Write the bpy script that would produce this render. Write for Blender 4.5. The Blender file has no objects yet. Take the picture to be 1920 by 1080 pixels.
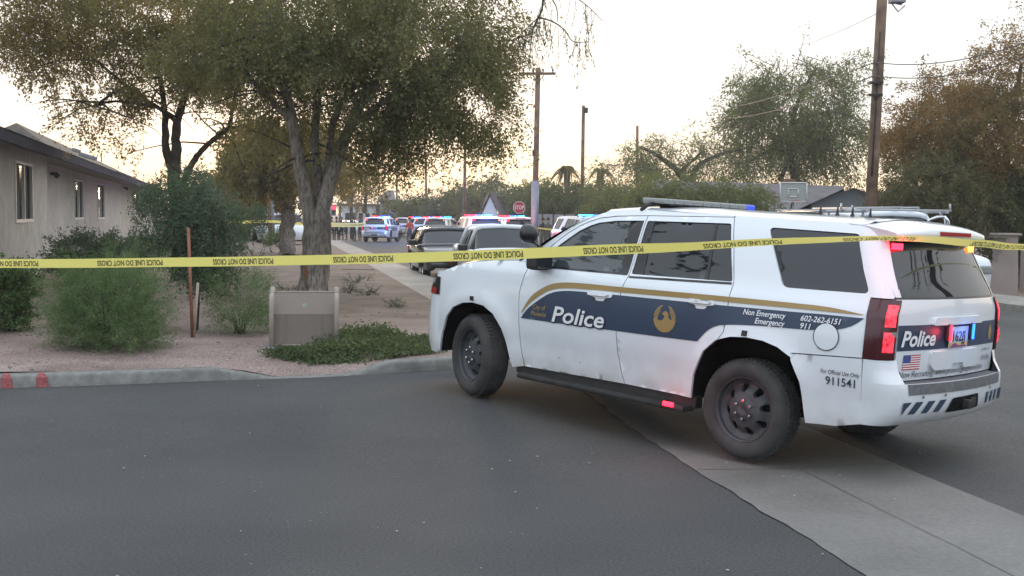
import bpy, bmesh, math, random
import numpy as np
from mathutils import Vector, Matrix
from mathutils.geometry import delaunay_2d_cdt
R = math.radians
rnd = random.Random(7)
npr = np.random.default_rng(11)
C = bpy.context.scene.collection
SC = bpy.context.scene

# ------------------------------------------------------------------ camera, sky, sun, exposure
CAM_H = 1.827
FPX = 2200.0
HOR = 402.0
ROLL = 0.010
PITCH = math.atan((540 - HOR) / FPX)
cd = bpy.data.cameras.new('camera'); cam = bpy.data.objects.new('camera', cd); C.objects.link(cam)
cd.sensor_width = 36.0; cd.lens = 36.0 * FPX / 1920.0; cd.clip_start = 0.1; cd.clip_end = 4000
_r0 = Vector((1, 0, 0)); _u0 = Vector((0, math.sin(PITCH), math.cos(PITCH)))
_r = (_r0 + ROLL * _u0).normalized(); _u = (_u0 - ROLL * _r0).normalized(); _b = _r.cross(_u)
cam.matrix_world = Matrix(((_r.x, _u.x, _b.x, 0), (_r.y, _u.y, _b.y, 0), (_r.z, _u.z, _b.z, CAM_H), (0, 0, 0, 1)))
SC.camera = cam

SUN_AZ = R(-9.0)       # from +Y towards +X
SUN_EL = R(5.0)
w = bpy.data.worlds.new('World'); SC.world = w; w.use_nodes = True
nt = w.node_tree; nt.nodes.clear()
N = nt.nodes.new; L = nt.links.new
out = N('ShaderNodeOutputWorld')
sky = N('ShaderNodeTexSky'); sky.sky_type = 'NISHITA'; sky.sun_disc = False
sky.sun_elevation = SUN_EL; sky.sun_rotation = SUN_AZ; sky.air_density = 1.0; sky.dust_density = 2.0
bg1 = N('ShaderNodeBackground'); bg1.inputs['Strength'].default_value = 0.012
L(sky.outputs[0], bg1.inputs['Color'])
tc = N('ShaderNodeTexCoord'); sep = N('ShaderNodeSeparateXYZ'); L(tc.outputs['Generated'], sep.inputs[0])
ramp = N('ShaderNodeValToRGB'); L(sep.outputs['Z'], ramp.inputs[0])
e = ramp.color_ramp.elements
e[0].position = 0.0; e[0].color = (2.9, 1.75, 0.62, 1)
e[1].position = .7; e[1].color = (1.30, 1.42, 1.60, 1)
x_ = ramp.color_ramp.elements.new(0.035); x_.color = (1.38, 1.12, 0.76, 1)
x_ = ramp.color_ramp.elements.new(0.085); x_.color = (0.93, 0.92, 0.90, 1)
x_ = ramp.color_ramp.elements.new(0.30); x_.color = (0.90, 0.905, 0.915, 1)
ramp2 = N('ShaderNodeValToRGB'); L(sep.outputs['Z'], ramp2.inputs[0])
e = ramp2.color_ramp.elements
e[0].position = 0.0; e[0].color = (0.80, 0.86, 0.98, 1)
e[1].position = 1.0; e[1].color = (1.30, 1.42, 1.60, 1)
x_ = ramp2.color_ramp.elements.new(0.3); x_.color = (1.15, 1.28, 1.42, 1)
mp = N('ShaderNodeMapRange'); L(sep.outputs['Y'], mp.inputs[0])
mp.inputs[1].default_value = -0.5; mp.inputs[2].default_value = 0.45
mx = N('ShaderNodeMix'); mx.data_type = 'RGBA'
L(mp.outputs[0], mx.inputs[0]); L(ramp2.outputs[0], mx.inputs[6]); L(ramp.outputs[0], mx.inputs[7])
bg2 = N('ShaderNodeBackground'); bg2.inputs['Strength'].default_value = 1.0; L(mx.outputs[2], bg2.inputs['Color'])
add = N('ShaderNodeAddShader'); L(bg1.outputs[0], add.inputs[0]); L(bg2.outputs[0], add.inputs[1])
L(add.outputs[0], out.inputs[0])
sd = bpy.data.lights.new('sun', 'SUN'); sd.energy = 1.3; sd.angle = R(9); sd.color = (1.0, 0.70, 0.42)
sun = bpy.data.objects.new('sun', sd); C.objects.link(sun)
sun_dir = Vector((math.sin(SUN_AZ) * math.cos(SUN_EL), math.cos(SUN_AZ) * math.cos(SUN_EL), math.sin(SUN_EL)))
sun.rotation_euler = sun_dir.to_track_quat('Z', 'Y').to_euler(); sun.location = (0, 20, 30)
SC.view_settings.view_transform = 'Standard'; SC.view_settings.look = 'None'
SC.view_settings.exposure = 0.32; SC.view_settings.gamma = 1.0
SC.cycles.max_bounces = 6; SC.cycles.transparent_max_bounces = 8; SC.cycles.use_denoising = True
SC.cycles.sample_clamp_indirect = 4

# ------------------------------------------------------------------ helpers
def at(px, py, depth):
    """world point seen at photo pixel (1920 wide) at world y = depth"""
    cx, cy = px - 960, py - 540
    x = cx + ROLL * cy; y = cy - ROLL * cx
    d = Vector((x, FPX, -y))
    fw = Vector((d.x, d.y * math.cos(PITCH) + d.z * math.sin(PITCH), -d.y * math.sin(PITCH) + d.z * math.cos(PITCH)))
    return Vector((0, 0, CAM_H)) + fw * (depth / fw.y)

def hermite(xs, ys):
    xs = np.array(xs, float); ys = np.array(ys, float)
    m = np.gradient(ys, xs)
    def f(x):
        x = np.clip(x, xs[0], xs[-1]); i = np.clip(np.searchsorted(xs, x) - 1, 0, len(xs) - 2)
        h = xs[i + 1] - xs[i]; t = (x - xs[i]) / h
        return (2*t**3-3*t**2+1)*ys[i] + (t**3-2*t**2+t)*h*m[i] + (-2*t**3+3*t**2)*ys[i+1] + (t**3-t**2)*h*m[i+1]
    return f

def ground(x, y):
    g = np.interp(y, [-50, 7.5, 10.2, 11.4, 13, 20, 50, 90, 400], [0, 0, .008, .075, .09, .08, -.07, -.33, -1.5])
    q = (x - (1.8 - .197 * (y - 6.03)))        # distance from gutter's left edge
    near = np.clip((16 - y) / 4, 0, 1)
    g = g + near * (.11 * math.exp(-((q + 1.2) / .9) ** 2 - ((y - 10.7) / 1.3) ** 2) - .02 * math.exp(-((q - .75) / .5) ** 2))
    return float(g)

def verge(x, y):
    return ground(x, y) + .13 + .05 * math.sin(x * .55 + 1) * math.sin(y * .35) * min(1, max(0, (y - 13) / 4)) + .1 * min(1, max(0, (-x - 3) / 8))

class MB:
    """collects geometry for ONE mesh object"""
    def __init__(s): s.v = []; s.f = []; s.m = []; s.sm = []
    def add(s, vs, fs, mi=0, smooth=False):
        o = len(s.v); s.v += [tuple(p) for p in vs]
        for f in fs: s.f.append(tuple(i + o for i in f)); s.m.append(mi); s.sm.append(smooth)
        return s
    def box(s, c, d, rot=None, mi=0, bev=0.0):
        hx, hy, hz = d[0] / 2, d[1] / 2, d[2] / 2
        b = min(bev, hx * .9, hy * .9, hz * .9)
        M = rot if rot is not None else Matrix.Identity(3)
        if b <= 0:
            P = [Vector((sx * hx, sy * hy, sz * hz)) for sz in (-1, 1) for sy in (-1, 1) for sx in (-1, 1)]
            F = [(0, 2, 3, 1), (4, 5, 7, 6), (0, 1, 5, 4), (2, 6, 7, 3), (0, 4, 6, 2), (1, 3, 7, 5)]
            return s.add([M @ p + Vector(c) for p in P], F, mi)
        bm = bmesh.new(); bmesh.ops.create_cube(bm, size=1)
        for v in bm.verts: v.co = Vector((v.co.x * d[0], v.co.y * d[1], v.co.z * d[2]))
        bmesh.ops.bevel(bm, geom=bm.edges[:], offset=b, segments=2, affect='EDGES', profile=.6)
        bm.verts.index_update()
        s.add([M @ v.co + Vector(c) for v in bm.verts], [tuple(v.index for v in f.verts) for f in bm.faces], mi)
        bm.free(); return s
    def tube(s, pts, rad, n=8, mi=0, cap=True, smooth=True):
        pts = [Vector(p) for p in pts]; m = len(pts)
        if not hasattr(rad, '__len__'): rad = [rad] * m
        up = None; vs = []; fs = []
        for i, p in enumerate(pts):
            t = (pts[min(i + 1, m - 1)] - pts[max(i - 1, 0)])
            t = t.normalized() if t.length > 1e-9 else Vector((0, 0, 1))
            if up is None:
                up = Vector((1, 0, 0)) if abs(t.x) < .8 else Vector((0, 1, 0))
            a = (up - t * up.dot(t)).normalized(); b = t.cross(a); up = a
            for k in range(n):
                th = 2 * math.pi * k / n
                vs.append(p + (a * math.cos(th) + b * math.sin(th)) * rad[i])
        for i in range(m - 1):
            for k in range(n):
                k2 = (k + 1) % n
                fs.append((i*n+k, i*n+k2, (i+1)*n+k2, (i+1)*n+k))
        s.add(vs, fs, mi, smooth)
        if cap:
            o = len(s.v) - len(vs)
            s.f.append(tuple(o + k for k in reversed(range(n)))); s.m.append(mi); s.sm.append(False)
            s.f.append(tuple(o + (m-1)*n + k for k in range(n))); s.m.append(mi); s.sm.append(False)
        return s
    def lathe(s, prof, n=32, M=None, mi=0, close=False, smooth=True):
        """prof: (radius, height) ; axis = local Z of M"""
        M = M or Matrix.Identity(4); vs = []; fs = []; m = len(prof)
        for r, h in prof:
            for k in range(n):
                th = 2 * math.pi * k / n; vs.append(M @ Vector((r * math.cos(th), r * math.sin(th), h)))
        for i in range(m - 1 + (1 if close else 0)):
            j = (i + 1) % m
            for k in range(n):
                k2 = (k + 1) % n; fs.append((i*n+k, i*n+k2, j*n+k2, j*n+k))
        return s.add(vs, fs, mi, smooth)
    def grid(s, fn, nu, nv, mi=0, smooth=True, flip=False):
        vs = [fn(i / nu, j / nv) for j in range(nv + 1) for i in range(nu + 1)]
        fs = []
        for j in range(nv):
            for i in range(nu):
                a = j*(nu+1)+i; q = (a, a+1, a+nu+2, a+nu+1); fs.append(q[::-1] if flip else q)
        return s.add(vs, fs, mi, smooth)
    def build(s, name, mat, parent=None, loc=None, rot=None):
        me = bpy.data.meshes.new(name); me.from_pydata(s.v, [], s.f)
        mats = mat if isinstance(mat, (list, tuple)) else [mat]
        for m_ in mats: me.materials.append(m_)
        if s.f:
            me.polygons.foreach_set('material_index', s.m); me.polygons.foreach_set('use_smooth', s.sm)
        me.update()
        o = bpy.data.objects.new(name, me); C.objects.link(o)
        if parent is not None: o.parent = parent
        if loc is not None: o.location = loc
        if rot is not None: o.rotation_euler = rot
        return o

def tag(o, label=None, cat=None, group=None, kind=None):
    if label: o['label'] = label
    if cat: o['category'] = cat
    if group: o['group'] = group
    if kind: o['kind'] = kind
    return o
def thing(name, loc, label, cat, group=None, rz=0.0):
    o = bpy.data.objects.new(name, None); C.objects.link(o); o.location = loc; o.rotation_euler = (0, 0, rz)
    o.empty_display_size = .2
    return tag(o, label, cat, group)
def copy_tree(o, parent=None):
    c = o.copy(); C.objects.link(c)
    if parent is not None: c.parent = parent; c.matrix_parent_inverse = o.matrix_parent_inverse.copy()
    for ch in list(o.children): copy_tree(ch, c)
    return c

def inpoly(pts, poly):
    x, y = pts[:, 0], pts[:, 1]; inside = np.zeros(len(pts), bool); n = len(poly)
    for i in range(n):
        x1, y1 = poly[i]; x2, y2 = poly[(i + 1) % n]
        if y1 == y2: continue
        c = ((y1 > y) != (y2 > y)) & (x < (x2 - x1) * (y - y1) / (y2 - y1) + x1); inside ^= c
    return inside
def resample(poly, step, closed=True):
    out_ = []; n = len(poly)
    for i in range(n if closed else n - 1):
        a = np.array(poly[i], float); b = np.array(poly[(i + 1) % n], float)
        k = max(1, int(math.ceil(np.linalg.norm(b - a) / step)))
        for j in range(k): out_.append(tuple(a + (b - a) * j / k))
    if not closed: out_.append(tuple(poly[-1]))
    return out_
def smoothpoly(pts, sub=6, closed=False):
    """Catmull-Rom through pts"""
    P = [np.array(p, float) for p in pts]; n = len(P); o = []
    rng = range(n if closed else n - 1)
    for i in rng:
        p0 = P[(i - 1) % n] if closed or i > 0 else P[0]; p1 = P[i]; p2 = P[(i + 1) % n]
        p3 = P[(i + 2) % n] if closed or i + 2 < n else P[-1]
        for j in range(sub):
            t = j / sub
            o.append(tuple(.5 * ((2*p1) + (-p0+p2)*t + (2*p0-5*p1+4*p2-p3)*t*t + (-p0+3*p1-3*p2+p3)*t**3)))
    if not closed: o.append(tuple(P[-1]))
    return o
def roundpoly(pts, r, seg=4):
    o = []; n = len(pts)
    for i in range(n):
        a = Vector(pts[i - 1]); b = Vector(pts[i]); c = Vector(pts[(i + 1) % n])
        u = (a - b); w_ = (c - b); k = min(r, u.length * .45, w_.length * .45); u.normalize(); w_.normalize()
        p = b + u * k; q = b + w_ * k
        for j in range(seg + 1):
            t = j / seg; o.append(tuple((1-t)**2 * p + 2*t*(1-t) * b + t*t * q))
    return o
def cdt(outline, holes=(), step=.06, gstep=None):
    """triangulated region -> (2D verts, tris, boundary edges ordered)"""
    gstep = gstep or step
    rings = [resample(outline, step)] + [resample(h, step) for h in holes]
    V = []; Ed = []
    for r_ in rings:
        o = len(V); V += r_; n = len(r_); Ed += [(o + i, o + (i + 1) % n) for i in range(n)]
    nb = len(V); A = np.array(rings[0]); lo = A.min(0); hi = A.max(0)
    gx = np.arange(lo[0] + gstep * .5, hi[0], gstep); gy = np.arange(lo[1] + gstep * .5, hi[1], gstep)
    if len(gx) and len(gy):
        G = np.array([(a, b) for a in gx for b in gy])
        k = inpoly(G, rings[0])
        for h in rings[1:]: k &= ~inpoly(G, h)
        G = G[k]
        if len(G):
            B = np.array(V); keep = np.ones(len(G), bool)
            for i in range(0, len(G), 500):
                d = ((G[i:i+500, None, :] - B[None]) ** 2).sum(2).min(1); keep[i:i+500] = d > (gstep * .35) ** 2
            V += [tuple(p) for p in G[keep]]
    r_ = delaunay_2d_cdt([Vector(p) for p in V], Ed, [], 0, 1e-6)
    vs, fs = r_[0], r_[2]
    vs = [(v.x, v.y) for v in vs]
    T = [tuple(f) for f in fs]
    cen = np.array([np.mean([vs[i] for i in f], axis=0) for f in T])
    k = inpoly(cen, rings[0])
    for h in rings[1:]: k &= ~inpoly(cen, h)
    T = [f for f, q in zip(T, k) if q]
    T2 = []
    for f in T:
        a, b, c = (vs[i] for i in f[:3])
        ar = (b[0]-a[0])*(c[1]-a[1]) - (b[1]-a[1])*(c[0]-a[0])
        T2.append(f if ar > 0 else f[::-1])
    return vs, T2
def panel(mb, outline, fn, holes=(), step=.05, gstep=None, skirt=None, mi=0, flip=False):
    """map a 2D region through fn(x,y)->3D; skirt: fn for the inner rim"""
    vs, T = cdt(outline, holes, step, gstep)
    P = [fn(*p) for p in vs]
    mb.add(P, [t[::-1] for t in T] if flip else T, mi, True)
    if skirt:
        cnt = {}
        for t in T:
            for i in range(len(t)):
                e_ = (t[i], t[(i + 1) % len(t)]); cnt[e_] = 1
        be = [e_ for e_ in cnt if (e_[1], e_[0]) not in cnt]
        for a, b in be:
            q = [P[a], P[b], skirt(*vs[b]), skirt(*vs[a])]
            mb.add(q, [(3, 2, 1, 0)] if not flip else [(0, 1, 2, 3)], mi, False)
    return mb

_tc = {}
def text2d(s, size=1.0, shear=0.0, bold=0.0, sx=1.0, align='LEFT'):
    """flat text as (verts2d, faces, width)"""
    k = (s, shear, bold, align)
    if k not in _tc:
        cu = bpy.data.curves.new('t', 'FONT'); cu.body = s; cu.size = 1; cu.shear = shear; cu.offset = bold; cu.align_x = align
        cu.resolution_u = 3; cu.fill_mode = 'FRONT'
        o = bpy.data.objects.new('t', cu); C.objects.link(o)
        dg = bpy.context.evaluated_depsgraph_get(); me = bpy.data.meshes.new_from_object(o.evaluated_get(dg))
        _tc[k] = ([(v.co.x, v.co.y) for v in me.vertices], [tuple(p.vertices) for p in me.polygons])
        bpy.data.objects.remove(o); bpy.data.curves.remove(cu); bpy.data.meshes.remove(me)
    V, F = _tc[k]
    xs = [v[0] for v in V]; x0 = min(xs) if align == 'LEFT' else 0
    return [((v[0] - x0) * size * sx, v[1] * size) for v in V], F, (max(xs) - min(xs)) * size * sx
def text_on(mb, s, size, fn, shear=0.0, bold=0.0, width=None, align='LEFT', mi=0):
    V, F, wd = text2d(s, size, shear, bold, 1.0, align)
    k = (width / wd) if width else 1.0
    mb.add([fn(v[0] * k, v[1]) for v in V], F, mi, False)

# ------------------------------------------------------------------ materials
def mat(name, col, rough=.6, metal=0.0, spec=.5, coat=0.0, emit=None, estr=0.0):
    m = bpy.data.materials.new(name); m.use_nodes = True; b = m.node_tree.nodes['Principled BSDF']
    b.inputs['Base Color'].default_value = (*col, 1); b.inputs['Roughness'].default_value = rough
    b.inputs['Metallic'].default_value = metal; b.inputs['Specular IOR Level'].default_value = spec
    b.inputs['Coat Weight'].default_value = coat; b.inputs['Coat Roughness'].default_value = .05
    if emit: b.inputs['Emission Color'].default_value = (*emit, 1); b.inputs['Emission Strength'].default_value = estr
    return m
def nodes(m): return m.node_tree.nodes, m.node_tree.links, m.node_tree.nodes['Principled BSDF']
def noise_mat(name, cols, scale=3.0, rough=.8, detail=6, bump=0.0, bscale=40, pos=None, spec=.3, coord='Object', metal=0.0, scale2=None, cols2=None, f2=.5, dist=0.02, zs=None):
    """base colour = ramp over noise, optional second layer multiplied, optional bump"""
    m = mat(name, cols[0], rough, metal, spec); n, l, b = nodes(m)
    t = n.new('ShaderNodeTexCoord'); nz = n.new('ShaderNodeTexNoise'); nz.inputs['Scale'].default_value = scale; nz.inputs['Detail'].default_value = detail
    vec = t.outputs[coord]
    if zs:
        mpg = n.new('ShaderNodeMapping'); mpg.inputs['Scale'].default_value = (1, 1, zs); l.new(vec, mpg.inputs[0]); vec = mpg.outputs[0]
    l.new(vec, nz.inputs['Vector'])
    r_ = n.new('ShaderNodeValToRGB'); l.new(nz.outputs['Fac'], r_.inputs[0])
    el = r_.color_ramp.elements
    k = len(cols); pos = pos or [.3 + .4 * i / (k - 1) for i in range(k)]
    el[0].position = pos[0]; el[0].color = (*cols[0], 1); el[1].position = pos[-1]; el[1].color = (*cols[-1], 1)
    for i in range(1, k - 1): q = el.new(pos[i]); q.color = (*cols[i], 1)
    src = r_.outputs[0]
    if cols2:
        n2 = n.new('ShaderNodeTexNoise'); n2.inputs['Scale'].default_value = scale2; n2.inputs['Detail'].default_value = 4
        l.new(vec, n2.inputs['Vector'])
        r2 = n.new('ShaderNodeValToRGB'); l.new(n2.outputs['Fac'], r2.inputs[0])
        r2.color_ramp.elements[0].position = .35; r2.color_ramp.elements[0].color = (*cols2[0], 1)
        r2.color_ramp.elements[1].position = .65; r2.color_ramp.elements[1].color = (*cols2[1], 1)
        mx_ = n.new('ShaderNodeMix'); mx_.data_type = 'RGBA'; mx_.blend_type = 'MULTIPLY'; mx_.inputs[0].default_value = f2
        l.new(src, mx_.inputs[6]); l.new(r2.outputs[0], mx_.inputs[7]); src = mx_.outputs[2]
    l.new(src, b.inputs['Base Color'])
    if bump:
        n3 = n.new('ShaderNodeTexNoise'); n3.inputs['Scale'].default_value = bscale; n3.inputs['Detail'].default_value = 5
        l.new(vec, n3.inputs['Vector'])
        bp = n.new('ShaderNodeBump'); bp.inputs['Strength'].default_value = bump; bp.inputs['Distance'].default_value = dist
        l.new(n3.outputs['Fac'], bp.inputs['Height']); l.new(bp.outputs[0], b.inputs['Normal'])
    return m
def leaf_mat(name, cols, trans=.45, tcol=None):
    m = bpy.data.materials.new(name); m.use_nodes = True; n = m.node_tree.nodes; l = m.node_tree.links; n.clear()
    o = n.new('ShaderNodeOutputMaterial'); g = n.new('ShaderNodeNewGeometry')
    tc_ = n.new('ShaderNodeTexCoord'); nz = n.new('ShaderNodeTexNoise'); nz.inputs['Scale'].default_value = .55; nz.inputs['Detail'].default_value = 3
    l.new(tc_.outputs['Object'], nz.inputs['Vector'])
    mr = n.new('ShaderNodeMapRange'); mr.inputs[1].default_value = .3; mr.inputs[2].default_value = .7; l.new(nz.outputs['Fac'], mr.inputs[0])
    ad = n.new('ShaderNodeMath'); ad.operation = 'MULTIPLY_ADD'; ad.inputs[1].default_value = .45
    l.new(g.outputs['Random Per Island'], ad.inputs[0])
    ml = n.new('ShaderNodeMath'); ml.operation = 'MULTIPLY'; ml.inputs[1].default_value = .55; l.new(mr.outputs[0], ml.inputs[0]); l.new(ml.outputs[0], ad.inputs[2])
    r_ = n.new('ShaderNodeValToRGB'); l.new(ad.outputs[0], r_.inputs[0]); el = r_.color_ramp.elements; k = len(cols)
    el[0].position = 0.1; el[0].color = (*cols[0], 1); el[1].position = .95; el[1].color = (*cols[-1], 1)
    for i in range(1, k - 1): q = el.new(.1 + .85 * i / (k - 1)); q.color = (*cols[i], 1)
    d = n.new('ShaderNodeBsdfDiffuse'); t = n.new('ShaderNodeBsdfTranslucent'); mxs = n.new('ShaderNodeMixShader'); mxs.inputs[0].default_value = trans
    l.new(r_.outputs[0], d.inputs[0])
    hs = n.new('ShaderNodeMix'); hs.data_type = 'RGBA'; hs.inputs[0].default_value = .5; l.new(r_.outputs[0], hs.inputs[6]); hs.inputs[7].default_value = (*(tcol or (.22, .2, .04)), 1)
    l.new(hs.outputs[2], t.inputs[0]); l.new(d.outputs[0], mxs.inputs[1]); l.new(t.outputs[0], mxs.inputs[2]); l.new(mxs.outputs[0], o.inputs[0])
    return m
def emis(name, col, s): return mat(name, tuple(c * .5 for c in col), .3, emit=col, estr=s)
# ------------------------------------------------------------------ paint, rubber, glass shared by vehicles
def paint(name, col, dirt=(.30, .27, .23), dirty=.55, rough=.28):
    m = mat(name, col, rough, spec=.5, coat=.9); n, l, b = nodes(m)
    t = n.new('ShaderNodeTexCoord'); s = n.new('ShaderNodeSeparateXYZ'); l.new(t.outputs['Object'], s.inputs[0])
    nz = n.new('ShaderNodeTexNoise'); nz.inputs['Scale'].default_value = 5; nz.inputs['Detail'].default_value = 7; l.new(t.outputs['Object'], nz.inputs['Vector'])
    mr = n.new('ShaderNodeMapRange'); mr.inputs[1].default_value = .95; mr.inputs[2].default_value = .30; l.new(s.outputs['Z'], mr.inputs[0])
    pw = n.new('ShaderNodeMath'); pw.operation = 'POWER'; pw.inputs[1].default_value = 1.8; l.new(mr.outputs[0], pw.inputs[0])
    r2 = n.new('ShaderNodeMapRange'); r2.inputs[1].default_value = .3; r2.inputs[2].default_value = .72; r2.inputs[3].default_value = .35; r2.inputs[4].default_value = 1; l.new(nz.outputs['Fac'], r2.inputs[0])
    mu = n.new('ShaderNodeMath'); mu.operation = 'MULTIPLY'; l.new(pw.outputs[0], mu.inputs[0]); l.new(r2.outputs[0], mu.inputs[1])
    m2 = n.new('ShaderNodeMath'); m2.operation = 'MULTIPLY'; m2.inputs[1].default_value = dirty; l.new(mu.outputs[0], m2.inputs[0])
    mx_ = n.new('ShaderNodeMix'); mx_.data_type = 'RGBA'; l.new(m2.outputs[0], mx_.inputs[0]); mx_.inputs[6].default_value = (*col, 1); mx_.inputs[7].default_value = (*dirt, 1)
    l.new(mx_.outputs[2], b.inputs['Base Color'])
    ro = n.new('ShaderNodeMapRange'); ro.inputs[3].default_value = rough; ro.inputs[4].default_value = .75; l.new(m2.outputs[0], ro.inputs[0]); l.new(ro.outputs[0], b.inputs['Roughness'])
    return m
WHITE = paint('white_paint', (.66, .70, .735), dirty=.85)
BLACKP = paint('black_paint', (.014, .016, .020), dirty=.10)
SILVER = paint('silver_paint', (.55, .56, .57))
GREYP = paint('grey_paint', (.16, .17, .18))
GLASS = mat('tinted_glass', (.010, .014, .018), .02, spec=.62)
GLASSW = mat('windshield_glass', (.018, .022, .027), .04, spec=.28)
GLASS2 = mat('clear_glass', (.040, .052, .056), .02, spec=.75)
TRIM = mat('black_trim', (.012, .012, .013), .28, spec=.5)
PLAST = noise_mat('black_plastic', [(.018, .018, .018), (.035, .034, .033)], 8, .6)
RUBBER = noise_mat('tyre_rubber', [(.032, .032, .033), (.065, .063, .060)], 6, .85, bump=.15, bscale=60)
STEEL = noise_mat('grey_steel_wheel', [(.045, .049, .055), (.08, .083, .087)], 7, .5, metal=.3)
DARK = mat('dark_gap', (.006, .006, .007), .8, spec=.1)
CHROME = mat('chrome', (.6, .6, .6), .18, metal=1)
PAD = noise_mat('grey_step_pad', [(.09, .095, .10), (.14, .145, .15)], 20, .7)
NAVY = mat('navy_vinyl', (.026, .045, .085), .38, spec=.45)
GOLD = mat('gold_vinyl', (.30, .205, .075), .4, spec=.4)
LWHITE = mat('white_vinyl', (.70, .72, .74), .4)
LBLACK = mat('black_vinyl', (.015, .017, .03), .4)
FLAGR = mat('flag_red', (.45, .03, .04), .4); FLAGB = mat('flag_blue', (.05, .07, .22), .4)
PLATEM = mat('plate_face', (.42, .46, .48), .5); PLATEO = mat('plate_sunset', (.55, .36, .10), .5); PLATEP = mat('plate_mountain', (.20, .06, .16), .5)
E_RED = emis('lit_red', (1.0, .010, .025), 9); E_BLUE = emis('lit_blue', (.005, .045, 1.0), 14); E_AMB = emis('lit_amber', (1.0, .30, .05), 4)
def lens_pattern():
    m = mat('tail_red_lit', (.35, .01, .02), .15, spec=.6); n, l, b = nodes(m); t = n.new('ShaderNodeTexCoord')
    v = n.new('ShaderNodeTexVoronoi'); v.inputs['Scale'].default_value = 26; l.new(t.outputs['Object'], v.inputs['Vector'])
    nz = n.new('ShaderNodeTexNoise'); nz.inputs['Scale'].default_value = 9; l.new(t.outputs['Object'], nz.inputs['Vector'])
    mu = n.new('ShaderNodeMath'); mu.operation = 'MULTIPLY'; l.new(v.outputs['Distance'], mu.inputs[0]); l.new(nz.outputs['Fac'], mu.inputs[1])
    r_ = n.new('ShaderNodeValToRGB'); l.new(mu.outputs[0], r_.inputs[0]); r_.color_ramp.elements[0].position = .05; r_.color_ramp.elements[0].color = (.22, .002, .008, 1); r_.color_ramp.elements[1].position = .34; r_.color_ramp.elements[1].color = (1.4, .07, .11, 1)
    l.new(r_.outputs[0], b.inputs['Emission Color']); b.inputs['Emission Strength'].default_value = 1.0; return m
E_REDS = lens_pattern()
E_CYAN = emis('lit_pale_blue', (.02, .16, 1.0), 14)
TAILD = mat('dark_tail_lens', (.05, .006, .010), .12, spec=.6); TAILR = mat('red_lens', (.30, .015, .02), .15, spec=.6)
LENSC = mat('clear_lens', (.22, .235, .225), .12, spec=.6); LENSB = mat('blue_lens', (.03, .06, .45), .2, emit=(.05, .1, 1.0), estr=.6)

Wz = hermite([.25, .36, .50, .75, .95, 1.06, 1.16, 1.23, 1.29, 1.50, 1.72, 1.80, 1.9], [.95, .968, .985, 1.0, 1.008, 1.005, .988, .965, .938, .872, .795, .755, .70])
Xr = hermite([.3, .60, .90, 1.12, 1.30, 1.50, 1.70, 1.80], [-1.09, -1.11, -1.125, -1.125, -1.11, -1.02, -.935, -.905])
ARCHF = [(3.42, .335), (3.385, .53), (3.31, .69), (3.21, .79), (3.07, .845), (2.93, .862), (2.78, .85), (2.65, .79), (2.54, .67), (2.46, .50), (2.40, .345)]
ARCHR = [(.455, .385), (.445, .57), (.36, .765), (.25, .865), (.12, .905), (-.02, .918), (-.16, .910), (-.28, .880), (-.39, .81), (-.47, .66), (-.53, .375)]
def flare(x, z):
    f = 0
    for cx in (2.93, -.03):
        r = math.hypot((x - cx), (z - .37) * .93); f += .028 * math.exp(-((r - .50) / .085) ** 2) * (1 if z > .3 else 0)
    return f
def ys(x, z):
    y = float(Wz(z))
    if x < .2: y -= .030 * ((.2 - x) / 1.1) ** 2
    if x > 2.7: y -= .05 * ((x - 2.7) / .75) ** 2
    if z < 1.15: y += flare(x, z)
    # pressed shoulder line and lower door crease
    if z < 1.28: y += .010 * math.exp(-((z - 1.19) / .035) ** 2) - .012 * math.exp(-((z - .56) / .10) ** 2)
    return y
def S(off=0.0, sg=1):
    return lambda x, z: (x, sg * (ys(x, z) + off), z)
RX, RY = .20, .17
def rear_y(y, z, off=0.0):
    """rear face chart: x for a lateral position y"""
    W0 = ys(float(Xr(z)) + RX, z); a = abs(y); x = float(Xr(z)); yi = W0 - RY
    x += .055 * min(1, (a / yi)) ** 2.2
    if a > yi:
        k = min(1, (a - yi) / RY); x += (RX - .055) * (1 - math.sqrt(max(0, 1 - k * k)))
    return x - off
def RC(off=0.0): return lambda y, z: (rear_y(y, z, off), y, z)
def rwrap(th, z, sg=1, off=0.0):
    """rounded rear corner, th 0 (side) .. 1 (rear face)"""
    W0 = ys(float(Xr(z)) + RX, z); k = math.sin(th * math.pi / 2); c = math.cos(th * math.pi / 2)
    y = W0 - RY + RY * c + off * c
    x = float(Xr(z)) + RX - (RX - .055) * k - off * k
    return (x, sg * y, z)

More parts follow.
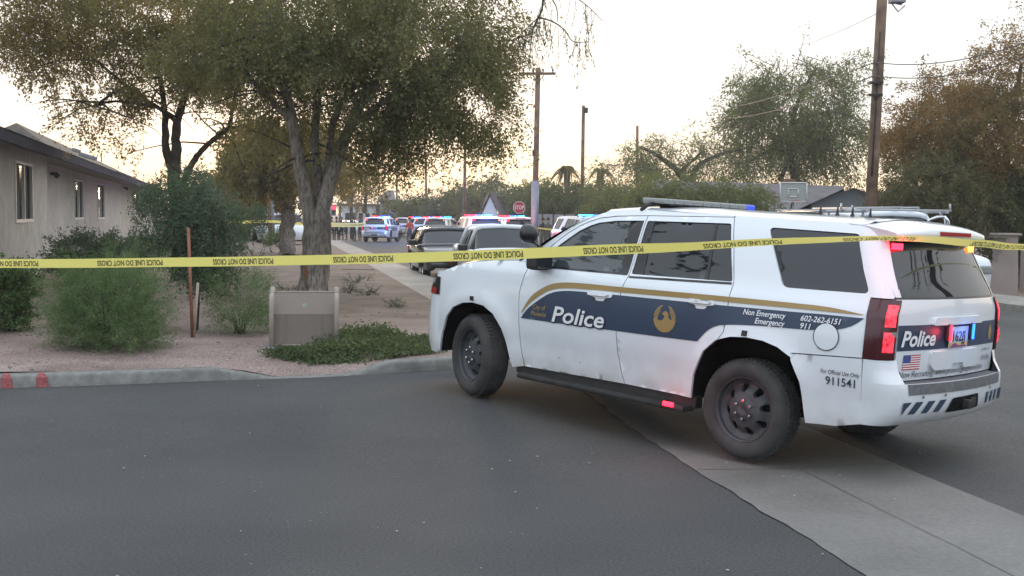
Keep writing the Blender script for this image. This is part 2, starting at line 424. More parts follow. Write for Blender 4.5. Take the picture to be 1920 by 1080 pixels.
def make_tyre_wheel(parent, sg, x, y, steer=0.0, name='wheel'):
    M = Matrix.Rotation(-math.pi / 2 * sg, 4, 'X')      # local z -> outward
    hub = MB()
    Rr_ = .232
    prof = lambda r: .075 - .055 * math.exp(-((r - .19) / .035) ** 2) * 1 + (.02 if r < .075 else 0) - .02 * (r < .03)
    outer = [(Rr_ * math.cos(t), Rr_ * math.sin(t)) for t in np.linspace(0, 2 * math.pi, 49)[:-1]]
    holes = []
    for k in range(8):
        a = 2 * math.pi * k / 8 + .2
        pts = [(.125, -.11), (.180, -.20), (.196, -.02), (.186, .18), (.132, .12)]
        holes.append(roundpoly([(r * math.cos(a + d), r * math.sin(a + d)) for r, d in pts], .02, 2))
    fn = lambda px_, py_: tuple(M @ Vector((px_, py_, prof(math.hypot(px_, py_)) + .01)))
    panel(hub, outer, fn, holes, .03, .03, skirt=lambda a, b: tuple(M @ Vector((a, b, prof(math.hypot(a, b)) - .03))))
    hub.lathe([(.232, .075), (.243, .108), (.239, .113), (.229, .085), (.222, .04), (.21, -.10)], 40, M)
    o = hub.build(name, STEEL, parent, (x, y, .372), (0, 0, steer))
    t = MB()
    t.lathe([(.237, .100), (.252, .118), (.29, .132), (.33, .128), (.352, .112), (.366, .085), (.373, .04), (.374, 0), (.373, -.04), (.366, -.08), (.352, -.105), (.30, -.12), (.226, -.10)], 56, M)
    for k in range(60):
        a = 2 * math.pi * k / 60
        for h in (-.055, 0.0, .055):
            c = M @ Vector((.373 * math.cos(a + h), .373 * math.sin(a + h), h))
            rt = M.to_3x3() @ Matrix.Rotation(a + h, 3, 'Z')
            t.box(c, (.010, .026, .042), rt)
    t.build('tyre', RUBBER, o)
    b = MB()
    for k in range(6):
        a = 2 * math.pi * k / 6 + .5
        c = M @ Vector((.070 * math.cos(a), .070 * math.sin(a), .10)); c2 = M @ Vector((.070 * math.cos(a), .070 * math.sin(a), .122))
        b.tube([c, c2], [.0125, .010], 8)
    b.build('wheel_nuts', CHROME, o)
    MB().lathe([(.0, .02), (.205, .02)], 24, M).build('brake_disc', DARK, o)
    return o

def make_suv(root, lit=False, steer=0.0):
    P = []
    SK = -.022
    # ---------------- side panels
    cut_fd = [(2.27, .37), (2.325, .55), (2.345, .75), (2.355, 1.0), (2.33, 1.14), (2.285, 1.265)]
    cut_ds = [(1.135, .39), (1.17, .47), (1.215, .62), (1.235, .78), (1.233, 1.0), (1.215, 1.15), (1.19, 1.262), (1.18, 1.5), (1.17, 1.752)]
    cut_rd = [(.345, 1.785), (.26, 1.53), (.192, 1.30), (.185, 1.1), (.19, .93), (.235, .868)]
    sh = lambda pts, dx: [(p[0] + dx, p[1]) for p in pts]
    fender = cut_fd_f = sh(cut_fd, .0045) + [(2.42, 1.285), (2.75, 1.262), (3.0, 1.225), (3.2, 1.18), (3.45, 1.10), (3.45, .36)] + [(x, z) for x, z in ARCHF]
    DLOF = [(2.235, 1.258), (2.07, 1.42), (1.96, 1.505), (1.85, 1.585), (1.75, 1.635), (1.66, 1.667), (1.48, 1.695), (1.188, 1.713), (1.203, 1.277), (1.6, 1.262), (1.95, 1.252)]
    DLOR = roundpoly([(1.172, 1.277), (1.156, 1.713), (.352, 1.738), (.207, 1.305)], .02, 3)
    fdoor = sh(cut_fd[::-1], -.0045)[::-1] + [(2.09, 1.455), (1.98, 1.545), (1.86, 1.622), (1.76, 1.668), (1.66, 1.703), (1.48, 1.730)] + sh(cut_ds[::-1], .0045)
    rdoor = sh(cut_ds, -.0045) + [(.35, 1.785)] + sh(cut_rd[1:], .0045) + [(.255, .860), (.365, .762), (.450, .57), (.462, .388)]
    quarter = sh(cut_rd[::-1], -.0045)[::1] + [(.34, 1.80), (-.705, 1.80), (-.735, 1.70), (-.815, 1.50), (-.905, 1.30), (-.922, 1.1), (-.922, .889), (-.385, .853), (-.39, .82)] + ARCHR[::-1][3:8]
    QW = roundpoly([(.015, 1.73), (-.225, 1.305), (-.893, 1.323), (-.80, 1.50), (-.728, 1.728)], .05, 4)
    railp = [(2.42, 1.287), (2.30, 1.272), (2.097, 1.460), (1.985, 1.552), (1.863, 1.629), (1.762, 1.675), (1.66, 1.710), (1.48, 1.737), (1.17, 1.757), (.35, 1.790), (.35, 1.80), (1.14, 1.80), (1.40, 1.79), (1.60, 1.765), (1.84, 1.69), (2.12, 1.50)]
    bumps = [(-.535, .372), (-.475, .655), (-.395, .80), (-.388, .846), (-.922, .882), (-.935, .43), (-.75, .385)]
    for sg in (1, -1):
        fl = sg < 0
        def pan(name, poly, m, holes=(), off=0.0, skirt=True, step=.05):
            mb = MB(); panel(mb, poly, S(off, sg), holes, step, skirt=(lambda x, z: (x, sg * (ys(x, z) + off + SK), z)) if skirt else None, flip=not fl)
            return mb.build(name, m, root)
        pan('front_fender', fender, WHITE)
        fd = pan('front_door', fdoor, WHITE, [DLOF]); rd = pan('rear_door', rdoor, WHITE, [DLOR])
        qp = pan('rear_quarter_panel', quarter, WHITE, [QW]); pan('roof_rail', railp, WHITE, step=.04)
        # glass and pillar trims
        def sub(name, poly, m, par, off, st=.06):
            mb = MB(); panel(mb, poly, S(off, sg), (), st, flip=not fl); return mb.build(name, m, par)
        gl = [(2.245, 1.25), (2.07, 1.43), (1.96, 1.515), (1.85, 1.595), (1.75, 1.645), (1.66, 1.677), (1.48, 1.705), (1.34, 1.712), (1.285, 1.262), (1.6, 1.25), (1.95, 1.24)]
        sub('window_glass', gl, GLASS2, fd, -.014)
        sub('pillar_trim', [(1.335, 1.718), (1.286, 1.255), (1.195, 1.268), (1.18, 1.722)], TRIM, fd, -.009)
        sub('window_glass', [(1.075, 1.27), (1.085, 1.72), (.345, 1.745), (.20, 1.298)], GLASS, rd, -.014)
        sub('pillar_trim', [(1.178, 1.27), (1.163, 1.72), (1.087, 1.72), (1.055, 1.27)], TRIM, rd, -.009)
        sub('window_divider', [(.505, 1.735), (.455, 1.28), (.43, 1.28), (.48, 1.735)], TRIM, rd, -.010)
        sub('quarter_window', [(.03, 1.74), (-.24, 1.295), (-.905, 1.312), (-.81, 1.50), (-.735, 1.74)], GLASS, qp, -.012)
        # black belt moulding
        for par, a, b in ((fd, 2.24, 1.205), (rd, 1.18, .205)):
            m_ = MB(); panel(m_, [(a, 1.246), (a, 1.262), (b, 1.281 if a > 2 else 1.301), (b, 1.265 if a > 2 else 1.284)], S(.004, sg), (), .08, flip=not fl); m_.build('belt_moulding', TRIM, par)
        # door handles
        for par, hx, hz in ((fd, 1.42, 1.07), (rd, .42, 1.115)):
            m_ = MB()
            hp = roundpoly([(hx + .12, hz + .032), (hx - .12, hz + .036), (hx - .12, hz + .004), (hx - .055, hz - .008), (hx - .04, hz - .035), (hx + .04, hz - .037), (hx + .055, hz - .010), (hx + .12, hz)], .012, 3)
            panel(m_, hp, S(.012, sg), (), .03, skirt=S(-.002, sg), flip=not fl)
            gp = roundpoly([(hx + .115, hz + .027), (hx - .085, hz + .029), (hx - .085, hz + .009), (hx + .115, hz + .006)], .009, 3)
            panel(m_, gp, S(.045, sg), (), .03, skirt=S(.02, sg), flip=not fl)
            m_.build('door_handle', WHITE, par)
        # rear bumper flank, fuel flap, side markers
        # decals
        bot = [(2.32, .79), (1.9, .795), (1.22, .81), (.80, .818), (.43, .828)]
        arch = smoothpoly([(.43, .828), (.36, .905), (.29, .955), (.19, .985), (.0, 1.005), (-.2, 1.018), (-.4, 1.026), (-.55, 1.036), (-.70, 1.055), (-.82, 1.095), (-.905, 1.158)], 4)
        top = [(-.905, 1.158), (-.6, 1.152), (-.35, 1.143), (.26, 1.125), (1.24, 1.10)] + smoothpoly([(1.6, 1.090), (1.82, 1.078), (1.99, 1.038), (2.15, .945), (2.25, .87), (2.32, .79)], 4)
        band = bot[:-1] + arch + top[1:-1]
        gtop = smoothpoly([(2.32, .835), (2.20, .995), (2.02, 1.105), (1.85, 1.145), (1.6, 1.160), (1.22, 1.168), (.33, 1.192), (-.35, 1.206), (-.65, 1.205), (-.905, 1.182)], 5)
        gbot = smoothpoly([(-.905, 1.178), (-.65, 1.176), (-.35, 1.170), (.33, 1.152), (1.22, 1.125), (1.6, 1.113), (1.85, 1.097), (2.02, 1.055), (2.20, .945), (2.32, .825)], 5)
        def deco(name, polys, m, lift=.0045, holes=()):
            mb = MB()
            for p_ in polys: panel(mb, p_, S(lift, sg), holes, .05, flip=not fl)
            if name == 'gold_stripe': mb.sm = [False] * len(mb.sm)
            return mb.build(name, m, root)
        deco('blue_band', [band], NAVY); deco('gold_stripe', [gtop + gbot[1:-1]], GOLD, .0060)
        def tx(name, items, m, lift=.012):
            mb = MB()
            for s_, x0, z0, size, shear, bold, wd in items:
                if sg > 0: fn = lambda a, b, x0=x0, z0=z0: S(lift, sg)(x0 - a, z0 + b + a * .018)
                else: fn = lambda a, b, x0=x0, z0=z0, wd=wd: S(lift, sg)(x0 - wd + a, z0 + b)
                text_on(mb, s_, size, fn, shear, bold, wd)
            return mb.build(name, m, root)
        tx('police_shadow', [('Police', 1.955, .800, .188, .22, .050, .605)], LBLACK, .009)
        tx('police_lettering', [('Police', 1.945, .806, .188, .22, .018, .585)], LWHITE)
        tx('city_lettering', [('City of', 2.17, .885, .062, .12, .012, .15), ('Phoenix', 2.19, .828, .062, .12, .012, .185)], GOLD)
        for it_ in (('Non Emergency', .035, 1.082, .058, .2, .014, .355), ('602-262-6151', -.44, 1.090, .056, .2, .014, .305), ('Emergency', -.075, 1.028, .058, .2, .014, .245), ('911', -.445, 1.036, .056, .2, .014, .08)): tx('phone_lettering', [it_], LWHITE, .015)
        tx('unit_number_lettering', [('For Official Use Only', -.625, .745, .042, .08, .004, .29), ('911541', -.665, .670, .082, 0, .008, .22)], LBLACK, .014)
        # round bird emblem in gold: feathers sweeping up around a turned head
        em = MB(); ex, ez, er = .75, .965, .108
        def epan(poly, lift=.007):
            pts = [(ex - a * er * sg * 1.0, ez + b * er) for a, b in poly]; 
            A_ = sum(pts[i-1][0]*pts[i][1]-pts[i][0]*pts[i-1][1] for i in range(len(pts)))
            panel(em, pts, S(lift, sg), (), .012, flip=not fl)
        lower = [(math.cos(t), math.sin(t)) for t in np.linspace(math.pi * 1.02, math.pi * 1.98, 24)]
        epan(lower + [(.82, .2), (.55, -.05), (.35, .10), (.34, .35), (.20, .52), (.02, .56), (-.16, .46), (-.30, .30), (-.14, .28), (-.02, .18), (-.10, -.02), (-.35, -.18), (-.62, -.10), (-.80, .12)])
        for r1, r2, a0, a1 in ((1.0, .90, .03, .42), (.86, .76, .0, .36), (.72, .62, -.02, .30)):
            for s2 in (1, -1):
                pts = [(s2 * r1 * math.cos(t), r1 * math.sin(t)) for t in np.linspace(a0 * math.pi, a1 * math.pi, 10)] + [(s2 * r2 * math.cos(t) , r2 * math.sin(t)) for t in np.linspace((a1 - .03) * math.pi, a0 * math.pi, 9)]
                epan(pts)
        em.build('gold_bird_emblem', GOLD, root)
        # fuel flap ring (left only), side marker
        if sg > 0:
            fr = MB(); cx, cz = -.645, 1.0
            o_ = [(cx + .098 * math.cos(t), cz + .098 * math.sin(t)) for t in np.linspace(0, 2*math.pi, 33)[:-1]]; i_ = [(cx + .0925 * math.cos(t), cz + .0925 * math.sin(t)) for t in np.linspace(0, 2*math.pi, 33)[:-1]]
            panel(fr, o_, S(.0085, sg), [i_], .02, flip=not fl); fr.build('fuel_flap', DARK, root)
            wp = MB(); panel(wp, i_, S(.0080, sg), (), .05, flip=not fl); wp.build('fuel_flap_cover', WHITE, root)
            sc = MB()   # scuffs and chips low on the flank
            for k in range(34):
                cx_ = -.80 + rnd.gauss(0, .035); cz_ = .475 + rnd.gauss(0, .03); r0_ = rnd.uniform(.002, .007)
                panel(sc, [(cx_ + r0_ * rnd.uniform(.5, 1.6) * math.cos(t), cz_ + r0_ * rnd.uniform(.6, 2.2) * math.sin(t)) for t in np.linspace(0, 2*math.pi, 8)[:-1]], S(.002, sg), (), .02, flip=not fl)
            for k in range(26):
                cx_ = rnd.uniform(-.58, -.46); cz_ = rnd.uniform(.42, .78); r0_ = rnd.uniform(.002, .005)
                panel(sc, [(cx_ + r0_ * math.cos(t), cz_ + r0_ * 1.5 * math.sin(t)) for t in np.linspace(0, 2*math.pi, 7)[:-1]], S(.002, sg), (), .02, flip=not fl)
            for cx_, cz_ in ((1.86, .50), (1.62, .495)):
                panel(sc, [(cx_ + .006 * math.cos(t), cz_ + .005 * math.sin(t)) for t in np.linspace(0, 2*math.pi, 7)[:-1]], S(.002, sg), (), .02, flip=not fl)
            sc.build('paint_chips', PLAST, root)
        for mx0, mz0 in ((2.93, .90), (.0, .945)):
            m_ = MB(); panel(m_, [(mx0 - .022, mz0 - .020), (mx0 + .022, mz0 - .020), (mx0 + .022, mz0 + .020), (mx0 - .022, mz0 + .020)], S(.008, sg), (), .03, skirt=S(0, sg), flip=not fl); m_.build('side_marker', PLAST, root)
        # rear bumper flank
        # rocker and running board
        m_ = MB(); m_.box((1.42, sg * .90, .345), (1.95, .10, .10), bev=.02); m_.build('rocker', PLAST, root)
        m_ = MB()
        m_.box((1.38, sg * .985, .295), (1.80, .15, .05), bev=.02)
        for bx in (.7, 1.4, 2.1): m_.box((bx, sg * .86, .30), (.06, .2, .04), bev=.008)
        m_.build('running_board', PLAST, root)
        # wheel wells
        for cx, arc, nm in ((2.93, ARCHF, 'front'), (-.03, ARCHR, 'rear')):
            m_ = MB()
            ap = [(x, z) for x, z in smoothpoly(arc, 3)]
            ap = [(cx + (x - cx) * 1.02, z + .012) for x, z in ap]
            n_ = len(ap)
            vs = [(x, sg * (ys(min(max(x, -.9), 3.4), z) - .012), z) for x, z in ap] + [(x, sg * .55, z) for x, z in ap]
            m_.add(vs, [(i, i + 1, n_ + i + 1, n_ + i) for i in range(n_ - 1)])
            m_.add([(x, sg * .56, z) for x, z in ap], [tuple(range(n_))])
            m_.build('wheel_arch_liner', DARK, root)
        # D pillar corner, tail lamp
        m_ = MB(); m_.grid(lambda u, v: rwrap(-.09 + u * .95, 1.302 + v * .498, sg, -.003), 12, 10, flip=(sg > 0)); m_.build('rear_pillar', WHITE, root)
        tl = MB()
        def tlf(u, v, off=.012):
            z = .889 + v * .406; return rwrap(u * .90, z, sg, off)
        tl.grid(tlf, 12, 12, flip=(sg > 0))
        edge = [tlf(i/12, 0) for i in range(13)] + [tlf(1, j/12) for j in range(1, 13)] + [tlf(1-i/12, 1) for i in range(1, 13)] + [tlf(0, 1-j/12) for j in range(1, 12)]
        edgi = [tlf(i/12, 0, -.02) for i in range(13)] + [tlf(1, j/12, -.02) for j in range(1, 13)] + [tlf(1-i/12, 1, -.02) for i in range(1, 13)] + [tlf(0, 1-j/12, -.02) for j in range(1, 12)]
        ne = len(edge); tl.add(edge + edgi, [(i, (i+1) % ne, ne + (i+1) % ne, ne + i) for i in range(ne)])
        t_o = tl.build('tail_lamp', TAILD, root)
        for v0, v1, nm in ((.55, .92, 'upper'), (.12, .46, 'lower')):
            lm = MB(); lm.grid(lambda u, v: rwrap(.50 + u * .32, .889 + (v0 + v * (v1 - v0)) * .406, sg, .016 + .006 * math.sin(math.pi * u) * math.sin(math.pi * v)), 6, 8, flip=(sg > 0)); lm.build('lamp_lens', E_REDS, t_o)
        rf = MB(); rf.grid(lambda u, v: rwrap(.70 + u * .19, 1.045 + v * .035, sg, .017), 3, 2, flip=(sg > 0)); rf.build('reverse_lens', LENSC, t_o)
        # mirror
        mi_ = MB(); mi_.box((2.06, sg * 1.09, 1.315), (.13, .22, .165), bev=.04); mi_.box((2.14, sg * .985, 1.262), (.12, .12, .05), bev=.02)
        mo = mi_.build('side_mirror', PLAST, root)
        MB().box((1.993, sg * 1.09, 1.315), (.006, .18, .13), bev=.002).build('mirror_glass', GLASS, mo)
        # spotlight by the A pillar
        sp = MB(); c = Vector((2.30, sg * .99, 1.53)); d = Vector((.9, sg * .15, .0)).normalized()
        q = d.to_track_quat('Z', 'Y').to_matrix().to_4x4(); q.translation = c
        sp.lathe([(.0, -.085), (.035, -.080), (.065, -.055), (.082, -.01), (.085, .02), (.078, .045), (.0, .046)], 24, q)
        sp.tube([(2.16, sg * .93, 1.40), (2.24, sg * .97, 1.45), c - Vector((0, 0, .06))], .013, 8)
        sp.build('spotlight', TRIM, root)
        # front wheels and rear wheels
        make_tyre_wheel(root, sg, 2.946, sg * .865, steer); make_tyre_wheel(root, sg, 0, sg * .865, 0)
        # head lamp
        hl = MB(); hl.grid(lambda u, v: fwrap(u * .75, .88 + v * .17, sg, .006), 10, 4, flip=(sg < 0)); ho = hl.build('head_lamp', TRIM, root)
        h2 = MB(); h2.grid(lambda u, v: fwrap(.08 + u * .60, .985 + v * .05, sg, .010), 8, 3, flip=(sg < 0)); h2.build('lamp_glass', LENSC, ho)
        h3 = MB(); h3.grid(lambda u, v: fwrap(.04 + u * .30, .885 + v * .06, sg, .010), 6, 3, flip=(sg < 0)); h3.build('marker_lens', TAILR, ho)
    # ---------------- rear bumper (flanks + wrap)
    rb = MB()
    for sg in (1, -1):
        panel(rb, bumps, lambda x, z, sg=sg: (x, sg * (ys(x, z) + .006), z), (), .05, skirt=lambda x, z, sg=sg: (x, sg * (ys(x, z) - .02), z), flip=sg > 0)
    def bw(u, z, ins=0.0):
        """rear bumper wrap, u -1..1 across"""
        sgn = 1 if u >= 0 else -1; a = abs(u)
        Xb = float(np.interp(z, [.40, .46, .52, .62, .72, .80, .885], [-1.12, -1.19, -1.225, -1.235, -1.225, -1.17, -1.15])) + ins
        W0 = ys(-.93, z) + .006
        xs_ = -.93
        ac = .62
        if a < ac: y = (W0 - .20) * a / ac; x = Xb + .075 * (a / ac) ** 2
        else:
            th = (a - ac) / (1 - ac) * math.pi / 2; y = W0 - .20 + .20 * math.sin(th); x = xs_ + (Xb + .075 - xs_) * math.cos(th)
        return (x, sgn * y, z)
    zb = [.43, .46, .52, .58, .64, .70, .726]
    rb.grid(lambda u, v: bw(-1 + 2 * u, float(np.interp(v, np.linspace(0, 1, 7), zb))), 60, 6, flip=False)
    for sgn in (1, -1):
        rb.grid(lambda u, v: bw(sgn * (1 - u * .375), .726 + v * (.883 - .726)), 14, 6, flip=sgn > 0)
    bo = rb.build('rear_bumper', WHITE, root)
    sp = MB()
    sp.grid(lambda u, v: (lambda p: (p[0] - .006, p[1], p[2]))(bw((-.60 + 1.2 * u), .650 + v * .072)), 30, 3)
    sp.grid(lambda u, v: (lambda p, q_: (p[0] + (q_ - p[0]) * v, p[1], p[2] + .004 * v))((lambda r_: (r_[0] - .006, r_[1], r_[2]))(bw((-.60 + 1.2 * u), .722)), -1.06), 30, 2)
    sp.build('step_pad', PAD, bo)
    ch = MB()
    def bp(y, z):
        W0 = ys(-.93, z) + .006; a = min(.62, abs(y) / (W0 - .20) * .62); p = bw(math.copysign(a, y), z); return (p[0] - .004, y, z)
    for k in range(4):
        ch = MB(); y0 = .80 - .145 * k; panel(ch, [(y0, .600), (y0 - .085, .600), (y0 + (.0 if k else .0) - .005, .515), (y0 + .07, .515)] if k else [(.80, .600), (.70, .600), (.78, .53), (.80, .515)], bp, (), .04, flip=True); ch.build('chevron_stripe', NAVY, bo)
    for k in range(4):
        ch = MB(); y0 = -.42 - .11 * k; panel(ch, [(y0, .600), (y0 - .06, .600), (y0 - .065, .515), (y0 - .01, .515)], bp, (), .04, flip=True); ch.build('chevron_stripe', NAVY, bo)
    ht = MB(); panel(ht, roundpoly([(.20, .605), (-.22, .612), (-.27, .50), (.27, .50)], .015, 2), lambda y, z: (bp(y, z)[0] - .004, y, z), (), .05, flip=True); hto = ht.build('hitch_recess', DARK, bo)
    MB().box((-1.235, 0.0, .55), (.10, .065, .065), bev=.01).box((-1.252, -.10, .555), (.012, .08, .07), bev=.004).build('tow_hitch', PLAST, hto)
    ds = MB()
    for y_ in (.58, .30, -.50): ds.add([bp(y_ + .014 * math.cos(t), .632 + .010 * math.sin(t)) for t in np.linspace(0, 2 * math.pi, 9)[:-1]], [tuple(range(8))])
    ds.build('parking_sensors', PAD, bo)
    # ---------------- tailgate
    tg = MB(); YG = .795
    tgo = [(-YG, .735), (YG, .735), (YG, 1.298), (-YG, 1.298)]
    panel(tg, tgo, RC(.0), (), .06, skirt=RC(-.03), flip=True)
    tgm = tg.build('tailgate', WHITE, root)
    m_ = MB(); panel(m_, [(-YG, .945), (YG, .945), (YG, 1.122), (-YG, 1.122)], RC(.003), (), .06, flip=True); m_.build('blue_band', NAVY, tgm)
    m_ = MB(); panel(m_, roundpoly([(.40, 1.118), (.37, 1.172), (-.37, 1.172), (-.40, 1.118)], .02, 3), RC(.030), (), .05, skirt=RC(-.005), flip=True); m_.build('plate_garnish', WHITE, tgm)
    m_ = MB(); panel(m_, roundpoly([(.38, .928), (.38, .83), (.33, .795), (.07, .795), (.06, .835), (-.12, .835), (-.13, .795), (-.33, .795), (-.38, .83), (-.38, .928)], .02, 3), RC(.024), (), .05, skirt=RC(-.005), flip=True); m_.build('tailgate_handle', WHITE, tgm)
    pl = MB(); pl.box((rear_y(0, 1.02) - .018, 0, 1.025), (.008, .305, .152), bev=.003); po = pl.build('licence_plate', PLATEM, tgm)
    xp = rear_y(0, 1.02) - .0232
    m_ = MB(); m_.add([(xp, .148, .952), (xp, -.148, .952), (xp, -.148, .985), (xp, .148, .985)], [(0, 3, 2, 1)]); m_.build('plate_band', PLATEO, po)
    m_ = MB(); m_.add([(xp - .0006, .148, .952), (xp - .0006, -.148, .952), (xp - .0006, -.10, .968), (xp - .0006, 0, .964), (xp - .0006, .06, .985), (xp - .0006, .10, .975)], [(0, 5, 4, 3, 2, 1)]); m_.build('plate_picture', PLATEP, po)
    m_ = MB(); text_on(m_, '162JJ', .105, lambda a, b: (xp - .001, .10 - a, .995 + b), 0, .02, .20); m_.build('plate_number', LBLACK, po)
    for y_, e1, nm in ((.185, E_RED, 0), (-.19, E_BLUE, 1)):
        lb = MB(); lb.box((rear_y(y_, 1.06) - .028, y_, 1.06), (.03, .045, .125), bev=.012); lo = lb.build('warning_lamp', PLAST, tgm)
        MB().box((rear_y(y_, 1.06) - .046, y_, 1.06), (.008, .030, .11), bev=.003).build('lamp_lens', e1, lo)
    m_ = MB(); rt = lambda y0, z0, off=.012: (lambda a, b: RC(off)(y0 - a, z0 + b))
    text_on(m_, 'Police', .150, rt(.765, .978), .25, .028, .43); m_.build('police_lettering', LWHITE, tgm)
    m_ = MB(); text_on(m_, 'Now Recruiting: www.phoenix.gov/police/jobs', .060, rt(.76, .760, .012), .2, .002, 1.30)
    text_on(m_, 'For Official Use', .030, rt(-.50, .895, .008), 0, 0, .20); text_on(m_, '911541', .058, rt(-.52, .82, .008), 0, .005, .17); m_.build('web_lettering', LBLACK, tgm)
    m_ = MB(); m_.add([RC(.005)(-.66 + .038 * math.cos(t), 1.03 + .055 * math.sin(t)) for t in np.linspace(0, 2*math.pi, 17)[:-1]], [tuple(range(16))[::-1]]); m_.build('gold_badge', GOLD, tgm)
    fg = MB(); F0, F1, Z0, Z1 = .71, .50, .81, .915; RW_ = RC(.004)
    for k in range(13):
        za = Z1 - (Z1 - Z0) * k / 13; zb_ = Z1 - (Z1 - Z0) * (k + 1) / 13
        ya = F0 - (F0 - F1) * .42 if k < 7 else F0
        fg.add([RW_(ya, za), RW_(F1, za), RW_(F1, zb_), RW_(ya, zb_)], [(0, 1, 2, 3)], 0 if k % 2 == 0 else 1)
    zc = Z1 - (Z1 - Z0) * 7 / 13
    fg.add([RW_(F0, Z1), RW_(F0 - (F0 - F1) * .42, Z1), RW_(F0 - (F0 - F1) * .42, zc), RW_(F0, zc)], [(0, 1, 2, 3)], 2)
    fg.build('flag_sticker', [FLAGR, LWHITE, FLAGB], tgm)
    # rear glass
    rg = MB()
    rgf = lambda off: (lambda u, v: (lambda z: (rear_y((1 - 2 * u) * (.815 - .10 * v), z, off), (1 - 2 * u) * (.815 - .10 * v), z))(1.300 + v * .40))
    rg.grid(rgf(-.006), 24, 10, flip=False); rgo = rg.build('rear_window', GLASS, root)
    m_ = MB(); m_.grid(lambda u, v: rgf(.0)(.0 + u, v * .035), 24, 1); m_.build('window_seal', TRIM, rgo)
    m_ = MB(); m_.add([RC(-.0)(.80, 1.312), RC(.0)(.745, 1.312), RC(.0)(.745, 1.365), RC(.0)(.80, 1.365)], [(0, 1, 2, 3)]); m_.build('window_sticker', LWHITE, rgo)
    for y_, e1 in ((.60, E_RED), (-.60, E_AMB)):
        lb = MB(); xx = rear_y(y_, 1.655); lb.box((xx - .012, y_, 1.655), (.03, .12 if y_ > 0 else .05, .045), bev=.006); lb.build('warning_lamp', e1, rgo)
    # spoiler
    spo = MB()
    def spf(u, v):
        a = (1 - 2 * u); e_ = 1 - abs(a) ** 6
        prof_ = [(-.70, 1.853), (-.84, 1.843), (-.98, 1.822), (-1.05, 1.793), (-1.058, 1.755), (-1.035, 1.712), (-.94, 1.695)]
        i = v * 6; k = min(5, int(i)); t = i - k; x = prof_[k][0] * (1 - t) + prof_[k + 1][0] * t; z = prof_[k][1] * (1 - t) + prof_[k + 1][1] * t
        zt = z - .055 * abs(a) ** 2.4 * max(0, min(1, (z - 1.70) / .12)); xt = x + .09 * abs(a) ** 4
        return (xt, a * (.748 - .035 * min(1, v * 1.4)), zt)
    spo.grid(spf, 30, 12, flip=False)
    for sg in (1, -1):
        pts = [spf(0 if sg > 0 else 1, v / 12) for v in range(13)]; spo.add(pts, [tuple(range(13)) if sg > 0 else tuple(range(12, -1, -1))])
    so = spo.build('spoiler', WHITE, root)
    m_ = MB(); m_.box((-1.058, 0, 1.763), (.012, .50, .032), bev=.005); m_.build('brake_lamp', TAILR, so)
    # ---------------- roof
    ze = hermite([-.72, -.3, .34, 1.14, 1.40, 1.60], [1.80, 1.80, 1.80, 1.80, 1.79, 1.765])
    def roof(u, v):
        x = -.74 + v * 2.36; a = 1 - 2 * u; zz = float(ze(x)); W0 = ys(x, zz)
        xx = x + .12 * (1 - a * a) * max(0, (v - .7) / .3) - .1 * max(0, .05 - v) * 10 * (1 - a * a)
        return (xx, a * W0, zz + .050 * (1 - abs(a) ** 2.4) + .008 * math.exp(-((abs(a) - .88) / .03) ** 2))
    rf = MB(); rf.grid(roof, 32, 30, flip=True); rfo = rf.build('roof', WHITE, root)
    ws = MB()
    def wsf(u, v):
        a = 1 - 2 * u
        top = Vector(roof(u, 1.0)); zb_ = 1.285; botv = Vector((2.44 + .34 * (1 - a * a), a * .955, 1.285 - .02 * (1 - a * a)))
        p = botv.lerp(top, v); p.z += .05 * math.sin(math.pi * v); return tuple(p)
    ws.grid(wsf, 24, 14, flip=True); ws.build('windshield', GLASS2, root)
    hd = MB()
    zh = hermite([2.42, 2.75, 3.0, 3.2, 3.45, 3.62, 3.80], [1.287, 1.264, 1.227, 1.182, 1.102, 1.03, .93])
    def hood(u, v):
        a = 1 - 2 * u; x = 2.42 + v * 1.30; xx = x + .14 * (1 - a * a) * v + .30 * (1 - a * a) * (1 - v); W0 = ys(min(x, 3.45), min(float(zh(x)), 1.285)) * (1 if x < 3.45 else 1 - .5 * ((x - 3.45) / .45) ** 2)
        return (xx, a * W0, float(zh(x)) + .045 * (1 - a ** 4) * (1 - .3 * v) + .016 * math.exp(-((abs(a) - .55) / .06) ** 2))
    hd.grid(hood, 40, 24, flip=True); hd.build('hood', WHITE, root)
    # ---------------- front
    fb = MB()
    for sg in (1, -1): fb.grid(lambda u, v: fwrap(u, .33 + v * .77, sg), 22, 14, flip=(sg < 0))
    fbo = fb.build('front_bumper', WHITE, root)
    gr = MB(); gr.grid(lambda u, v: (fxc((1 - 2 * u) * .52, .66 + v * .30) + .012, (1 - 2 * u) * .52, .66 + v * .30), 12, 4, flip=True); gr.build('grille', PLAST, fbo)
    MB().box((3.90, 0, .56), (.05, .9, .34), bev=.02).box((3.92, .28, .72), (.07, .06, .55), bev=.02).box((3.92, -.28, .72), (.07, .06, .55), bev=.02).build('push_bar', TRIM, fbo)
    # ---------------- underside and inner shell
    m_ = MB(); m_.box((1.55, 0, .42), (4.2, 1.3, .16)); m_.box((1.35, 0, .60), (1.75, 1.86, .42)); m_.box((-.85, 0, .72), (.42, 1.70, .4)); m_.box((3.4, 0, .66), (.28, 1.3, .5)); m_.build('underbody', DARK, root)  # dark underbody boxes, also put in to block light from below
    m_ = MB(); m_.box((-.2, 0, 1.02), (1.5, 1.84, .46)); m_.box((1.0, 0, 1.0), (2.9, 1.84, .42)); m_.box((3.0, 0, .99), (.9, 1.5, .28)); m_.box((.25, 0, 1.45), (1.9, 1.3, .5)); m_.build('gap_shade_shell', DARK, root)  # dark boxes behind the panels stand in for shade in the gaps
    # ---------------- roof light bar
    lb = MB(); LX = 1.22
